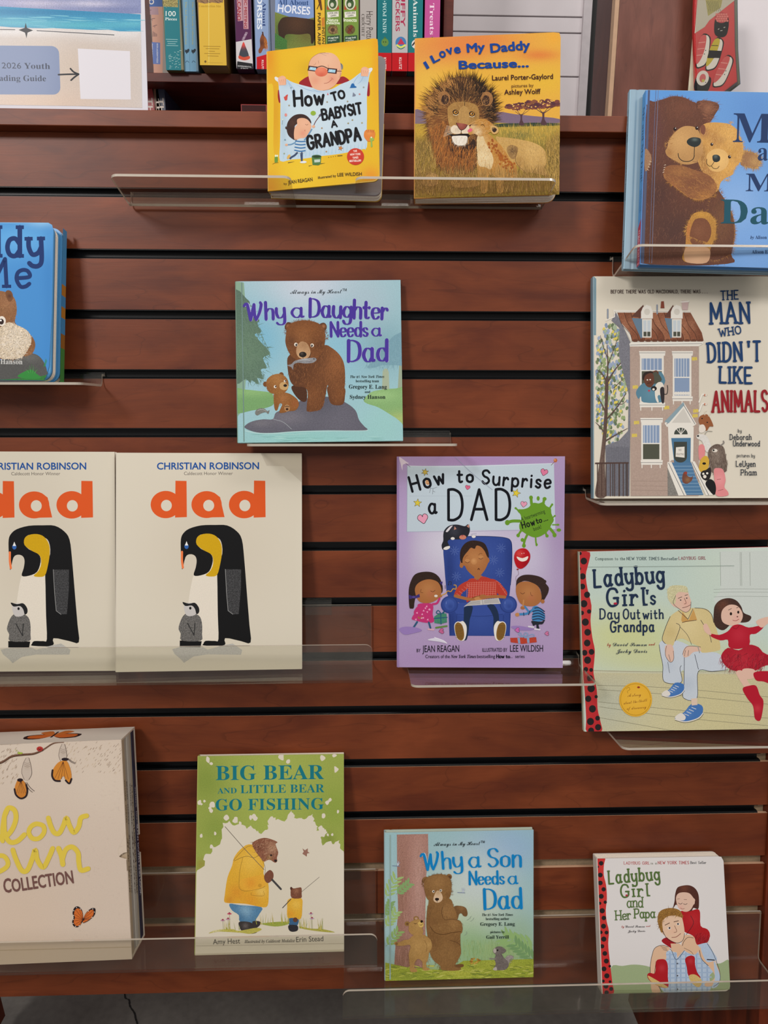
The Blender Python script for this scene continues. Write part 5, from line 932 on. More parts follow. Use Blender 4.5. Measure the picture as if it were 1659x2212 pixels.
# ---------------- cover: wide book with spotted border, man on steps
def spots(a,xs,ysx,r,dx=0):
    for i,y in enumerate(ysx):
        x=xs(y)+(14 if i%3==0 else -16 if i%3==1 else 0)
        a.ell(x,y,r*(1.05 if i%2 else .9),r,'1f1b1c'); 
def dayout():
    r=hardback('dayout','wide pale green hardback with a spotted red border and a grey-haired man sitting on steps',10,'b3232c','a8b09a'); a=art('dayout',(1220,1160,3.779)); I='1d2c44'; sc=1
    a.fill([(95,120),(1980,60),(2000,1640),(160,1640)],'b0bfb6',[(700,300,500,'a8bbb4',.8,200),(500,800,500,'b9bd84',.9,220),(900,1000,700,'b8ba86',.8,150),(1500,250,300,'c0c8c0',.9),(1200,300,260,'b3c0b2',.7)],sm=0,step=42,tex=.12)
    a.fill([(1268,120),(1900,110),(1900,700),(1300,720),(1215,510),(1270,440)],'b9c0ba',sm=0,tex=.1); 
    for x in (1268,1430,1440,1510): a.line([(x,125),(x+4,400)],3,'80877f',sm=0)
    for y in (430,455,490): a.line([(1215,y),(1400,y-5),(1900,y)],3,'8c938c')
    a.fill([(230,1085),(900,1100),(1950,1085),(1950,1300),(260,1230)],'b5b49a',sm=0,tex=.15); a.fill([(240,1110),(1900,1120),(1900,1640),(280,1640)],'b4ad8a',[(400,1400,260,'9fa69c',.8),(1200,1450,400,'bab184',.7),(700,1550,400,'bcb690',.6)],sm=0,step=40,tex=.25)
    for L in ([(235,1090),(700,1100),(1350,1100)],[(265,1210),(900,1235),(1900,1330)],[(275,1245),(900,1290),(1900,1390)],[(275,1345),(1000,1420),(1900,1500)],[(280,1385),(1000,1480),(1900,1560)],[(290,1475),(600,1530),(900,1585)]): a.line(L,3,'6f6c58')
    # red border with dots
    a.fill('108,128 205,125 190,230 172,310 185,420 218,560 210,680 225,820 245,920 240,1020 235,1110 262,1250 268,1400 290,1500 300,1590 180,1590 175,1490 165,1300 150,1100 140,800 120,450','a9262b',[(160,900,60,'b8453c',.5,600)],n=3)
    for x,y,q in ((125,135,14),(155,197,28),(120,260,14),(145,322,26),(144,405,24),(182,472,26),(156,545,30),(198,608,18),(140,620,18),(168,695,30),(186,778,28),(183,865,28),(162,945,24),(218,938,24),(186,1005,30),(172,1080,20),(215,1085,16),(205,1152,26),(215,1235,32),(192,1320,26),(256,1303,14),(226,1402,30),(210,1505,30),(268,1478,20),(272,1552,26),(215,1580,26)): a.ell(x,y,q*.95,q,'221d1e')
    # seated man
    J='1e2230'
    a.fill('770,880 790,850 860,840 960,860 1100,930 1240,945 1300,1000 1320,1080 1200,1098 1090,1090 1085,1200 1075,1320 965,1310 975,1100 945,1110 950,1185 810,1180 800,1050 780,950','b4bcc4',[(1000,1200,60,'a3aebb',.7),(850,1050,50,'a8b2bd',.6)],n=3,tex=.08); a.line('770,880 780,950 800,1050 812,1182 950,1187 940,1080 950,1050',4,J); a.line('975,980 972,1200 967,1312 1078,1318 1088,1100 1200,1098 1330,1085',4,J); a.line('1060,960 1090,1080',4,J); a.line('840,1020 855,1110',3,J)
    a.fill('795,830 830,720 860,650 930,600 1000,585 1060,580 1140,585 1190,620 1240,760 1270,900 1240,930 1120,945 1100,900 1040,870 960,830 900,850 880,890 820,870','bfae7c',[(1000,720,120,'c9b98a',.8),(870,780,50,'b29e6a',.5)],n=3,tex=.1); a.line('860,650 825,730 795,830 820,872',4,J); a.line('900,850 940,735 910,705',4,J); a.line('940,735 1000,800 1035,880',3,J); a.line('1110,680 1180,800 1195,860',4,J); a.line('1060,580 1140,588 1195,630 1215,700',4,J)
    a.fill([(950,680),(960,610),(1010,680),(1050,590),(1080,680),(960,700)],'b88f52',sm=0); a.line([(925,600),(1005,672),(1045,588)],4,J,sm=0); a.line([(958,700),(990,690),(1072,680)],4,J)
    a.fill('880,560 840,500 850,440 900,410 960,405 1000,440 1015,480 1030,530 1020,590 985,615 940,590 905,575','c9a896',[(990,540,30,'cf9a8a',.6)],n=3); a.fill('840,490 838,430 870,400 930,395 990,405 1005,440 1000,455 930,450 905,480 905,530 885,550 850,520','b9b48e',tex=.5); a.hair('840,490 838,430 870,400 930,395 990,405 1005,440 930,450 905,530',['9c976e','cdc9a8'],90,24,150,3,40); a.line('925,502 955,490',5,'54483c'); a.line('980,478 1002,472',5,'54483c'); a.ell(945,516,6,5,J); a.ell(995,500,6,5,J); a.line('975,500 990,540 975,548',4,'6a4a40'); a.line('960,578 990,572 1025,555',4,'5a2c28'); a.line('905,480 885,540 930,585 985,615 1022,590 1030,530',3,J)
    a.fill('820,890 870,880 890,930 885,1010 860,1020 840,1000 820,960','c9a896'); a.line('830,890 820,960 845,1010 870,1022 890,990 885,930',3,J); a.line([(848,960),(862,1015)],3,J); a.fill('965,930 1000,890 1060,895 1100,900 1110,930 1050,940 1010,975 970,980','c9a896'); a.line('960,960 990,900 1050,890 1110,900',3,J); a.line([(985,925),(975,975)],3,J); a.line([(1010,925),(1005,972)],3,J); a.line([(1085,895),(1100,945)],7,'8a8a80')
    for x,y in ((880,1245),(1010,1430)):
        k=1 if x<900 else 1.25; T=lambda L:[(x+u*k,y+v*k) for u,v in L]
        a.fill(T([(-85,30),(-30,0),(20,-55),(85,-45),(92,0),(60,40),(-20,60),(-80,48)]),'3f6aa4',[(x,y,30,'5a80b4',.6)],n=3); a.fill(T([(-88,30),(-50,5),(-20,28),(-30,52),(-75,48)]),'cbc6bd'); a.line(T([(-88,46),(-20,62),(60,40),(95,5)]),8,'cbc6bd'); a.line(T([(-90,52),(-20,68),(64,46),(98,8)]),3,J)
        for i in range(4): a.line(T([(-28+i*16,10-i*14),(0+i*16,22-i*14)]),4,'d8d4cc')
    a.fill([(1030,1320),(1080,1315),(1082,1370),(1035,1375)],'c9b3a0',sm=0)
    # plain child in red, running
    a.fill('1215,620 1225,560 1270,515 1340,500 1400,520 1440,570 1460,620 1520,650 1500,690 1440,700 1380,690 1300,760 1240,740 1215,690','3d2a24',[(1290,560,50,'6a4030',.6)],tex=.5); a.fill('1275,640 1290,590 1340,555 1400,560 1440,600 1452,650 1430,700 1380,725 1320,715 1285,690','cba896',[(1400,660,24,'cf9a90',.6)],n=3); a.ell(1355,628,10,13,'241a18'); a.ell(1415,615,9,12,'241a18'); a.line('1335,598 1360,585',4,'3d2a24'); a.line('1400,580 1415,575',4,'3d2a24'); a.ell(1408,652,7,5,'5a3c34'); a.line('1370,680 1395,685 1420,672',4,'8a2c34')
    a.fill('1190,790 1260,800 1330,770 1370,725 1430,715 1500,740 1590,725 1620,740 1560,790 1510,800 1505,880 1420,915 1340,900 1330,840 1270,845 1195,815','a3182a',[(1420,800,60,'b42c3c',.6)],n=3); a.line('1370,740 1400,750 1425,718',4,'7a1020')
    a.fill('1330,905 1420,925 1500,880 1580,900 1650,960 1900,1000 1640,1050 1560,1090 1450,1100 1360,1085 1300,1040 1275,970','9c1a2a',[(1450,1000,80,'b32c38',.5)],n=3,tex=.2); a.hair('1290,960 1640,960 1640,1060 1450,1100 1300,1050',['7a1020','4a0a14','b83a44'],180,60,100,4,25)
    a.fill('1130,720 1160,712 1195,790 1180,800 1140,770','cba896'); a.fill('1560,690 1640,655 1700,660 1640,720 1600,740','cba896')
    a.fill('1395,1105 1450,1095 1500,1190 1530,1220 1480,1240 1440,1190','cba896'); a.fill('1450,1080 1540,1080 1560,1130 1520,1160 1460,1150','cba896')
    a.fill('1450,1240 1500,1215 1560,1215 1590,1290 1620,1340 1610,1440 1590,1500 1550,1480 1535,1380 1490,1320','a3182a',[(1570,1400,30,'c03a44',.6)]); a.fill('1540,1110 1620,1095 1700,1110 1700,1200 1620,1180 1560,1170','a3182a')
    a.text('Companion to the',250,188,490,188,22,'4a5a54','M'); a.text('NEW YORK TIMES',505,188,770,188,24,'3a4a50','M'); a.text('Bestseller',786,188,920,188,22,'3a4a50','M'); a.text('LADYBUG GIRL',930,186,1150,184,24,'8a4a54','M')
    a.hand('Ladybug',245,410,805,370,138,21,I,'slab',3,gap=8,bend=6,serif=3.5); a.hand('Girl',350,560,655,552,135,20,I,'slab',2,gap=9,serif=3.5); a.hand("'s",672,548,735,548,112,16,I,'slab',gap=6,serif=3); a.ell(412,543,15,9,'a3263a')
    a.hand('Day',288,668,440,668,80,11,I,'slab',2,gap=8,serif=2.6); a.hand('Out',478,668,610,666,80,11,I,'slab',2,gap=8,serif=2.6); a.hand('with',640,668,800,664,72,11,I,'slab',2,gap=8,serif=2.6); a.hand('Grandpa',375,772,725,770,82,13,I,'slab',2,gap=8,serif=2.6)
    a.text('by',345,890,376,890,30,'a03a34','S'); a.text('David Soman',392,890,668,890,30,I,'S'); a.text('and',684,886,738,884,26,'a03a34','S'); a.text('Jacky Davis',418,946,672,944,34,I,'S')
    a.ell(577,1325,134,140,'cf9d2c',0,[(577,1325,110,'d6ab42',.6)],n=40); a.line([(577+122*math.cos(t*.1),1325+128*math.sin(t*.1)) for t in range(63)],3,'8c6a1c')
    a.text('A story',512,1304,622,1296,28,'7a4a1c','S'); a.text('about the thrill',480,1366,674,1340,26,'7a4a1c','S'); a.text('of discovery',506,1410,664,1396,26,'7a4a1c','S'); a.line('500,1240 520,1225 530,1245 510,1258 515,1275',3,'8c6a1c'); a.ell(601,1226,12,8,'8a3020')
    a.line([(190,245),(1380,236)],4,'8f9c94'); 
    a.build('cover_print',r,M['gloss'],-.0001)
dayout()
# ---------------- cover: bears in yellow raincoats
def bigbear():
    r=hardback('bigbear','green and cream hardback with bears in yellow raincoats going fishing',11,'c2b9a9','9aa050'); a=art('bigbear',(380,1600,3.456)); w='c9c1b0'
    a.fill([(140,90),(1262,90),(1265,1640),(140,1640)],w,[(700,1200,500,'c1b9a5',.6)],sm=0,step=90)
    RG=random.Random(3)
    edge=P('140,980 215,930 215,850 262,840 272,790 330,770 345,700 350,610 400,595 440,630 500,625 530,655 560,630 590,655 620,685 650,680 690,650 685,600 720,560 745,590 790,595 830,580 865,520 880,560 920,575 960,585 990,560 1022,545 1025,600 1060,640 1050,670 1120,660 1115,700 1080,720 1095,780 1140,750 1180,770 1220,740 1225,800 1262,840')
    pts=[edge[0]]
    for p,q in zip(edge[:-1],edge[1:]):
        for t in (.33,.66,1): m=p*(1-t)+q*t; pts.append(m+(np.array([RG.uniform(-11,11),RG.uniform(-11,11)]) if t<1 else 0))
    poly=np.vstack([[140,90],np.array(pts),[1262,90]])
    a.fill(poly,'8c9848',[(240,300,160,'738538',.8),(700,200,300,'98a450',.8),(1180,500,160,'80923e',.8),(300,650,120,'788a3c',.7),(700,580,200,'93a24c',.6),(190,920,40,'8a7e38',.8),(1140,730,50,'6e7a34',.7)],sm=0,step=26,tex=.2)
    for i in range(34):
        x,y=[(240,140),(265,170),(790,120),(840,160),(1095,130),(1195,215),(1180,110),(190,470),(215,450),(255,500),(275,480),(190,710),(292,688),(450,585),(480,615),(580,560),(720,575),(560,70+500),(1100,560),(1210,525),(1165,700),(1130,460),(1150,440),(1080,650),(440,600),(265,790),(880,560),(1100,660),(175,455),(265,520),(380,575),(1110,680),(1135,700),(590,575)][i]
        s=RG.uniform(9,24); a.fill([(x+s*RG.uniform(.5,1.2)*math.cos(t*1.05),y+s*RG.uniform(.5,1.5)*math.sin(t*1.05)) for t in range(6)],w,n=2)
    t='146a74'
    a.text('BIG BEAR',300,292,1105,286,108,t,'B'); a.text('AND',312,392,455,390,42,t,'B'); a.text('LITTLE BEAR',483,390,1108,384,62,t,'B'); a.text('GO FISHING',298,518,1105,510,86,t,'B')
    # big bear
    Y='c99a30'
    a.fill('400,1215 480,1225 640,1240 625,1290 600,1330 580,1370 480,1350 470,1300 420,1265','4a7494',[(520,1270,50,'7c9fb4',.8),(480,1320,40,'355f80',.6)],tex=.4,n=3); a.fill('475,1350 560,1355 610,1400 605,1430 560,1440 500,1425 475,1390','35302f',[(520,1380,20,'6a625e',.6)],tex=.5); a.fill('570,1350 620,1345 635,1365 600,1395','35302f')
    a.fill('545,770 620,800 660,900 655,990 690,1060 694,1150 685,1230 640,1240 520,1215 400,1210 362,1200 365,1150 385,1020 420,930 435,870 480,810',Y,[(450,1130,60,'c47c28',.6),(560,900,90,'d4ac48',.8),(560,1190,70,'c88428',.6),(640,1120,40,'d6b45c',.7),(400,1190,30,'b06424',.5)],tex=.25,step=18,n=3)
    a.line('435,895 520,860 585,870 620,850',3,'6e5a2c'); a.line('500,870 480,960 472,1050 480,1105 540,1118 665,1085 640,1010',3,'8a6a2a'); a.fill('480,1040 560,1015 650,1005 668,1080 560,1115 495,1100','cf9a34',[(560,1060,40,'c87c28',.5)],tex=.2); a.line([(565,1130),(568,1150),(655,1155),(655,1120)],2.5,'8a6a2a'); a.line('430,890 560,780 660,920 665,1000',2.5,'6e5a2c')
    a.fill('570,770 600,740 660,722 720,735 760,755 745,770 765,830 755,870 758,895 740,908 700,885 660,900 640,880 600,830','7c4f3c',[(720,800,40,'a88468',.8),(620,790,30,'5c3628',.6),(700,870,20,'9a7a50',.7)],tex=.8,n=3); a.hair('575,770 600,740 720,735 760,830 700,885 640,880',['5c3628','96694e','b08c70'],110,26,140,4,30); a.ell(745,893,11,9,'2a201e'); a.ell(712,852,9,7,'2e2220')
    a.fill('662,1000 700,962 728,985 725,1030 690,1060 665,1040','6e4434',tex=.5); a.line([(368,638),(505,795),(660,960)],4,'5f564c',sm=0); a.line([(720,1035),(785,1105)],15,'3e3c3c',sm=0); a.line([(368,638),(432,712)],2.5,'5f564c',sm=0); a.ell(628,1078,14,14,'b8872c')
    # little bear
    a.fill('835,1190 870,1172 940,1175 945,1240 935,1325 880,1330 835,1318 832,1240',Y,[(860,1290,30,'c88428',.6),(900,1220,40,'d4b050',.6)],tex=.25,n=3); a.fill('865,1170 858,1110 862,1090 880,1100 910,1095 938,1095 940,1140 935,1172','6e4432',[(900,1120,20,'94684e',.6)],tex=.8,n=3); a.fill('845,1325 915,1330 905,1380 850,1378','35587a',tex=.4); a.fill('845,1375 908,1378 910,1415 870,1425 845,1410','2c2a2e',tex=.5); a.ell(893,1335,18,18,'5c3a2a'); a.line([(798,1245),(860,1180)],6,'3e3c3c',sm=0); a.line([(940,1125),(1072,1015)],3,'6a6258',sm=0); a.ell(862,1100,8,12,'4a2c22')
    a.fill('945,800 965,815 985,800 985,825 1000,835 980,840 978,862 960,850 945,840 955,825','8a6456',n=2)
    # grass and flowers
    a.fill('245,1438 300,1412 420,1405 470,1418 600,1395 640,1410 560,1440 480,1432 330,1425','a8a04c',[(300,1425,40,'c9c1a0',.6)],tex=.5); a.fill('640,1365 760,1350 840,1352 830,1372 740,1385','8a9440',tex=.5); a.fill('920,1385 1010,1400 1100,1405 1190,1428 1100,1425 960,1405','9a9444',tex=.5)
    for x0,x1,y in ((360,480,1410),(600,740,1370),(790,850,1360),(920,1010,1400),(1060,1100,1410)):
        for i in range(14): x=RG.uniform(x0,x1); a.line([(x,y),(x+RG.uniform(-14,14),y-RG.uniform(30,90))],3.5,['a39a3c','7f8a38','b9a850'][i%3],taper=.9,caps=False)
    for x,y,c in ((400,1290,'b4475c'),(350,1340,'a88494'),(390,1330,'a88494'),(1010,1290,'a894a4'),(1018,1325,'a894a4')): a.line([(x,y),(x+4,1405)],2.5,'8a8a60',sm=0); a.ell(x,y,17,6,c); a.ell(x,y-6,7,6,'8c3a48')
    a.text('Amy Hest',277,1520,480,1512,40,'4a4640','r'); a.text('Illustrated by Caldecott Medalist',512,1510,890,1502,24,'57524a','I'); a.text('Erin Stead',900,1502,1103,1494,40,'4a4640','r'); a.line([(150,1532),(1255,1512)],3,'a59c8c',sm=0)
    a.build('cover_print',r,M['matte'],-.0001)
bigbear()
# ---------------- cover: bear leaning on a tree with a cub
def leafspray(a,x,y,L,ang,c,n=5,s=1,lw=24):
    an=math.radians(ang); dx,dy=math.cos(an),-math.sin(an); a.line([(x,y),(x+dx*L,y+dy*L)],5*s,c,sm=0)
    for i in range(n):
        for sg in (-1,1):
            t=(i+.6)/n; px,py=x+dx*L*t,y+dy*L*t; b=an+sg*.75; l=L*.42*s; ex,ey=px+math.cos(b)*l,py-math.sin(b)*l; nx,ny=-(ey-py)/l,(ex-px)/l
            a.fill([(px,py),((px+ex)/2+nx*lw*.4,(py+ey)/2+ny*lw*.4),(ex,ey),((px+ex)/2-nx*lw*.4,(py+ey)/2-ny*lw*.4)],c,n=3)
def son():
    r=hardback('son','small blue-green hardback with a bear leaning on a tree beside a cub',10,'a3b0a4','8fa6a8'); a=art('son',(820,1780,4.74))
    a.fill([(40,70),(1590,60),(1590,1600),(40,1620)],'8fb0b4',[(1300,250,420,'8aa9c4',1,260),(800,900,500,'bcc6ac',1,350),(1000,600,350,'bcc6c4',.9),(1200,1300,500,'8ba468',1,160),(600,1550,900,'8f9a3c',1,120),(900,1250,300,'88a878',.8),(1450,1100,200,'8ea888',.7),(100,600,60,'9ab8bc',.8,500)],sm=0,step=28,tex=.14)
    a.hair([(860,1180),(1560,1180),(1560,1400),(860,1400)],['7c9c64','94ac74','6c8c58','a0b080'],500,90,90,4,12,sm=0)
    a.fill([(175,105),(497,100),(500,300),(480,520),(470,900),(475,1300),(440,1500),(150,1500),(160,1300),(190,900),(180,500)],'9c7468',[(400,600,70,'b08c80',.8,500),(230,700,60,'85604f',.7,500),(300,1400,200,'7c5a48',.8)],sm=0,step=26,tex=.6); a.hair([(180,110),(490,110),(470,1450),(180,1450)],['ad877a','8a6456','a57c6c'],260,120,90,4,6,sm=0)
    for x,y,L,an in ((60,760,230,62),(170,720,170,40),(60,1060,190,55),(70,1250,190,50),(60,950,150,70),(1600,1230,-1,0)):
        if L>0: leafspray(a,x,y,L,an,['84a060','94ae6c','7c9c64'][int(x+y)%3],5,1,34)
    for y,L,an in ((1330,330,150),(1240,300,168),(1400,260,140)): leafspray(a,1590,y,L,an,['7c9c64','88a86c','6e9060'][y%3],6,1,40)
    a.fill([(50,1420),(300,1470),(700,1500),(860,1400),(1580,1380),(1580,1600),(50,1615)],'8c9636',[(800,1520,200,'a8a844',.7,50),(1200,1430,200,'a0a444',.7,40),(300,1560,200,'7a8434',.7,40)],sm=0,step=26,tex=.6)
    for i in range(120): x=60+RNG.random()*1500; y=1440+RNG.random()*140; a.ell(x,y,22+RNG.random()*20,5,['a9ac4c','7c8634','b4b45c','6e7a34'][i%4],RNG.random()*30-15,n=8)
    D,Mi,Lg='6a4a2c','7f5c36','967044'
    # cub
    a.fill('480,550 445,560 445,590 470,610',D)
    cb='a07c48'
    # big bear
    a.fill('760,850 830,838 885,860 902,915 890,945 860,940 840,915 815,925 800,975 770,960','6f5031',[(840,860,30,Lg,.5)],tex=.4); a.fill('440,600 440,560 470,545 500,560','5f4328'); a.ell(712,540,30,30,Mi); a.ell(716,545,18,18,'5a3c26'); a.ell(478,570,36,32,Mi); a.ell(474,578,20,20,'5a3c26')
    a.fill('485,900 500,820 520,760 640,760 730,770 760,850 790,920 800,985 850,1050 845,1110 830,1130 830,1230 835,1320 800,1400 780,1440 830,1470 825,1492 740,1500 640,1490 620,1450 560,1400 520,1330 500,1200 480,1050',Mi,[(700,900,90,Lg,.7),(560,1200,90,D,.6),(700,1320,110,'8a673e',.7),(800,1200,50,D,.6),(520,950,50,D,.5,180)],tex=.35,step=17); a.fill('770,1440 850,1432 862,1455 820,1468 780,1460',D)
    a.hair('485,900 520,760 730,770 800,985 830,1230 835,1320 780,1440 640,1490 560,1400 500,1200',['9a7648','6e4e2e','8a663c','5e4226'],1000,26,95,3,22)
    a.fill('455,640 460,580 500,540 570,515 640,512 700,535 735,590 738,660 728,730 690,790 640,830 580,830 530,800 485,760 465,700',Mi,[(600,600,80,Lg,.8),(480,700,40,D,.6),(710,730,40,D,.5)],tex=.35,step=14); a.hair('455,640 500,540 640,512 735,590 728,730 640,830 530,800',['9a7648','6e4e2e','8a663c'],520,22,90,3,60); a.hair('455,640 460,580 500,540 570,515 640,512 700,535 735,590 738,660 728,730',[Mi,D],130,22,0,3,15,edge=True)
    a.fill('600,680 635,710 648,760 625,795 590,805 560,790 553,760 575,700','c9ad8e',[(600,700,30,'a8875e',.7)]); a.fill('568,765 585,755 610,762 605,780 580,785','241a16'); a.line([(590,785),(592,800)],4,'241a16'); eye(a,553,690,13,(2,0)); eye(a,628,680,13,(-2,0))
    a.fill('520,1040 560,1100 640,1125 720,1110 800,1115 840,1090 848,1040 825,990 760,975 660,980 640,900 640,850 540,880',Mi,[(760,1020,50,Lg,.7),(560,1000,50,'6e4e2e',.5)],tex=.35,step=14); a.line('645,850 640,920 670,978 740,972 810,985',5,'5a3e26'); a.line('520,1050 570,1110 650,1130 740,1112 835,1100',6,'55391f'); a.line('720,1190 790,1210 830,1240',5,'5a3e26'); a.hair('540,1040 640,1110 830,1080 820,1000 660,990',['a07c4c','6e4e2e'],200,26,10,3,12)
    # cub
    a.fill('300,1180 260,1185 200,1210 160,1205 152,1230 185,1245 250,1245 300,1235 320,1260 300,1330 310,1440 320,1510 380,1512 385,1490 360,1470 365,1410 400,1380 440,1410 445,1490 500,1495 514,1478 485,1465 480,1420 500,1380 510,1310 535,1270 535,1210 500,1160 440,1130 350,1140',cb,[(400,1250,60,'b08c54',.7),(330,1400,40,'8a6838',.5),(500,1240,30,'b8945a',.6)],tex=.3,step=13); a.hair('300,1180 160,1220 300,1240 320,1500 400,1380 500,1490 535,1230 440,1130',['b8945c','8a6838','a58050'],330,22,95,3,25); a.line('460,1190 485,1240 480,1310',4,'7a5a30')
    a.ell(285,1020,27,24,'8a6838'); a.ell(285,1022,14,12,'6a4a2a'); a.ell(375,965,27,22,'8a6838'); a.ell(376,966,14,11,'b08c74')
    a.fill('300,1050 310,1010 350,985 400,975 440,990 452,1030 440,1060 450,1100 430,1140 370,1145 320,1120 300,1090',cb,[(400,1050,40,'b08c54',.6)],tex=.3); a.fill('395,1010 430,995 452,1020 448,1050 415,1055','c4a45c'); a.ell(432,997,13,14,'231813'); a.line('410,1030 430,1035 442,1018',4,'3a2415'); a.line('355,1015 368,1022 380,1015',5,'3a2415'); a.ell(175,1225,14,14,'7c5a34')
    # squirrel
    sq='6a625e'
    a.fill('1280,1390 1310,1345 1360,1345 1370,1370 1330,1385 1320,1440 1290,1480','8c8480',tex=.6); a.hair('1280,1390 1340,1345 1360,1365 1310,1440',['a49c98','706864'],80,24,40,3,50); a.fill('1190,1340 1240,1320 1275,1370 1310,1400 1320,1450 1280,1490 1190,1492 1170,1480 1190,1430 1180,1390',sq,tex=.6,n=3); a.fill('1165,1290 1200,1255 1250,1255 1295,1290 1285,1310 1260,1325 1200,1340 1165,1310',sq,tex=.5,n=3); a.ell(1180,1295,16,24,'a8a098'); a.ell(1208,1290,8,9,'1a1614'); a.line([(1130,1375),(1190,1380)],12,'7c736e'); a.fill('1165,1475 1195,1460 1200,1495 1165,1490','a8a098')
    for i in range(14): a.ell(930+RNG.random()*100,1375+RNG.random()*50,11,9,['a88434','8a6428','b89444'][i%3])
    for x,y in ((855,700),(185,425)): a.line([(x-55,y),(x+20,y+4)],6,'6c7894'); [a.line([(x,y),(x+30*math.cos(t),y-52*math.sin(t))],7,'b4bcc8',taper=.6) for t in (.7,1.1,1.5,2.0)]
    for p in ('895,985 925,965 940,940','930,998 955,980 968,958','870,1140 895,1120 890,1098'): a.line(p,3,'8a948c')
    a.fill([(100,105),(112,105),(116,1590),(104,1590)],'8ca4a0',sm=0)
    a.text('Always in My Heart™',556,222,1078,212,42,'2a3034','S')
    for dx,c in ((4,'b4c4cc'),(0,'0f78b4')):
        a.hand('W²hy',455+dx,468,845+dx,440,170,28,c,'brush',1); a.hand('a',925+dx,440,1030+dx,438,165,27,c,'brush'); a.hand('Son',1120+dx,438,1445+dx,432,185,30,c,'brush',1)
        a.hand('Needs',925+dx,618,1272+dx,612,130,24,c,'brush',1); a.hand('a',1325+dx,612,1410+dx,610,125,22,c,'brush'); a.hand('Dad',1080+dx,868,1450+dx,858,200,32,c,'brush',1)
    I='20302c'
    a.text('The #1 New York Times',1050,940,1365,938,26,I,'I'); a.text('bestselling author',1088,982,1326,980,26,I,'B'); a.text('Gregory E. Lang',1032,1040,1384,1038,36,I,'B'); a.text('pictures by',1134,1115,1280,1114,24,I,'B'); a.text('Gail Yerrill',1093,1172,1324,1170,34,I,'B')
    a.build('cover_print',r,M['gloss'],-.0001)
son()
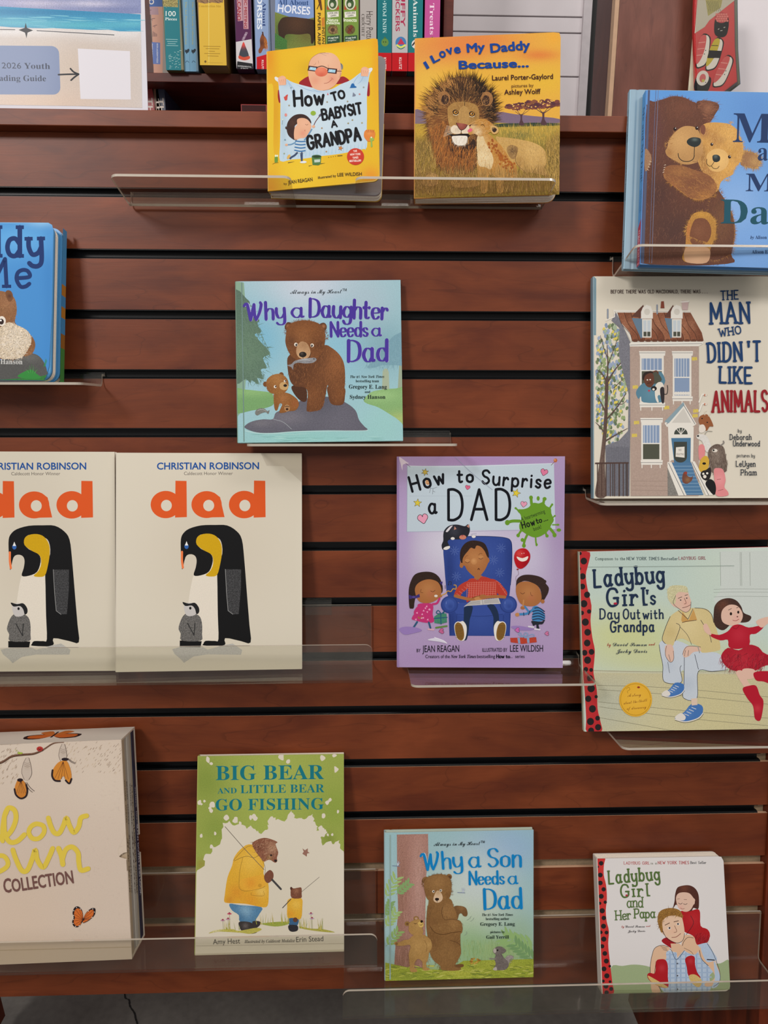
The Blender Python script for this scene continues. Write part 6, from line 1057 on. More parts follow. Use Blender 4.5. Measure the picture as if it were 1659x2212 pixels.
# ---------------- board book: man with child on shoulders
def papa():
    r=boardbook('papa','small cream board book with a man in a checked shirt carrying a child',21,'c9c3ba',openang=-.0); a=art('papa',(1259,1700,4.148)); J='241f24'
    a.fill(rrect(130,1330,600,1850,60,'1111',5) and [(125,640),(1200,604),(1235,620),(1256,660),(1325,1760),(1312,1800),(1270,1822),(175,1850)],'cac6c4',[(700,900,500,'cdc9c6',.6)],sm=0,step=90)
    a.fill('250,1612 350,1600 450,1588 560,1600 700,1640 900,1640 1100,1590 1230,1580 1312,1555 1326,1760 1312,1800 1270,1822 800,1836 260,1848','8f9e78',step=60,tex=.1)
    a.fill('128,640 200,636 190,700 188,790 208,880 215,1000 205,1100 212,1200 232,1290 225,1400 235,1520 248,1640 262,1760 272,1846 176,1850 160,1600 150,1300 140,1000','b3282a',[(180,1000,30,'bf4438',.6,600)],n=3)
    for x,y,q in ((165,688,20),(135,720,10),(157,792,21),(157,862,21),(186,918,19),(165,980,22),(200,1032,15),(152,1042,14),(173,1108,23),(187,1172,20),(184,1245,22),(210,1302,17),(160,1300,16),(186,1360,23),(172,1424,19),(195,1488,21),(208,1556,22),(238,1602,12),(187,1626,22),(212,1688,23),(180,1735,14),(204,1780,22),(250,1805,18),(240,1740,12),(210,1838,20)): a.ell(x,y,q,q,'221d1e')
    # child: brown hair, plain red dress
    a.fill('700,1380 740,1345 800,1350 830,1400 820,1475 780,1440','8f1820',tex=.4)
    a.fill('870,1110 960,1105 1020,1090 1045,1120 1050,1240 1110,1270 1135,1320 1110,1390 1040,1420 1010,1400 980,1330 900,1290 880,1200','a01a20',[(980,1180,60,'b02c30',.6),(1080,1360,40,'7a1018',.6)],n=3,tex=.15); a.hair('1000,1300 1135,1320 1110,1400 1040,1420',['5a0c14','7a1018','b03038'],80,60,110,4,25)
    a.line('960,1150 985,1220 920,1320',4,J)
    a.fill('820,960 840,900 890,880 950,878 1000,905 1030,960 1035,1050 1025,1090 985,1080 960,1110 870,1100 830,1050 800,1090 815,1020','4a2a22',[(900,900,40,'6e4030',.6)],tex=.5); a.fill('828,990 850,950 900,940 950,950 985,990 1000,1010 985,1050 960,1095 920,1115 870,1100 840,1060','cbab98',[(870,1075,24,'cf9c90',.6)],n=3); a.line('850,1036 868,1046 885,1036',4,J); a.line('895,1042 912,1050 928,1040',4,J); a.line('838,1002 862,996',3,'4a2a22'); a.line('898,1005 925,1006',3,'4a2a22'); a.line('868,1080 885,1090 905,1084',3.5,'7a3a34'); a.ell(985,1030,12,20,'cbab98')
    a.fill('905,1380 890,1340 930,1320 990,1340 1000,1400 960,1470 920,1450','cba88a')
    # man
    sk='cba88a'
    a.fill('705,1500 760,1465 830,1480 920,1450 1000,1420 1110,1400 1160,1500 1190,1600 1170,1650 1130,1700 1140,1822 1000,1830 720,1838 700,1700','a3b4c8',[(900,1600,120,'b4c2d2',.6)],n=3,tex=.1)
    for i in range(9): x=725+i*48; a.line([(x,1480),(x+4,1830)],14,'8ea2bc',sm=0,caps=False)
    for i in range(8): y=1500+i*42; a.line([(712,y),(1150,y-6)],12,'93a7c0',sm=0,caps=False)
    a.fill([(790,1470),(835,1480),(840,1530),(910,1450),(860,1400),(780,1400)],sk,sm=0); a.line('760,1440 790,1465 832,1545 910,1455',4,J); a.line([(832,1545),(838,1832)],3,J)
    for y in (1580,1690,1812): a.ell(842,y,7,7,'4a4a54')
    a.fill('600,1700 598,1600 615,1500 640,1440 700,1415 760,1430 770,1455 740,1480 740,1540 700,1560 660,1560 650,1640 640,1700 690,1836 615,1838',sk,n=3); a.line('600,1700 598,1600 615,1500 640,1440 700,1415 760,1430',4,J); a.line('650,1560 640,1700 700,1836',4,J); [a.line([(690+i*10,1425+i*14),(745+i*6,1440+i*14)],3,J) for i in range(3)]
    a.fill('1040,1440 1100,1400 1150,1480 1190,1580 1225,1660 1215,1740 1170,1780 1100,1790 1090,1760 1150,1740 1180,1690 1120,1600 1060,1540 1030,1480',sk,n=3); a.fill('1050,1430 1110,1395 1160,1470 1200,1540 1160,1560 1100,1560','a3b4c8',tex=.15); a.fill('1170,1560 1210,1640 1230,1720 1200,1790 1150,1800 1180,1720','a3b4c8'); a.line('1110,1400 1160,1480 1200,1580 1228,1680 1220,1750 1170,1790',4,J); a.line([(1110,1545),(1175,1550)],9,J); a.line('1040,1460 1060,1540 1120,1600',4,J); a.fill('885,1440 880,1390 930,1340 990,1350 1010,1400 1040,1440 1000,1500 930,1480',sk,n=3); a.line('885,1420 900,1380 935,1345 985,1350',4,J); a.line('900,1440 960,1470 985,1500',3,J)
    a.fill('690,1290 665,1200 670,1140 700,1100 780,1085 850,1110 880,1160 900,1250 905,1330 880,1380 840,1395 780,1370 730,1330','cfb096',[(800,1290,30,'d2a48c',.5)],n=3)
    a.fill('690,1290 665,1210 668,1140 700,1100 760,1082 820,1085 870,1110 890,1170 840,1150 780,1150 730,1170 705,1210 712,1290 700,1300','8c6430',tex=.8,n=3); a.hair('690,1280 665,1150 760,1085 870,1110 885,1165 780,1140 710,1200',['5a3c1c','a8803c','6e4c24'],150,30,120,4,50)
    a.line('730,1235 770,1215',6,'4a3020'); a.line('810,1205 850,1195',6,'4a3020'); a.ell(768,1262,15,11,'d8d2cc'); a.ell(770,1260,8,9,J); a.ell(848,1225,14,10,'d8d2cc'); a.ell(846,1224,8,8,J); a.line('815,1240 835,1290 810,1300',4,'6a4030'); a.line('790,1345 830,1340 870,1310',5,'7a3a34'); a.line('712,1290 740,1345 790,1380 845,1395 890,1370 905,1310',4,J); a.line('705,1275 715,1310 730,1320',3,J)
    # small boots, plain red
    a.fill('650,1560 690,1540 735,1548 755,1600 755,1700 760,1790 700,1795 600,1740 570,1690 590,1662 640,1665','a01a22',[(700,1620,30,'b43840',.6)],n=3); a.fill('575,1690 605,1700 690,1750 755,1790 730,1800 650,1770 600,1735','bfa468',tex=.3); a.fill('910,1540 950,1510 995,1520 1000,1590 1020,1660 1050,1710 1000,1730 940,1690 925,1610','a01a22',[(960,1560,24,'b43840',.6)],n=3); a.fill('945,1690 1000,1680 1060,1730 1050,1785 1010,1790 960,1740','bfa468',tex=.3)
    g='4f6636'; a.text('LADYBUG GIRL',365,695,592,693,24,'a83a3c','M'); a.text('is a',605,692,655,691,18,'4a5030','M'); a.text('NEW YORK TIMES',667,690,943,686,26,'a83a3c','M'); a.text('Best Seller',958,684,1098,682,22,'3a3c40','M')
    a.hand('Ladybug',235,868,678,830,112,16,g,'slab',3,gap=8,bend=5,serif=3.5); a.hand('Girl',342,985,582,972,106,15,g,'slab',2,gap=9,serif=3.5); a.ell(388,970,10,9,'a3263a'); a.hand('and',395,1075,528,1072,88,10,g,'slab',2); a.hand('Her',295,1188,425,1180,80,10,g,'slab',2); a.hand('Papa',460,1170,638,1166,80,11,g,'slab',2)
    a.text('by',342,1256,366,1256,22,'a03a34','S'); a.text('David Soman',376,1256,548,1254,22,J,'S'); a.text('and',560,1250,600,1248,18,'a03a34','S'); a.text('Jacky Davis',398,1298,552,1294,22,J,'S')
    a.build('cover_print',r,M['gloss'],-.0001)
papa()
# ---------------- board book: man holding a sheet, boy painting
def grandpa():
    r=boardbook('grandpa','yellow board book with an old man holding up a painted sheet, cover ajar',22,'c9a42c',openang=.165,roll=.045,first='8e898c'); a=art('grandpa',(560,70,5.721)); I='0c0c10'
    a.fill([(100,232),(300,200),(700,145),(1420,70),(1460,84),(1478,120),(1482,1750),(1465,1800),(1420,1830),(900,1890),(100,1965)],'c9a020',[(900,250,350,'cfac24',.8),(120,300,90,'c4801c',.9,300),(1450,300,60,'c98c1c',.8,600),(700,120,600,'c98018',.7,70),(140,1900,160,'c47c20',.8),(500,1700,300,'d0b028',.8),(200,1000,60,'bb8418',.7,500),(1380,1780,120,'c97c24',.8),(600,450,120,'b8921e',.7)],sm=0,step=34,tex=.06)
    a.fill('130,640 170,660 180,900 175,1400 190,1560 130,1560 105,1300 105,700','c9a828',step=0,n=3)
    # jacket
    a.fill('495,640 540,580 620,540 660,560 660,680','861c22'); a.fill('940,640 980,570 1040,545 1110,590 1090,620','861c22'); a.fill('235,710 262,760 262,860 245,868 230,800','861c22'); a.fill('1335,640 1360,620 1365,775 1330,775','861c22')
    # sheet
    a.fill('195,570 240,560 330,575 420,620 560,660 680,690 800,712 900,700 1010,640 1130,590 1250,500 1370,440 1400,455 1365,520 1345,640 1330,800 1332,1000 1328,1200 1330,1420 1250,1445 1060,1490 900,1515 760,1530 560,1560 400,1572 260,1590 258,1400 262,1200 262,1000 262,860 245,720 235,620','a9bcc8',[(700,1000,350,'b4c4cc',.8),(330,620,60,'8fa9c0',.7),(1290,560,70,'8aa4bc',.6),(300,1200,40,'8fa9b8',.6,300),(800,730,200,'9ab0c4',.6,30),(900,1500,400,'9db8c8',.6,40)],step=26,n=3)
    for p in ('330,580 420,690 470,760','350,590 400,720 410,760','1250,510 1180,600 1150,680','1300,500 1260,600 1210,640','650,700 720,730 800,740','460,650 600,710 700,730'): a.line(p,8,'86a0bc',taper=1.5)
    for x in range(300,1330,46): a.line([(x,1560-(x-300)*.11),(x+6,1480-(x-300)*.11)],8,'8fb0c4',taper=.8)
    # head
    sk='c99a7c'
    a.fill('995,380 1030,400 1035,440 1010,470 995,440','7c7c74',tex=.5); a.fill('605,480 610,400 640,330 690,285 750,258 820,250 900,258 960,300 1000,370 1010,440 1018,500 1000,560 970,610 930,660 860,705 790,720 720,712 660,680 630,620 612,560',sk,[(820,330,110,'cda488',.8),(700,600,60,'c47c64',.6),(900,580,60,'c47c68',.7),(800,680,100,'cf9e84',.6)],step=18,n=4); a.line('605,480 612,400 640,330 690,285 750,258 820,250',4,'8a5c44'); a.line('1012,500 1000,560 970,610 930,660 860,705 790,720',4,'a06c50')
    a.line('760,258 790,275 830,290',3,'8f7c6c'); a.line('740,262 800,262 860,262',3,'8f7c6c'); a.line('700,375 690,400 670,405',3,'8a5c44'); a.line('730,350 735,385',3,'8a5c44'); a.line('850,400 858,440',3,'8a5c44')
    a.fill([(612,412),(722,426),(712,488),(597,472)],'3c1c1c',sm=0); a.fill([(628,428),(706,438),(698,474),(614,462)],'8fb4c4',sm=0); a.fill([(848,440),(965,452),(955,515),(832,502)],'3c1c1c',sm=0); a.fill([(862,455),(945,464),(938,500),(850,492)],'8fb4c4',sm=0); a.line('712,435 780,418 850,448',10,'3c1c1c'); a.line([(960,480),(1015,482)],8,'3c1c1c'); a.line([(640,455),(655,432)],5,'c4d4dc',sm=0); a.line([(880,488),(895,460)],5,'c4d4dc',sm=0)
    a.ell(768,490,78,58,'c4644a',0,[(760,460,50,'cf7c60',.8),(770,530,40,'b04a38',.6)],step=10); a.line('800,632 850,622 900,580',5,'8a4434'); a.line('885,565 905,570 915,585',4,'8a4434'); a.line('995,455 1002,520 985,560',4,'a06c50')
    for i in range(8): a.line([(1002+i*4,380+i*8),(1020+i*2,395+i*9)],3,'565650')
    # hands
    for x0,fl in ((280,1),(1310,-1)):
        y0=600 if fl==1 else 490
        a.fill([(x0-90*fl,y0-40),(x0-70*fl,y0-50),(x0-30*fl,y0-20),(x0-50*fl,y0+10),(x0-80*fl,y0-10)],'c4c8c8')
        a.fill([(x0-45*fl,y0-30),(x0,y0-62),(x0+40*fl,y0-50),(x0+55*fl,y0-10),(x0+40*fl,y0+50),(x0-20*fl,y0+40)],sk)
        for i in range(4): a.line([(x0-38*fl+i*22*fl,y0-20-6*i),(x0-24*fl+i*22*fl,y0+48-i*2)],22,'cf9e80'); a.line([(x0-27*fl+i*22*fl,y0-10-6*i),(x0-13*fl+i*22*fl,y0+42)],3,'9a6448')
    # little pictures on the sheet
    for x,y,c in ((370,905,'8a7c5c'),(840,862,'8a7c5c'),(1092,855,'8a7c5c'),(1240,765,'b4645c'),(775,1185,'9a7444'),(1100,1125,'8a7c4c'),(1152,1085,'8a7c4c'),(1270,1120,'9a8c5c'),(830,1475,'9a7444'),(310,1500,'8a9474'),(320,1330,'5c7c8c'),(1290,680,'8a8c84'),(395,685,'7c8c8c')): star(a,x,y,15,c,5,.4)
    star(a,1005,1432,34,'b4743c',5,.3,'7c4c2c'); a.fill('1125,680 1135,650 1150,632 1172,638 1180,660 1200,672 1195,685 1118,688','1f5a94'); a.fill([(1152,795),(1160,742),(1195,775),(1185,790)],'6c7484',sm=0); a.fill('305,800 320,795 330,780 355,770 350,800 345,835 320,842','b4443c'); a.fill([(838,775),(848,745),(858,775)],'b4545c',sm=0); a.ell(330,1022,16,20,'c47c74'); a.line('290,1085 285,1140',3,'4a5a5c'); a.ell(292,1080,9,11,'b8c4b8')
    # ball, brush, boy
    a.ell(668,1000,33,29,'7f9c34'); a.line([(760,1020),(700,1100),(672,1160)],9,'5c2c2a'); a.fill('735,1030 760,1005 775,1022 750,1045','4a4a5c')
    hr='33201c'
    a.fill('340,1200 350,1120 390,1060 450,1020 530,1012 590,1035 635,1085 642,1130 600,1080 540,1060 480,1070 470,1130 440,1160 440,1250 445,1330 400,1310 360,1270',hr,[(420,1120,50,'4a3024',.6)],tex=.4,n=3)
    a.fill('470,1080 520,1060 580,1070 625,1110 645,1160 630,1220 600,1280 540,1310 480,1325 440,1330 430,1260 440,1180 470,1140',sk,[(540,1250,40,'c47c68',.6),(560,1130,50,'cfa084',.6)],n=3); a.line('570,1135 590,1148 605,1135',4,'5a3424'); a.line('570,1205 560,1218 575,1220',4,'a0443c'); a.line('440,1325 460,1335 450,1315',4,hr); a.fill('335,1160 322,1185 340,1200',hr)
    a.fill('470,1330 540,1310 565,1340 575,1400 570,1480 500,1495 430,1475 440,1400',"aebcc4",n=3)
    for i in range(4): a.line([(452-i*4,1345+i*38),(510,1352+i*40),(568,1350+i*38)],16,'2f6494')
    a.line('560,1330 600,1280 650,1200',16,'5c84a4'); a.line([(590,1290),(605,1300)],5,'24405c'); a.ell(672,1165,20,18,sk); a.line('450,1360 400,1385 360,1390',14,'5c84a4'); a.ell(338,1392,18,14,sk)
    a.line('470,1490 440,1520 400,1545 385,1560',22,'33405c'); a.line([(528,1490),(528,1590)],22,'33405c'); a.ell(365,1540,17,32,'c49c4c',30); a.fill('510,1600 560,1590 588,1605 560,1618 512,1615','c8ccd0'); a.line([(510,1492),(520,1590)],6,'33405c')
    # pot, caterpillar, cat, marks
    a.fill([(650,1540),(768,1530),(760,1630),(730,1645),(660,1640)],'466c3c',sm=0,tex=.2); a.ell(710,1535,60,20,'33542f'); a.ell(712,1538,46,13,'23381f'); a.fill([(680,1575),(755,1570),(752,1605),(684,1610)],'a9b8ac',sm=0); a.line([(615,1652),(655,1645)],7,'2c3420',taper=.8); a.line([(765,1625),(815,1618)],7,'2c3420',taper=.8); a.line([(360,1612),(435,1600)],9,'54411c',taper=.8); a.line([(970,1528),(1025,1524)],9,'54411c'); [a.ell(860+i*28,1546-i*5,5,4,'54411c') for i in range(4)]
    a.fill('195,1540 225,1535 232,1575 225,1612 195,1612 192,1575','5c8434'); a.ell(205,1528,11,14,'c8d0b4'); a.ell(225,1528,10,13,'c8d0b4'); a.line('165,1630 200,1615 240,1610',5,'8a6a1c')
    a.fill('1295,1290 1300,1230 1330,1205 1400,1208 1432,1240 1425,1300 1400,1340 1360,1350 1330,1340','c47434',[(1360,1240,30,'cf8c4c',.6)],n=3)
    for i in range(5): a.line([(1330+i*22,1205),(1336+i*18,1240)],5,'8f4420')
    a.fill('1365,1310 1400,1300 1420,1330 1395,1350 1400,1410 1380,1415 1378,1360','84a04c'); a.ell(1385,1300,9,10,'c8d0b4')
    a.ell(1190,1537,105,104,'b03020',0,[(1190,1500,80,'b83c2c',.6)],n=40,step=20)
    for t,x0,x1,y in (('THE',1165,1210,1480),('NEW YORK',1124,1254,1520),('TIMES',1155,1226,1562),('BESTSELLER!',1116,1260,1600)): a.text(t,x0,y+4,x1,y-4,24,'dccfc4','b')
    # lettering
    a.hand('How',440,915,800,885,185,32,I,'mono',3,gap=6); a.hand('TO',912,848,1062,806,95,25,I,'mono',2,gap=6); a.hand('BABYSIT',790,1085,1270,1000,125,27,I,'mono',3,gap=6); a.hand('A',900,1175,962,1165,75,20,I,'mono'); a.hand('GRANDPA',615,1440,1255,1330,150,32,I,'mono',3,gap=7)
    a.text('by',308,1886,345,1882,26,'3a2a1c'); a.text('JEAN REAGAN',360,1880,662,1838,46,'2a1c14','r',off=.012); a.text('illustrated by',728,1812,952,1786,30,'3a2a1c','r',off=.012); a.text('LEE WILDISH',968,1782,1268,1770,42,'2a1c14','r',off=.012)
    a.build('cover_print',r,M['art_lam'],-.0001)
grandpa()
# ---------------- board book: lion and cub at sunset
def lion():
    r=boardbook('lion','golden board book with a lion and cub on the savanna',20,'c98c3c',openang=.045,r=.012); a=art('lion',(880,50,4.74))
    a.fill([(90,150),(1500,84),(1560,100),(1580,150),(1555,1740),(1530,1790),(70,1790)],'c9983c',[(500,250,420,'c46c38',.8,150),(700,170,500,'c4743c',.9,130),(1350,330,220,'c06434',.8,60),(200,350,300,'c47c40',.7,130),(600,620,500,'c99c34',.9,150),(1400,600,300,'c9a034',.9,150),(200,600,200,'cca444',.6),(1500,150,80,'cf9434',.8)],sm=0,step=28,tex=.12)
    a.fill('78,890 180,910 300,920 300,1050 78,1050','70606c',n=3); a.fill('880,940 940,910 1100,935 1300,955 1560,985 1560,1060 880,1060','6e5c6e',n=3,tex=.1)
    a.fill([(78,1035),(300,1035),(880,1020),(1100,1032),(1560,1025),(1560,1790),(70,1790)],'9c8434',[(1350,1130,300,'b8943c',.9,70),(1150,1150,200,'4c5434',.8,60),(1200,1250,250,'5c5430',.6,60),(100,1120,200,'b08c34',.8,60),(1480,1400,150,'5a4a2c',.7,250),(120,1300,120,'6c5a34',.7,100),(800,1700,800,'6e5228',.8,110),(200,1650,200,'7c5c2c',.7)],sm=0,step=30,tex=.5)
    a.fill('880,1045 1000,1030 1150,1028 1300,1022 1560,1030 1560,1050 1200,1062 880,1068','2c3a2c',tex=.3)
    a.hair([(900,1080),(1560,1060),(1560,1330),(1330,1250),(920,1170)],['c4a044','a8843c','4c5c34','6c6c34','d0ac50'],700,60,-92,3.5,10,sm=0)
    # trees
    def tree(x,y,s):
        a.fill([(x-22*s,y),(x-8*s,y-60*s),(x-8*s,y-110*s),(x+10*s,y-110*s),(x+12*s,y-50*s),(x+34*s,y)],'4a3438'); 
        for k in (-90,-50,50,90): a.line([(x,y-100*s),(x+k*.5*s,y-130*s),(x+k*s,y-165*s)],7*s,'4a3438',taper=.6)
        for i in range(70): u=RNG.uniform(-1,1); v=RNG.uniform(-1,1); a.ell(x+u*160*s,y-195*s+v*42*s*(1-.6*abs(u)),22*s,13*s,['5c3434','6e3c38','4c2c34','7a4a34'][i%4],n=8)
        for i in range(14): a.ell(x+RNG.uniform(-.8,.8)*150*s,y-185*s+RNG.uniform(-1,1)*36*s,9*s,6*s,['c9a060','cf9c4c'][i%2],n=7)
    tree(1165,1045,.95); tree(1390,1040,1.1)
    # lion body behind
    a.fill('905,1185 960,1172 1050,1180 1150,1195 1250,1215 1340,1250 1400,1300 1425,1370 1420,1440 1400,1480 1440,1530 1470,1560 1400,1560 1300,1540 1180,1520 1120,1460 1040,1420','b08c50',[(1280,1300,110,'bf9c60',.8),(1150,1420,60,'8a6434',.6),(1380,1500,50,'8a6a3c',.6)],tex=.3,step=18); a.fill('1015,1290 1060,1250 1120,1270 1130,1310 1100,1390 1050,1380','8a6a40',[(1080,1310,34,'4a3426',.8)]); a.hair('930,1190 1150,1200 1340,1260 1425,1370 1400,1480 1200,1520 1110,1400',['cbac74','a07c44','8a6838'],600,26,80,2.5,30); a.line('1120,1310 1105,1400 1140,1470 1200,1520',5,'6a4a2a')
    # mane
    mane='190,900 215,800 260,720 330,650 400,600 480,562 580,555 680,580 760,630 830,690 870,740 890,830 895,930 885,1010 850,1050 760,1100 720,1200 715,1350 700,1480 640,1530 500,1550 400,1540 300,1440 250,1330 225,1200 200,1060'
    a.fill(mane,'5c3a20',[(300,1150,110,'7c4c28',.8,250),(420,1400,120,'824a24',.6),(600,700,200,'3c2c20',.8,100),(820,850,60,'2c2420',.8,150),(560,1350,90,'2c1f1c',.8,150),(280,850,60,'8a6434',.7),(700,1300,50,'2c1f1c',.7,150)],tex=.5,step=22)
    a.hair(mane,['8a5c30','a8743c','3c2618','6c4424','241a14','b88a4c'],1500,95,90,4,16,flow=(560,960)); a.hair(mane,['2c2018','5a3c22','241a14'],420,42,0,4.5,20,edge=True)
    a.fill('420,1160 480,1230 620,1250 680,1190 700,1290 640,1380 520,1380 430,1290','33221a',tex=.4)
    a.hair('215,800 260,720 330,650 400,600 480,562 580,555 680,580 760,630 830,690 870,740 890,830 895,930 820,900 740,860 600,800 480,800 380,860 300,950',['17100d','2c2018','4a3220'],420,110,0,5,14,flow=(580,1000)); a.hair('640,560 830,690 890,830 895,980 800,1000 740,820',['120e0c','241a14'],220,90,0,5,16,flow=(580,1000)); a.hair('190,900 260,720 400,600 480,640 330,800 260,1000',['a8743c','c08c4c','7c5028'],160,90,0,4,14,flow=(580,960))
    a.hair('250,1050 420,1000 450,1200 640,1250 700,1250 690,1450 500,1540 300,1420 230,1200',['a8642c','8a5026','c4803c','3c2418','241a14'],750,90,95,4,14)
    # ears
    for x,y in ((375,775),(815,780)): a.ell(x,y,62,74,'8a6038',0,tex=.4); a.ell(x+(10 if x<500 else -10),y+14,40,50,'33221c',0,tex=.4); a.hair([(x-50,y-60),(x+50,y-60),(x+50,y+60),(x-50,y+60)],['a87c4c','5c3c24'],60,40,90 if 1 else 0,3,40)
    # face
    fc='410,900 430,850 480,820 560,810 640,820 710,850 735,920 730,990 690,1050 640,1150 560,1180 480,1150 430,1060'
    a.fill(fc,'96703c',[(560,880,70,'7c5830',.7),(590,980,40,'b08c54',.8,80),(440,1000,40,'b08c50',.6),(500,940,40,'5c4024',.6),(670,950,40,'5c4024',.6)],tex=.35,step=14); a.hair(fc,['a8844c','7c5a30','b8945c'],420,24,-90,2.5,25)
    a.fill('520,920 560,860 600,860 640,920 620,1040 590,1060 545,1040 525,1000','a07c48',tex=.3)
    for x,y in ((495,925),(662,942)): a.fill([(x-32,y-14),(x-5,y-34),(x+28,y-12),(x+22,y+14),(x-12,y+20)],'2a1c16'); a.ell(x,y-6,20,18,'a8742c'); a.ell(x+2,y-8,9,10,'120e0c'); a.line([(x-25,y+18),(x+5,y+24),(x+25,y+14)],5,'d8c8a8'); a.ell(x-4,y-12,3,3,'e8e4dc')
    a.fill('445,1080 480,1050 530,1070 552,1110 540,1135 490,1140 450,1120','c9b8a0',tex=.2); a.fill('552,1100 600,1060 640,1050 660,1090 640,1130 590,1145 558,1130','c9b8a0',tex=.2); a.fill('498,1030 540,1030 600,1040 612,1052 585,1085 552,1100 525,1075','7c3c34',[(550,1045,30,'9a5c4c',.6)]); a.line('500,1028 525,1078 552,1102 590,1085 615,1050',6,'1c1412'); a.line([(552,1100),(550,1135)],6,'1c1412')
    a.fill('400,1130 470,1145 550,1138 640,1140 620,1175 560,1165 470,1170','1c1412')
    for i in range(9): a.line([(470,1075+i*7),(400-i*4,1055+i*14)],2.2,'d8ccb4')
    for i in range(12): a.line([(490+(i%4)*12,1085+(i//4)*12),(494+(i%4)*12,1087+(i//4)*12)],4,'2a1c16')
    a.fill('455,1170 500,1160 560,1158 612,1165 610,1210 590,1250 530,1258 480,1235','d0c8bc',tex=.2); a.hair('460,1175 612,1170 600,1240 500,1240',['e0dace','b0a490'],160,34,-270,3,15)
    a.line('585,700 590,760 585,850',5,'1c1412')
    # paws
    a.fill('140,1640 200,1560 250,1540 310,1560 320,1620 300,1660 240,1675 190,1665','a8804c',[(250,1600,40,'b8945c',.6)],tex=.4); [a.line([(200+i*34,1600),(185+i*34,1665)],5,'5c3c24') for i in range(4)]; a.fill('440,1640 500,1590 600,1600 720,1620 720,1670 560,1690 480,1680','a07844',tex=.4); [a.line([(500+i*20,1610-i*3),(470+i*22,1660)],5,'5c3c24') for i in range(3)]
    # cub
    c1='a87838'
    a.fill('720,1160 780,1120 850,1150 900,1200 960,1260 1020,1350 1060,1420 1110,1450 1120,1540 1115,1600 1000,1620 940,1600 850,1560 760,1600 720,1580 712,1480 720,1350 712,1230',c1,[(950,1350,60,'9c6428',.7),(760,1280,60,'c9ac78',.7,150),(1080,1520,40,'9c6428',.6)],tex=.3,step=16); a.fill('715,1170 770,1160 800,1230 860,1330 880,1420 850,1500 800,1480 730,1460 715,1350','c4ae84',[(780,1380,50,'d0bf98',.7)],tex=.2); a.hair('715,1170 900,1200 1060,1420 1115,1600 940,1600 720,1580',['c49c5c','8a5a28','b88444','d0b07c'],700,26,100,2.5,22)
    for i in range(60):
        u=RNG.random(); x=830+u*250+RNG.uniform(-50,40); y=1170+u*330+RNG.uniform(-30,60); a.ell(x,y,13,11,['8a4c20','95541f'][i%2],RNG.random()*90,n=8)
    for x in (740,905): a.fill([(x,1500),(x+80,1490),(x+85,1600),(x+70,1730),(x+20,1740),(x+5,1650)],'a87c40',[(x+40,1600,30,'bf9858',.6)],tex=.4)
    a.fill('700,1000 740,985 800,990 850,1020 890,1060 930,1090 925,1130 880,1145 850,1120 800,1150 740,1165 690,1140 640,1150 622,1130 640,1100 632,1060 660,1040 690,1030',c1,[(720,1120,40,'d0bf9c',.8),(820,1030,50,'9c6428',.6),(670,1070,30,'c9b48c',.7)],tex=.3,step=12); a.fill('850,1060 900,1058 932,1090 925,1125 885,1140 858,1110','b8945c'); a.fill('868,1075 900,1078 915,1100 890,1125 868,1105','33241e'); a.line('752,1050 775,1045 790,1065',6,'241812'); a.line('648,1045 690,1050 720,1045',4,'3a2418'); a.fill('618,1105 645,1082 668,1098 650,1118 625,1122','c4586c'); a.ell(640,1052,12,10,'4a2c24'); a.hair('700,1000 850,1020 890,1060 800,1150 690,1140',['c49c5c','8a5a28','d0b07c'],200,22,-20,2.5,25); a.line('630,1050 660,1030 700,1010',8,'b88c54')
    # grass in front
    a.hair([(78,1540),(1555,1540),(1550,1780),(75,1780)],['a8844c','5c4424','8a6a34','c49c5c','4a3820','7c5c2c'],1500,110,-90,3.5,14,sm=0); a.hair([(80,1230),(230,1230),(300,1500),(80,1560)],['a8843c','6c5430','c4a058','4a3c24'],380,90,-90,3.5,14,sm=0); a.hair([(1420,1250),(1555,1150),(1550,1780),(1420,1560)],['a8843c','3c3424','8a7038','c4a058'],500,90,-90,3.5,12,sm=0)
    # lettering
    b='123a80'
    for ch,x,y,ang in (('I',150,0,-56),):
        a.line([(172,402),(212,470)],34,b,sm=0,caps=False)
    a.text('L',262,418,338,378,80,b,'b',off=.035); a.text('o',338,366,402,340,96,b,'b',off=.035); a.text('v',408,332,475,310,92,b,'b',off=.035); a.text('e',484,318,550,302,92,b,'b',off=.035)
    a.text('My',610,303,798,286,86,b,'b',off=.035); a.text('Daddy',852,306,1262,268,90,b,'b',off=.035); a.text('Because...',525,474,1245,452,82,b,'b',off=.035)
    d='33141c'; a.text('Laurel Porter-Gaylord',868,592,1492,574,52,d,'r',off=.014); a.text('pictures by',1066,664,1292,656,32,'6c4a24','r',off=.01); a.text('Ashley Wolff',992,738,1364,728,52,d,'r',off=.014)
    a.build('cover_print',r,M['gloss'],-.0001)
lion()
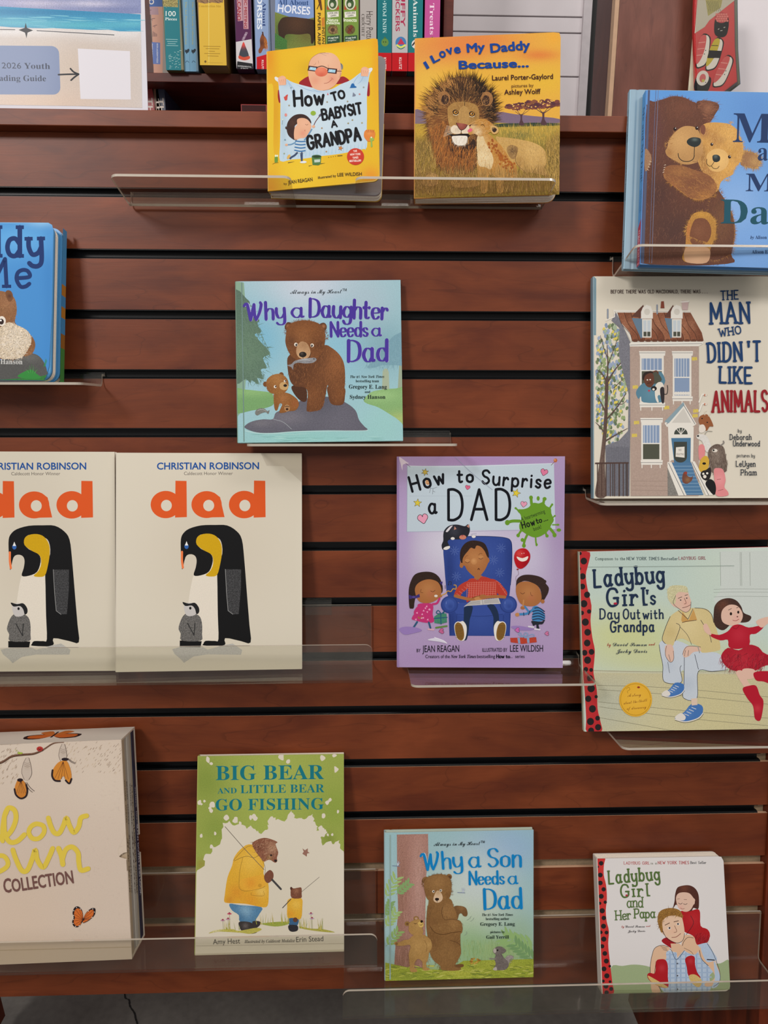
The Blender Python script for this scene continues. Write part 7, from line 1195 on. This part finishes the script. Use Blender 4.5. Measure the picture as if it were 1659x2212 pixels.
# ---------------- cover: two blue-sky bears, with a thin book behind it
def bluebears():
    # light blue book behind, showing its spine at the left
    Tb=9; size=(196,227)
    r2=hardback(None,'pale blue hardback showing its printed spine behind the cuddling bears cover',Tb,'7d97a6','8fb0c0',mw=pose('bluebears',-13,13.5,-1.5,.0),size=size,name='picture_book')
    A=Art([(0,0),(20,0),(20,224),(0,224)],[(-.0992,.224),(-.0985,.224),(-.0985,0),(-.0992,0)]); 
    # spine lettering lies on the side face, so it gets its own frame
    def side(root,w,t,H,draw,nm='spine_print'):
        A=Art([(0,0),(t,0),(t,H),(0,H)],[(-t/2000,H/1000),(t/2000,H/1000),(t/2000,0),(-t/2000,0)]); draw(A); o=A.build(nm,root,M['gloss'],0)
        o.matrix_local=Matrix.Translation((-w/2000-.00128,t/2000,0))@Matrix.Rotation(math.radians(-90),4,'Z'); return o
    def s1(A):
        t=Tb; A.fill([(0,0),(t,0),(t,224),(0,224)],'86a5b6',sm=0); c='2c4152'
        for s,y0,y1 in (('MUNSCH/McGRAW',24,66),('LOVE YOU FOREVER',92,140),('FIREFLY',190,214)): A.text(s,t*.33,y0,t*.33,y1,4.2,c,'B')
    side(r2,size[0],Tb,size[1],s1)
    r=hardback('bluebears','glossy blue hardback with a brown bear hugging a golden cub, at the right edge',12,'4a7fb8','3f78b0')
    W,H=POSE['bluebears'][6:8]
    def s2(A):
        t=12; A.fill([(0,0),(t,0),(t,H),(0,H)],'4a86bc',[(6,60,40,'5a94c4',.6)],sm=0,step=8); A.fill([(0,168),(t,160),(t,H),(0,H)],'a81c34',sm=0)
        A.text('Me and My Dad!',3.6,18,3.6,112,6.4,'1c2f50','B'); A.text('ALISON RITCHIE',7.6,122,7.6,150,2.6,'1c2f50','r'); A.text('ALISON EDGSON',3.2,122,3.2,150,2.6,'1c2f50','r'); A.text('tiger tales',3.8,172,3.8,216,6,'d8c0c4','r')
    side(r,W,12,H,s2)
    a=art('bluebears',(1330,180,5.043))
    a.fill([(290,60),(2050,90),(2050,2020),(220,2000)],'5f8cc0',[(600,100,300,'4f84be',.8,200),(1500,300,300,'557fb6',.8),(1300,1300,400,'7c9fcb',.9),(1500,1800,300,'7096c8',.8)],sm=0,step=50,tex=.08)
    B='59382c'; body='310,260 400,210 500,180 600,150 720,165 800,205 850,225 900,300 960,420 980,500 1000,700 1060,900 1100,1130 1200,1290 1270,1430 1300,1600 1290,1720 1260,1860 1220,1960 230,1960 250,1500 290,900'
    a.fill(body,B,[(700,280,180,'6c4434',.6,120),(600,1600,300,'45302c',.8,250),(380,500,120,'5a3a3c',.6,300),(1150,1500,120,'6e4c34',.7,250),(900,1500,120,'4f362c',.6),(450,1200,150,'3c2a2a',.6,200)],tex=.35,step=44); a.hair(body,['6c4836','48302a','7a5240','3c2a28'],1500,50,95,4,25); a.hair('310,260 400,210 500,180 600,150 720,165 800,205 850,225',[B,'6c4434'],150,34,0,4,18,edge=True)
    a.hair('1100,1130 1200,1290 1270,1430 1300,1600 1290,1720 1260,1860 1000,1900 1000,1300',['7c5838','94683c'],260,36,0,4,18,edge=True)
    a.fill('850,225 920,195 1000,200 1080,225 1100,270 1060,340 1010,420 950,440 900,380',B,[(980,280,60,'8f6248',.7)],tex=.4); a.hair('850,225 920,195 1000,200 1080,225 1100,270 1060,340 1010,420 950,440',['6c4434','8a5c44'],150,50,-10,4,30)
    a.fill([(322,75),(345,75),(300,1960),(240,1960)],'4a4f66',sm=0)
    # hugging paw at the left edge
    a.fill('300,720 350,760 370,830 350,900 310,960 295,900','8a6a50',tex=.5); [a.line([(350-i*8,850+i*30),(375-i*10,860+i*30)],6,'c9b8a0',taper=.8) for i in range(4)]
    # muzzle
    m='540,700 560,620 620,540 700,480 780,470 850,490 900,560 930,650 930,760 900,840 840,870 760,885 680,870 600,830 540,790 520,740'
    a.fill(m,'a88050',[(680,620,120,'b8905c',.8),(560,760,50,'94693c',.7),(880,800,60,'946c40',.6),(720,840,60,'9a7448',.5)],step=22,tex=.2); a.hair('520,700 560,620 620,540 560,760 640,860 700,880',['a87c48','8a6038'],120,36,200,3,60,edge=True); 
    a.fill('752,640 770,610 810,592 860,592 900,605 908,640 890,675 850,695 810,690 770,670','262c2c',[(840,615,30,'5c6864',.8,16)],step=8); a.line([(838,690),(836,790)],7,'1e1c1a'); a.line('660,765 670,810 710,845 770,852 820,830 838,790',8,'1e1c1a'); a.ell(622,502,17,19,'241816'); a.ell(628,494,5,5,'d0c8c0'); a.ell(860,492,17,20,'241816'); a.ell(866,484,5,5,'d0c8c0'); a.line('820,848 850,855 900,838',5,'7c5a3c')
    # cub
    g='b88a4a'
    a.fill('1370,740 1440,740 1520,770 1560,820 1555,880 1520,925 1450,920 1380,900 1340,870','8a6444',[(1500,850,60,'a88454',.8)],tex=.4); a.hair('1370,740 1440,740 1520,770 1560,820 1555,880 1520,925 1450,920 1380,900',['a07c50','c09c60','7a5638'],230,46,0,4,18,edge=True)
    cub='900,480 960,440 1040,430 1140,435 1220,450 1290,500 1320,560 1360,640 1370,740 1350,830 1320,880 1270,930 1260,990 1180,1030 1130,1080 1110,1150 1060,1180 1000,1100 940,980 880,850 930,760 925,650 900,560'
    a.fill(cub,g,[(1200,560,100,'c89c58',.8),(1130,620,50,'8f663c',.6,40),(1050,600,60,'94683c',.7,90),(940,540,50,'7c4c3c',.8),(1200,900,80,'c8984c',.8),(1000,950,90,'8a5c38',.7),(1250,750,60,'b0843c',.5),(930,800,40,'6c4830',.7,120)],step=24,tex=.3)
    a.hair(cub,['c89c5c','a07440','d0a868','8a6238'],900,36,95,3.5,30); a.hair('1220,450 1290,500 1320,560 1360,640 1370,740 1350,830 1320,880 1270,930 1260,990 1180,1030',['c89c58','b88a44'],160,36,0,4,20,edge=True)
    a.fill('900,480 935,455 955,500 940,560 905,540','6e4434')
    a.fill('970,800 1000,750 1060,715 1140,720 1200,770 1215,850 1180,920 1110,960 1030,950 985,900','c49c60',[(1120,830,70,'cfa868',.8),(1000,900,40,'a8803c',.4)],step=16,tex=.15); a.fill('1035,800 1050,780 1090,778 1118,800 1115,840 1080,858 1045,845','23292a',[(1070,795,22,'56605c',.8)],step=6); a.line([(1055,855),(1025,900)],6,'2a1c14'); a.line('975,825 975,870 1000,900 1025,900 1050,925 1090,925 1110,902',6,'2a1c14'); a.ell(1027,666,16,17,'241816'); a.ell(1032,660,5,5,'d8ccc0'); a.ell(1222,800,17,18,'241816'); a.ell(1228,793,5,5,'d8ccc0')
    # arm
    arm='500,980 520,920 570,895 640,890 720,900 820,935 920,965 1000,1000 1060,1060 1090,1130 1060,1200 990,1250 900,1270 800,1250 720,1200 640,1140 560,1080 510,1030'
    a.fill(arm,'7c5034',[(700,960,120,'94663c',.7,50),(850,1080,150,'6a4230',.7,50),(960,1230,90,'a8743c',.8,50),(620,1110,60,'946038',.7),(1060,1130,40,'a87440',.6)],step=22,tex=.3); a.hair(arm,['94643c','6a4430','a87844','5a382c'],500,50,30,4,25); a.hair('1060,1200 990,1250 900,1270 800,1250 720,1200 640,1140 560,1080',['a8783c','8a5c34'],130,34,0,4,25,edge=True); [a.line([(525-i*6,890+i*25),(505-i*5,895+i*27)],6,'d8c8b0',taper=.8) for i in range(4)]
    # foot
    a.fill('760,1650 770,1560 800,1470 850,1410 930,1395 1010,1410 1060,1470 1088,1560 1080,1660 1050,1740 1010,1860 960,1950 780,1950 720,1900 750,1800','a07438',[(920,1420,90,'b8883c',.8,30),(780,1600,30,'a8643c',.7,120)],step=26,tex=.4); a.fill('840,1500 900,1465 980,1480 1030,1560 1030,1660 980,1740 900,1760 820,1740 800,1640','6c4430',[(900,1600,60,'7a5038',.6)],step=20,tex=.3); a.hair('760,1650 800,1470 930,1395 1060,1470 1088,1560 1050,1740',['c0944c','a87838','8a5c30'],260,40,0,4,30,edge=True)
    a.fill('760,1790 850,1770 980,1780 1030,1830 990,1950 780,1950 740,1880','b08a6c',[(880,1900,90,'bc9878',.6)],step=26)
    a.fill([(378,80),(392,80),(340,1965),(322,1965)],'3f4a66',sm=0) if 0 else None
    for dx,c in ((388,'5a5f78'),(415,'6b7088')): a.line([(dx+20,85),(dx-8,1000),(dx-30,1960)],5,c,sm=0,caps=False)
    # lettering
    n='1f3358'; n2='1c4a58'
    a.text('Me',1255,640,1880,650,318,n,'B'); a.text('and',1530,835,1900,838,195,n,'B'); a.text('My',1405,1168,1890,1170,195,n,'B'); a.text('Dad!',1135,1520,2000,1525,268,n2,'B')
    a.text('by',1465,1685,1505,1685,34,n,'I'); a.text('Alison Ritchie',1520,1685,1800,1686,36,n,'B'); a.text('Illustrated by',1530,1780,1700,1780,26,'40567c','I'); a.text('Alison Edgson',1485,1845,1780,1845,40,n,'B')
    a.build('cover_print',r,M['art_lam'],-.0001)
bluebears()
# ---------------- padded board book at the left edge, with a copy behind
def daddyme():
    import copy
    POSE['daddyme_back']=tuple(POSE['daddyme'][:3])+(POSE['daddyme'][3]+4,POSE['daddyme'][4]+17.5,POSE['daddyme'][5]-1.5)+tuple(POSE['daddyme'][6:])
    r2=boardbook('daddyme_back','second blue padded board book peeking out behind the rounded one at the left',12,'3f7fae',r=.013,leaves=3)
    W,H=POSE['daddyme'][6:8]
    A=Art([(0,0),(12,0),(12,H),(0,H)],[(-.006,H/1000),(.006,H/1000),(.006,0),(-.006,0)])
    for y0,y1,c in ((0,70,'4585b4'),(70,84,'a8702c'),(84,98,'3f7fae'),(98,112,'a8702c'),(112,132,'3f7fae'),(132,150,'8a5c28'),(150,197,'3f7a3c')): A.fill([(0,y0),(12,y0),(12,y1),(0,y1)],c,sm=0)
    o=A.build('edge_print',r2,M['gloss'],0); o.matrix_local=Matrix.Translation((W/2000+.0003,.006,0))@Matrix.Rotation(math.radians(90),4,'Z')
    # puffy cover: soft rounded slab
    root=thing('board_book','blue padded board book with a bear cub, cut by the left frame edge','book',pose('daddyme')); w=W/2000; h=H/1000
    bm=bmesh.new(); out=rrect(-w,w,0,h,.013,'1111',7); C=Vector((0,0,h/2)); rings=[]
    for inset,y in ((0,.005),(0,.0025),(.0006,.0010),(.002,.0002),(.006,-.0006),(.014,-.0010)):
        ring=[]
        for x,z in out:
            v=Vector((x,0,z-h/2)); k=Vector((max(w-inset,0)/w,0,(h/2-inset)/(h/2))); ring.append(bm.verts.new((v.x*k.x,y,h/2+v.z*k.z)))
        rings.append(ring)
    n=len(out)
    for a_,b_ in zip(rings[:-1],rings[1:]):
        for i in range(n): bm.faces.new((a_[i],a_[(i+1)%n],b_[(i+1)%n],b_[i]))
    bm.faces.new(rings[-1]); bm.faces.new(rings[0][::-1]); bmesh.ops.recalc_face_normals(bm,faces=bm.faces)
    newobj('padded_cover',me_of(bm,'padded_cover',True),root,plain('cover_blue_pad','4c8fc0',.4,.02,coat=.1))
    for i in range(3): prism('page',root,M['page'],rrect(-w+.001,w-.001,.001,h-.001,.012,'0110'),.0052+.0035*i,.0084+.0035*i,bev=.0003)
    prism('back_cover',root,cmat('3f7fae'),rrect(-w,w,0,h,.013,'0110'),.0158,.0175); box('spine',root,cmat('3f7fae'),-w-.001,-w+.0003,.002,.0172,0,h,.0003)
    a=art('daddyme',(0,460,3.19)); hgt=3e-6
    g=rrect(-w+.004,w-.004,.004,h-.004,.010,'1111',6)
    # print follows the front
    q=np.array([(-640,64),(300,64),(340,66),(366,85),(378,120),(374,400),(360,700),(335,1060),(318,1120),(300,1148),(260,1156),(-640,1150)],float)
    a.fill(q,'3a7cb8',[(100,200,300,'5c9fd0',.9,120),(300,60,120,'8ab8d8',.8,40),(-200,400,300,'4a8cc4',.8),(340,600,40,'2c6ca8',.5,400),(150,700,300,'3f80ba',.6)],sm=0,step=24)
    a.fill('-650,1100 -300,1090 60,1080 200,1130 290,1120 318,1118 300,1148 260,1156 -640,1150','2c6a30',tex=.4)
    a.fill('-60,1110 0,1020 100,980 200,970 260,985 300,1030 320,1085 310,1120 150,1140 -60,1150','4a4a48',[(200,1000,80,'5f5f5c',.7,30)],tex=.3); a.fill('120,1128 180,1090 220,1085 250,1110 280,1138 200,1145','2c7a34'); [a.line([(200+i*6,1105),(175+i*14,1040+abs(i-3)*12)],5,['3c8a40','2c6a30'][i%2],taper=.9) for i in range(7)]; [a.line([(300+i*4,1060),(315+i*3,1010+i*6)],3,'2c7a40') for i in range(3)]
    a.fill('-120,640 -80,580 -10,545 60,560 105,600 118,680 105,760 150,800 215,850 242,900 235,950 200,985 100,1000 0,1010 -80,980','7c5434',[(60,620,60,'8f6444',.7),(200,900,60,'6a4428',.6)],tex=.5,step=14); a.hair('-120,640 60,560 118,680 105,760 235,900 200,985 0,1000',['8f6444','5f3c24','a07850'],500,22,80,2.5,50); a.fill('40,560 55,540 80,548 92,580 85,610 60,615','6a4428',[(68,580,14,'4a2c1c',.9)])
    a.fill('-60,900 0,800 60,760 120,780 180,810 212,850 215,900 190,950 150,1000 80,1010 0,1000','b8a890',[(100,880,80,'c4b8a4',.8)],tex=1.2); a.hair('-40,900 60,770 180,810 212,880 150,1000 0,1000',['cabfae','9c8a74','d8d0c4'],420,24,60,3,80)
    a.ell(14,752,28,34,'d0c8bc'); a.ell(12,756,17,20,'2a1c18'); a.ell(8,748,6,6,'e4e0dc'); a.ell(-60,800,30,22,'2a1c18')
    n='0f2c60'
    a.hand('Daddy',-420,305,290,300,200,32,n,'slab',1,gap=8,serif=3.6); a.hand('and',-420,510,-180,505,150,22,n,'slab',1,gap=7); a.hand('Me',-110,512,205,515,190,27,n,'slab',1,gap=8,serif=3.6)
    a.text('illustrated by Sydney Hanson',-420,1040,155,1046,34,'b8b8b4','B')
    a.build('cover_print',root,M['art_lam'],-.00105)
daddyme()
# ---------------- slip case with butterflies and five books inside
def slow():
    p=POSE['slow']; W,H=p[6]/1000,p[7]/1000; w=W/2; T=.054; t=.0022
    root=thing('box_set','cream slip case printed with butterflies and yellow lettering, holding thin books, lower left','box set',pose('slow'))
    cm=plain('case_card','c4b4a2',.42,.02,coat=.15); inner=plain('case_inner','b8a88e',.6)
    # front board with a thumb notch on its open edge
    nz=H*.445; rN=.0125; out=[(-w,0),(w,0)]
    for i in range(11): an=math.radians(-90+180*i/10); out.append((w-rN*math.cos(an),nz+rN*math.sin(an)))
    out+=[(w,H),(-w,H)]
    prism('front_panel',root,cm,out,0,t); prism('back_panel',root,cm,out,T-t,T)
    box('top_panel',root,cm,-w,w,t,T-t,H-t,H); box('bottom_panel',root,cm,-w,w,t,T-t,0,t); box('side_panel',root,cm,-w,-w+t,t,T-t,t,H-t)
    labs=['pale tan thin book nearest the front inside the slip case','grey thin book inside the slip case, second from front','light grey thin book in the middle of the slip case','cream thin book inside the slip case, next to the navy one','navy thin book at the back of the slip case']
    cols=['a8957c','9c948a','b0aaa0','a89c88','232438']; y=t+.0006; th=(T-2*t-.0012)/5
    MW=root.matrix_world.copy()
    for i in range(5):
        bt=thing('slim_book',labs[i],'book',MW@Matrix.Translation((0,y,t+.0003)),'thin books inside the slip case'); hh=H-2*t-.001
        mc=cmat(cols[i]); bw_=w-.0012-(.001 if i%2 else 0)
        box('front_cover',bt,mc,-w+.004,bw_,.0002,.0022,0,hh,.0004); box('back_cover',bt,mc,-w+.004,bw_,th-.0022,th-.0002,0,hh,.0004); box('spine',bt,mc,bw_-.0015,bw_+.0004,.0003,th-.0003,0,hh,.0004); box('page_block',bt,M['page'],-w+.006,bw_-.002,.0023,th-.0023,.003,hh-.003)
        tt=th*1000; A=Art([(0,0),(tt,0),(tt,hh*1000),(0,hh*1000)],[(-th/2,hh),(th/2,hh),(th/2,0),(-th/2,0)]); c='3a2c28' if i<4 else 'b8b4c0'
        A.text(['WILLIAMS   MARTIN','BRAND   MARTIN','WILLIAMS   FREYA','',"WILLIAMS   MARTIN"][i] or 'MARTIN',tt*.35,52+i*6,tt*.35,108+i*6,tt*.26,c,'b')
        A.text(['Slow Down','Slow down and be here now','Patience','Look and wonder','SLOW DOWN AND LOOK'][i],tt*.3,128,tt*.3,200+i*6,tt*.5,c,'S' if i<3 else 'b')
        o=A.build('spine_print',bt,M['gloss'],0); o.matrix_local=Matrix.Translation((bw_+.00046,th/2,0))@Matrix.Rotation(math.radians(90),4,'Z'); y+=th
    a=art('slow',(0,1520,3.198)); a.hi=np.array([w,H])
    Hc=homog([(0,0),(1,0),(1,1),(0,1)],[(0,0),(1,0),(1,1),(0,1)])
    F=[(-400,262),(832,250),(870,900),(820,1000),(815,1020),(825,1060),(872,1075),(917,1765),(-400,1830)]
    a.fill(F,'c2b2a2',[(700,500,300,'c9bbaa',.7),(100,1500,400,'c4b09c',.8),(100,300,300,'c9bcac',.6)],sm=0,step=60,tex=.06)
    for i in range(240):
        x=RNG.uniform(440,830) if i<130 else RNG.uniform(-100,120); y=RNG.uniform(265,500) if i<130 else RNG.uniform(270,560)
        a.line([(x,y),(x+10,y-13)],2.5,['a08c78','b8a488','8f7c6c'][i%3],sm=0,caps=False)
    for i in range(160): x=RNG.uniform(400,880); y=RNG.uniform(520,1650); x=max(x,880-(y-500)*.3-RNG.random()*200) if y<1400 else x; a.line([(x,y),(x+8,y+8)],2.5,'cdc0b2',sm=0,caps=False)
    a.line('-150,430 0,410 80,365 160,352 235,345 300,318 370,275 440,266',16,'6a4c3c',taper=.5,tex=.6); a.line('-150,436 0,416 80,371 160,358 235,351 300,324',5,'4a3428'); a.ell(276,313,22,17,'a8322c'); a.ell(276,313,22,17,'a8322c'); [a.ell(268+i*8,310+(i%2)*6,3,3,'2a1c1c') for i in range(3)]; a.line('262,320 300,320',3,'2a1c1c'); a.ell(140,342,18,7,'94a83c'); a.line('105,318 135,335 150,340',3,'a8b06c')
    def fly(x,y,s,rot,open_=1,c='c0642c'):
        r=math.radians(rot); T=lambda L:[(x+s*(u*math.cos(r)-v*math.sin(r)),y+s*(u*math.sin(r)+v*math.cos(r))) for u,v in L]
        for L in ([(0,0),(-20,-60),(-55,-85),(-80,-70),(-85,-30),(-70,0),(-75,30),(-60,60),(-30,65),(-10,40)],[(0,0),(10,-50),(40,-90),(70,-95),(75,-50),(50,-10),(25,15),(5,25)]):
            a.fill(T(L),'241c1e',n=3); a.fill(T([(u*.86,v*.84) for u,v in L]),c,n=3)
            for u,v in L[1:-1:1]: a.line(T([(0,0),(u*.84,v*.82)]),2.2,'4a2418',sm=0,caps=False)
            for k in range(len(L)-1):
                u=(L[k][0]+L[k+1][0])/2*.96; v=(L[k][1]+L[k+1][1])/2*.96
                if abs(u)+abs(v)>50: a.ell(*T([(u,v)])[0],3.2*s,3.2*s,'d8d0c8')
        a.line(T([(-10,25),(8,-5)]),7*s,'2a1c1c'); a.line(T([(8,-5),(40,-25)]),2.2,'3a2c2c'); a.line(T([(8,-5),(45,-15)]),2.2,'3a2c2c')
    fly(575,1490,.95,12); 
    for (x,y,k) in ((190,375,1),(438,280,.8)):
        a.fill([(x-8,y),(x+10,y),(x+24*k,y+50*k),(x+30*k,y+110*k),(x+10,y+150*k),(x-20*k,y+150*k),(x-38*k,y+100*k),(x-28*k,y+40*k)],'b8aa9c',[(x,y+60,20,'a89888',.6)],n=3); a.line([(x-8,y),(x-28*k,y+40*k),(x-38*k,y+100*k),(x-20*k,y+150*k)],2.5,'5a4c44'); a.line([(x+10,y),(x+24*k,y+50*k),(x+30*k,y+110*k),(x+10,y+150*k)],2.5,'5a4c44'); [a.line([(x-24*k,y+30+i*12),(x,y+38+i*12),(x+20*k,y+32+i*12)],2,'7c6c60') for i in range(3)]
    a.fill('130,520 160,530 180,560 190,600 175,650 140,660 110,630 102,590 112,550','b87430',[(140,580,30,'c4843c',.6)],n=3); a.line('102,590 112,630 145,655 180,640 190,600 182,560',12,'261c20'); [a.line([(145,530),(115+i*16,620)],2.2,'4a2418') for i in range(5)]; a.ell(140,528,20,12,'261c20'); a.line('175,545 200,590 225,612',3,'3a2c2c'); a.line('185,545 210,580 238,604',3,'3a2c2c')
    a.fill('430,395 400,410 370,450 360,490 375,525 410,535 440,500 460,540 490,550 495,490 480,430 460,395','c07c30',n=3); a.line('365,460 362,500 380,530 415,535',13,'261c20'); a.line('455,530 480,552 495,520',12,'261c20'); [a.line([(438,400),(378+i*24,520)],2.2,'4a2418') for i in range(5)]; a.ell(450,385,24,11,'261c20'); a.line('470,378 500,400 525,410',3,'3a2c2c'); a.line('470,385 495,405 520,416',3,'3a2c2c')
    yl='cdb545'
    a.hand('S',-190,960,-90,958,240,40,yl,'brush',0); a.line('20,950 10,930 -10,915 -90,930',30,yl); a.line('40,760 60,720 100,735 112,790 90,860 50,910 20,900 30,790 45,740',34,yl); a.line('30,800 35,900 70,955 120,950 170,905',34,yl,n=5)
    a.line('250,830 215,850 200,890 225,930 270,930 305,890 300,845 255,830 225,840',32,yl); a.line('335,790 350,840 375,890 410,895 440,840 460,790 480,840 510,890 545,850 560,790 600,775',34,yl)
    a.hand('D',-330,1180,-190,1175,230,36,yl,'brush',0); a.line('-70,1060 -110,1080 -125,1120 -90,1160 -20,1165 45,1130 55,1090 20,1050 -60,1058',32,yl); a.line('90,1010 110,1070 150,1150 190,1150 225,1070 245,1010 260,1080 300,1130 340,1060 365,1000',34,yl); a.line('405,1000 425,1050 435,1110',36,yl); a.line('430,1080 455,1010 500,990 540,1030 545,1090 560,1150 610,1140',34,yl)
    a.text('C',28,1304,82,1300,96,'6a4a44','r',off=.02); a.text('OLLECTION',88,1300,512,1238,88,'6a4a44','r',off=.02,bend=0)
    a.line([(-400,1712),(910,1680)],3,'a8987c',sm=0); a.line([(-400,1650),(915,1622)],3,'b4a490',sm=0)
    a.build('case_print',root,M['matte'],-.0001)
    # butterfly on the top face
    q=[(-184,1613),(262,1598),(289,1557),(-190,1573)]
    A=Art([(0,0),(264.6,0),(264.6,54),(0,54)],[(-w,0),(w,0),(w,T),(-w,T)]); A.fill([(0,0),(264.6,0),(264.6,54),(0,54)],'c6bcb0',sm=0)
    cx,cy=165,30
    for sg in (1,-1): A.fill([(cx,cy),(cx+sg*14,cy-14),(cx+sg*34,cy-12),(cx+sg*36,cy+2),(cx+sg*12,cy+6)],'241c1e',n=3); A.fill([(cx,cy),(cx+sg*12,cy-11),(cx+sg*30,cy-9),(cx+sg*31,cy+1),(cx+sg*11,cy+4)],'b85c28',n=3); A.fill([(cx,cy),(cx+sg*16,cy+6),(cx+sg*22,cy+14),(cx+sg*8,cy+18)],'b4642c',n=3)
    A.line([(cx,cy-8),(cx,cy+14)],3,'241c1e')
    o=A.build('top_print',root,M['gloss'],0); o.matrix_local=Matrix.Translation((0,0,H+.0001))@Matrix.Rotation(math.radians(-90),4,'X')@Matrix.Translation((0,0,-0.0))
slow()
bpy.data.scenes.remove(TS)
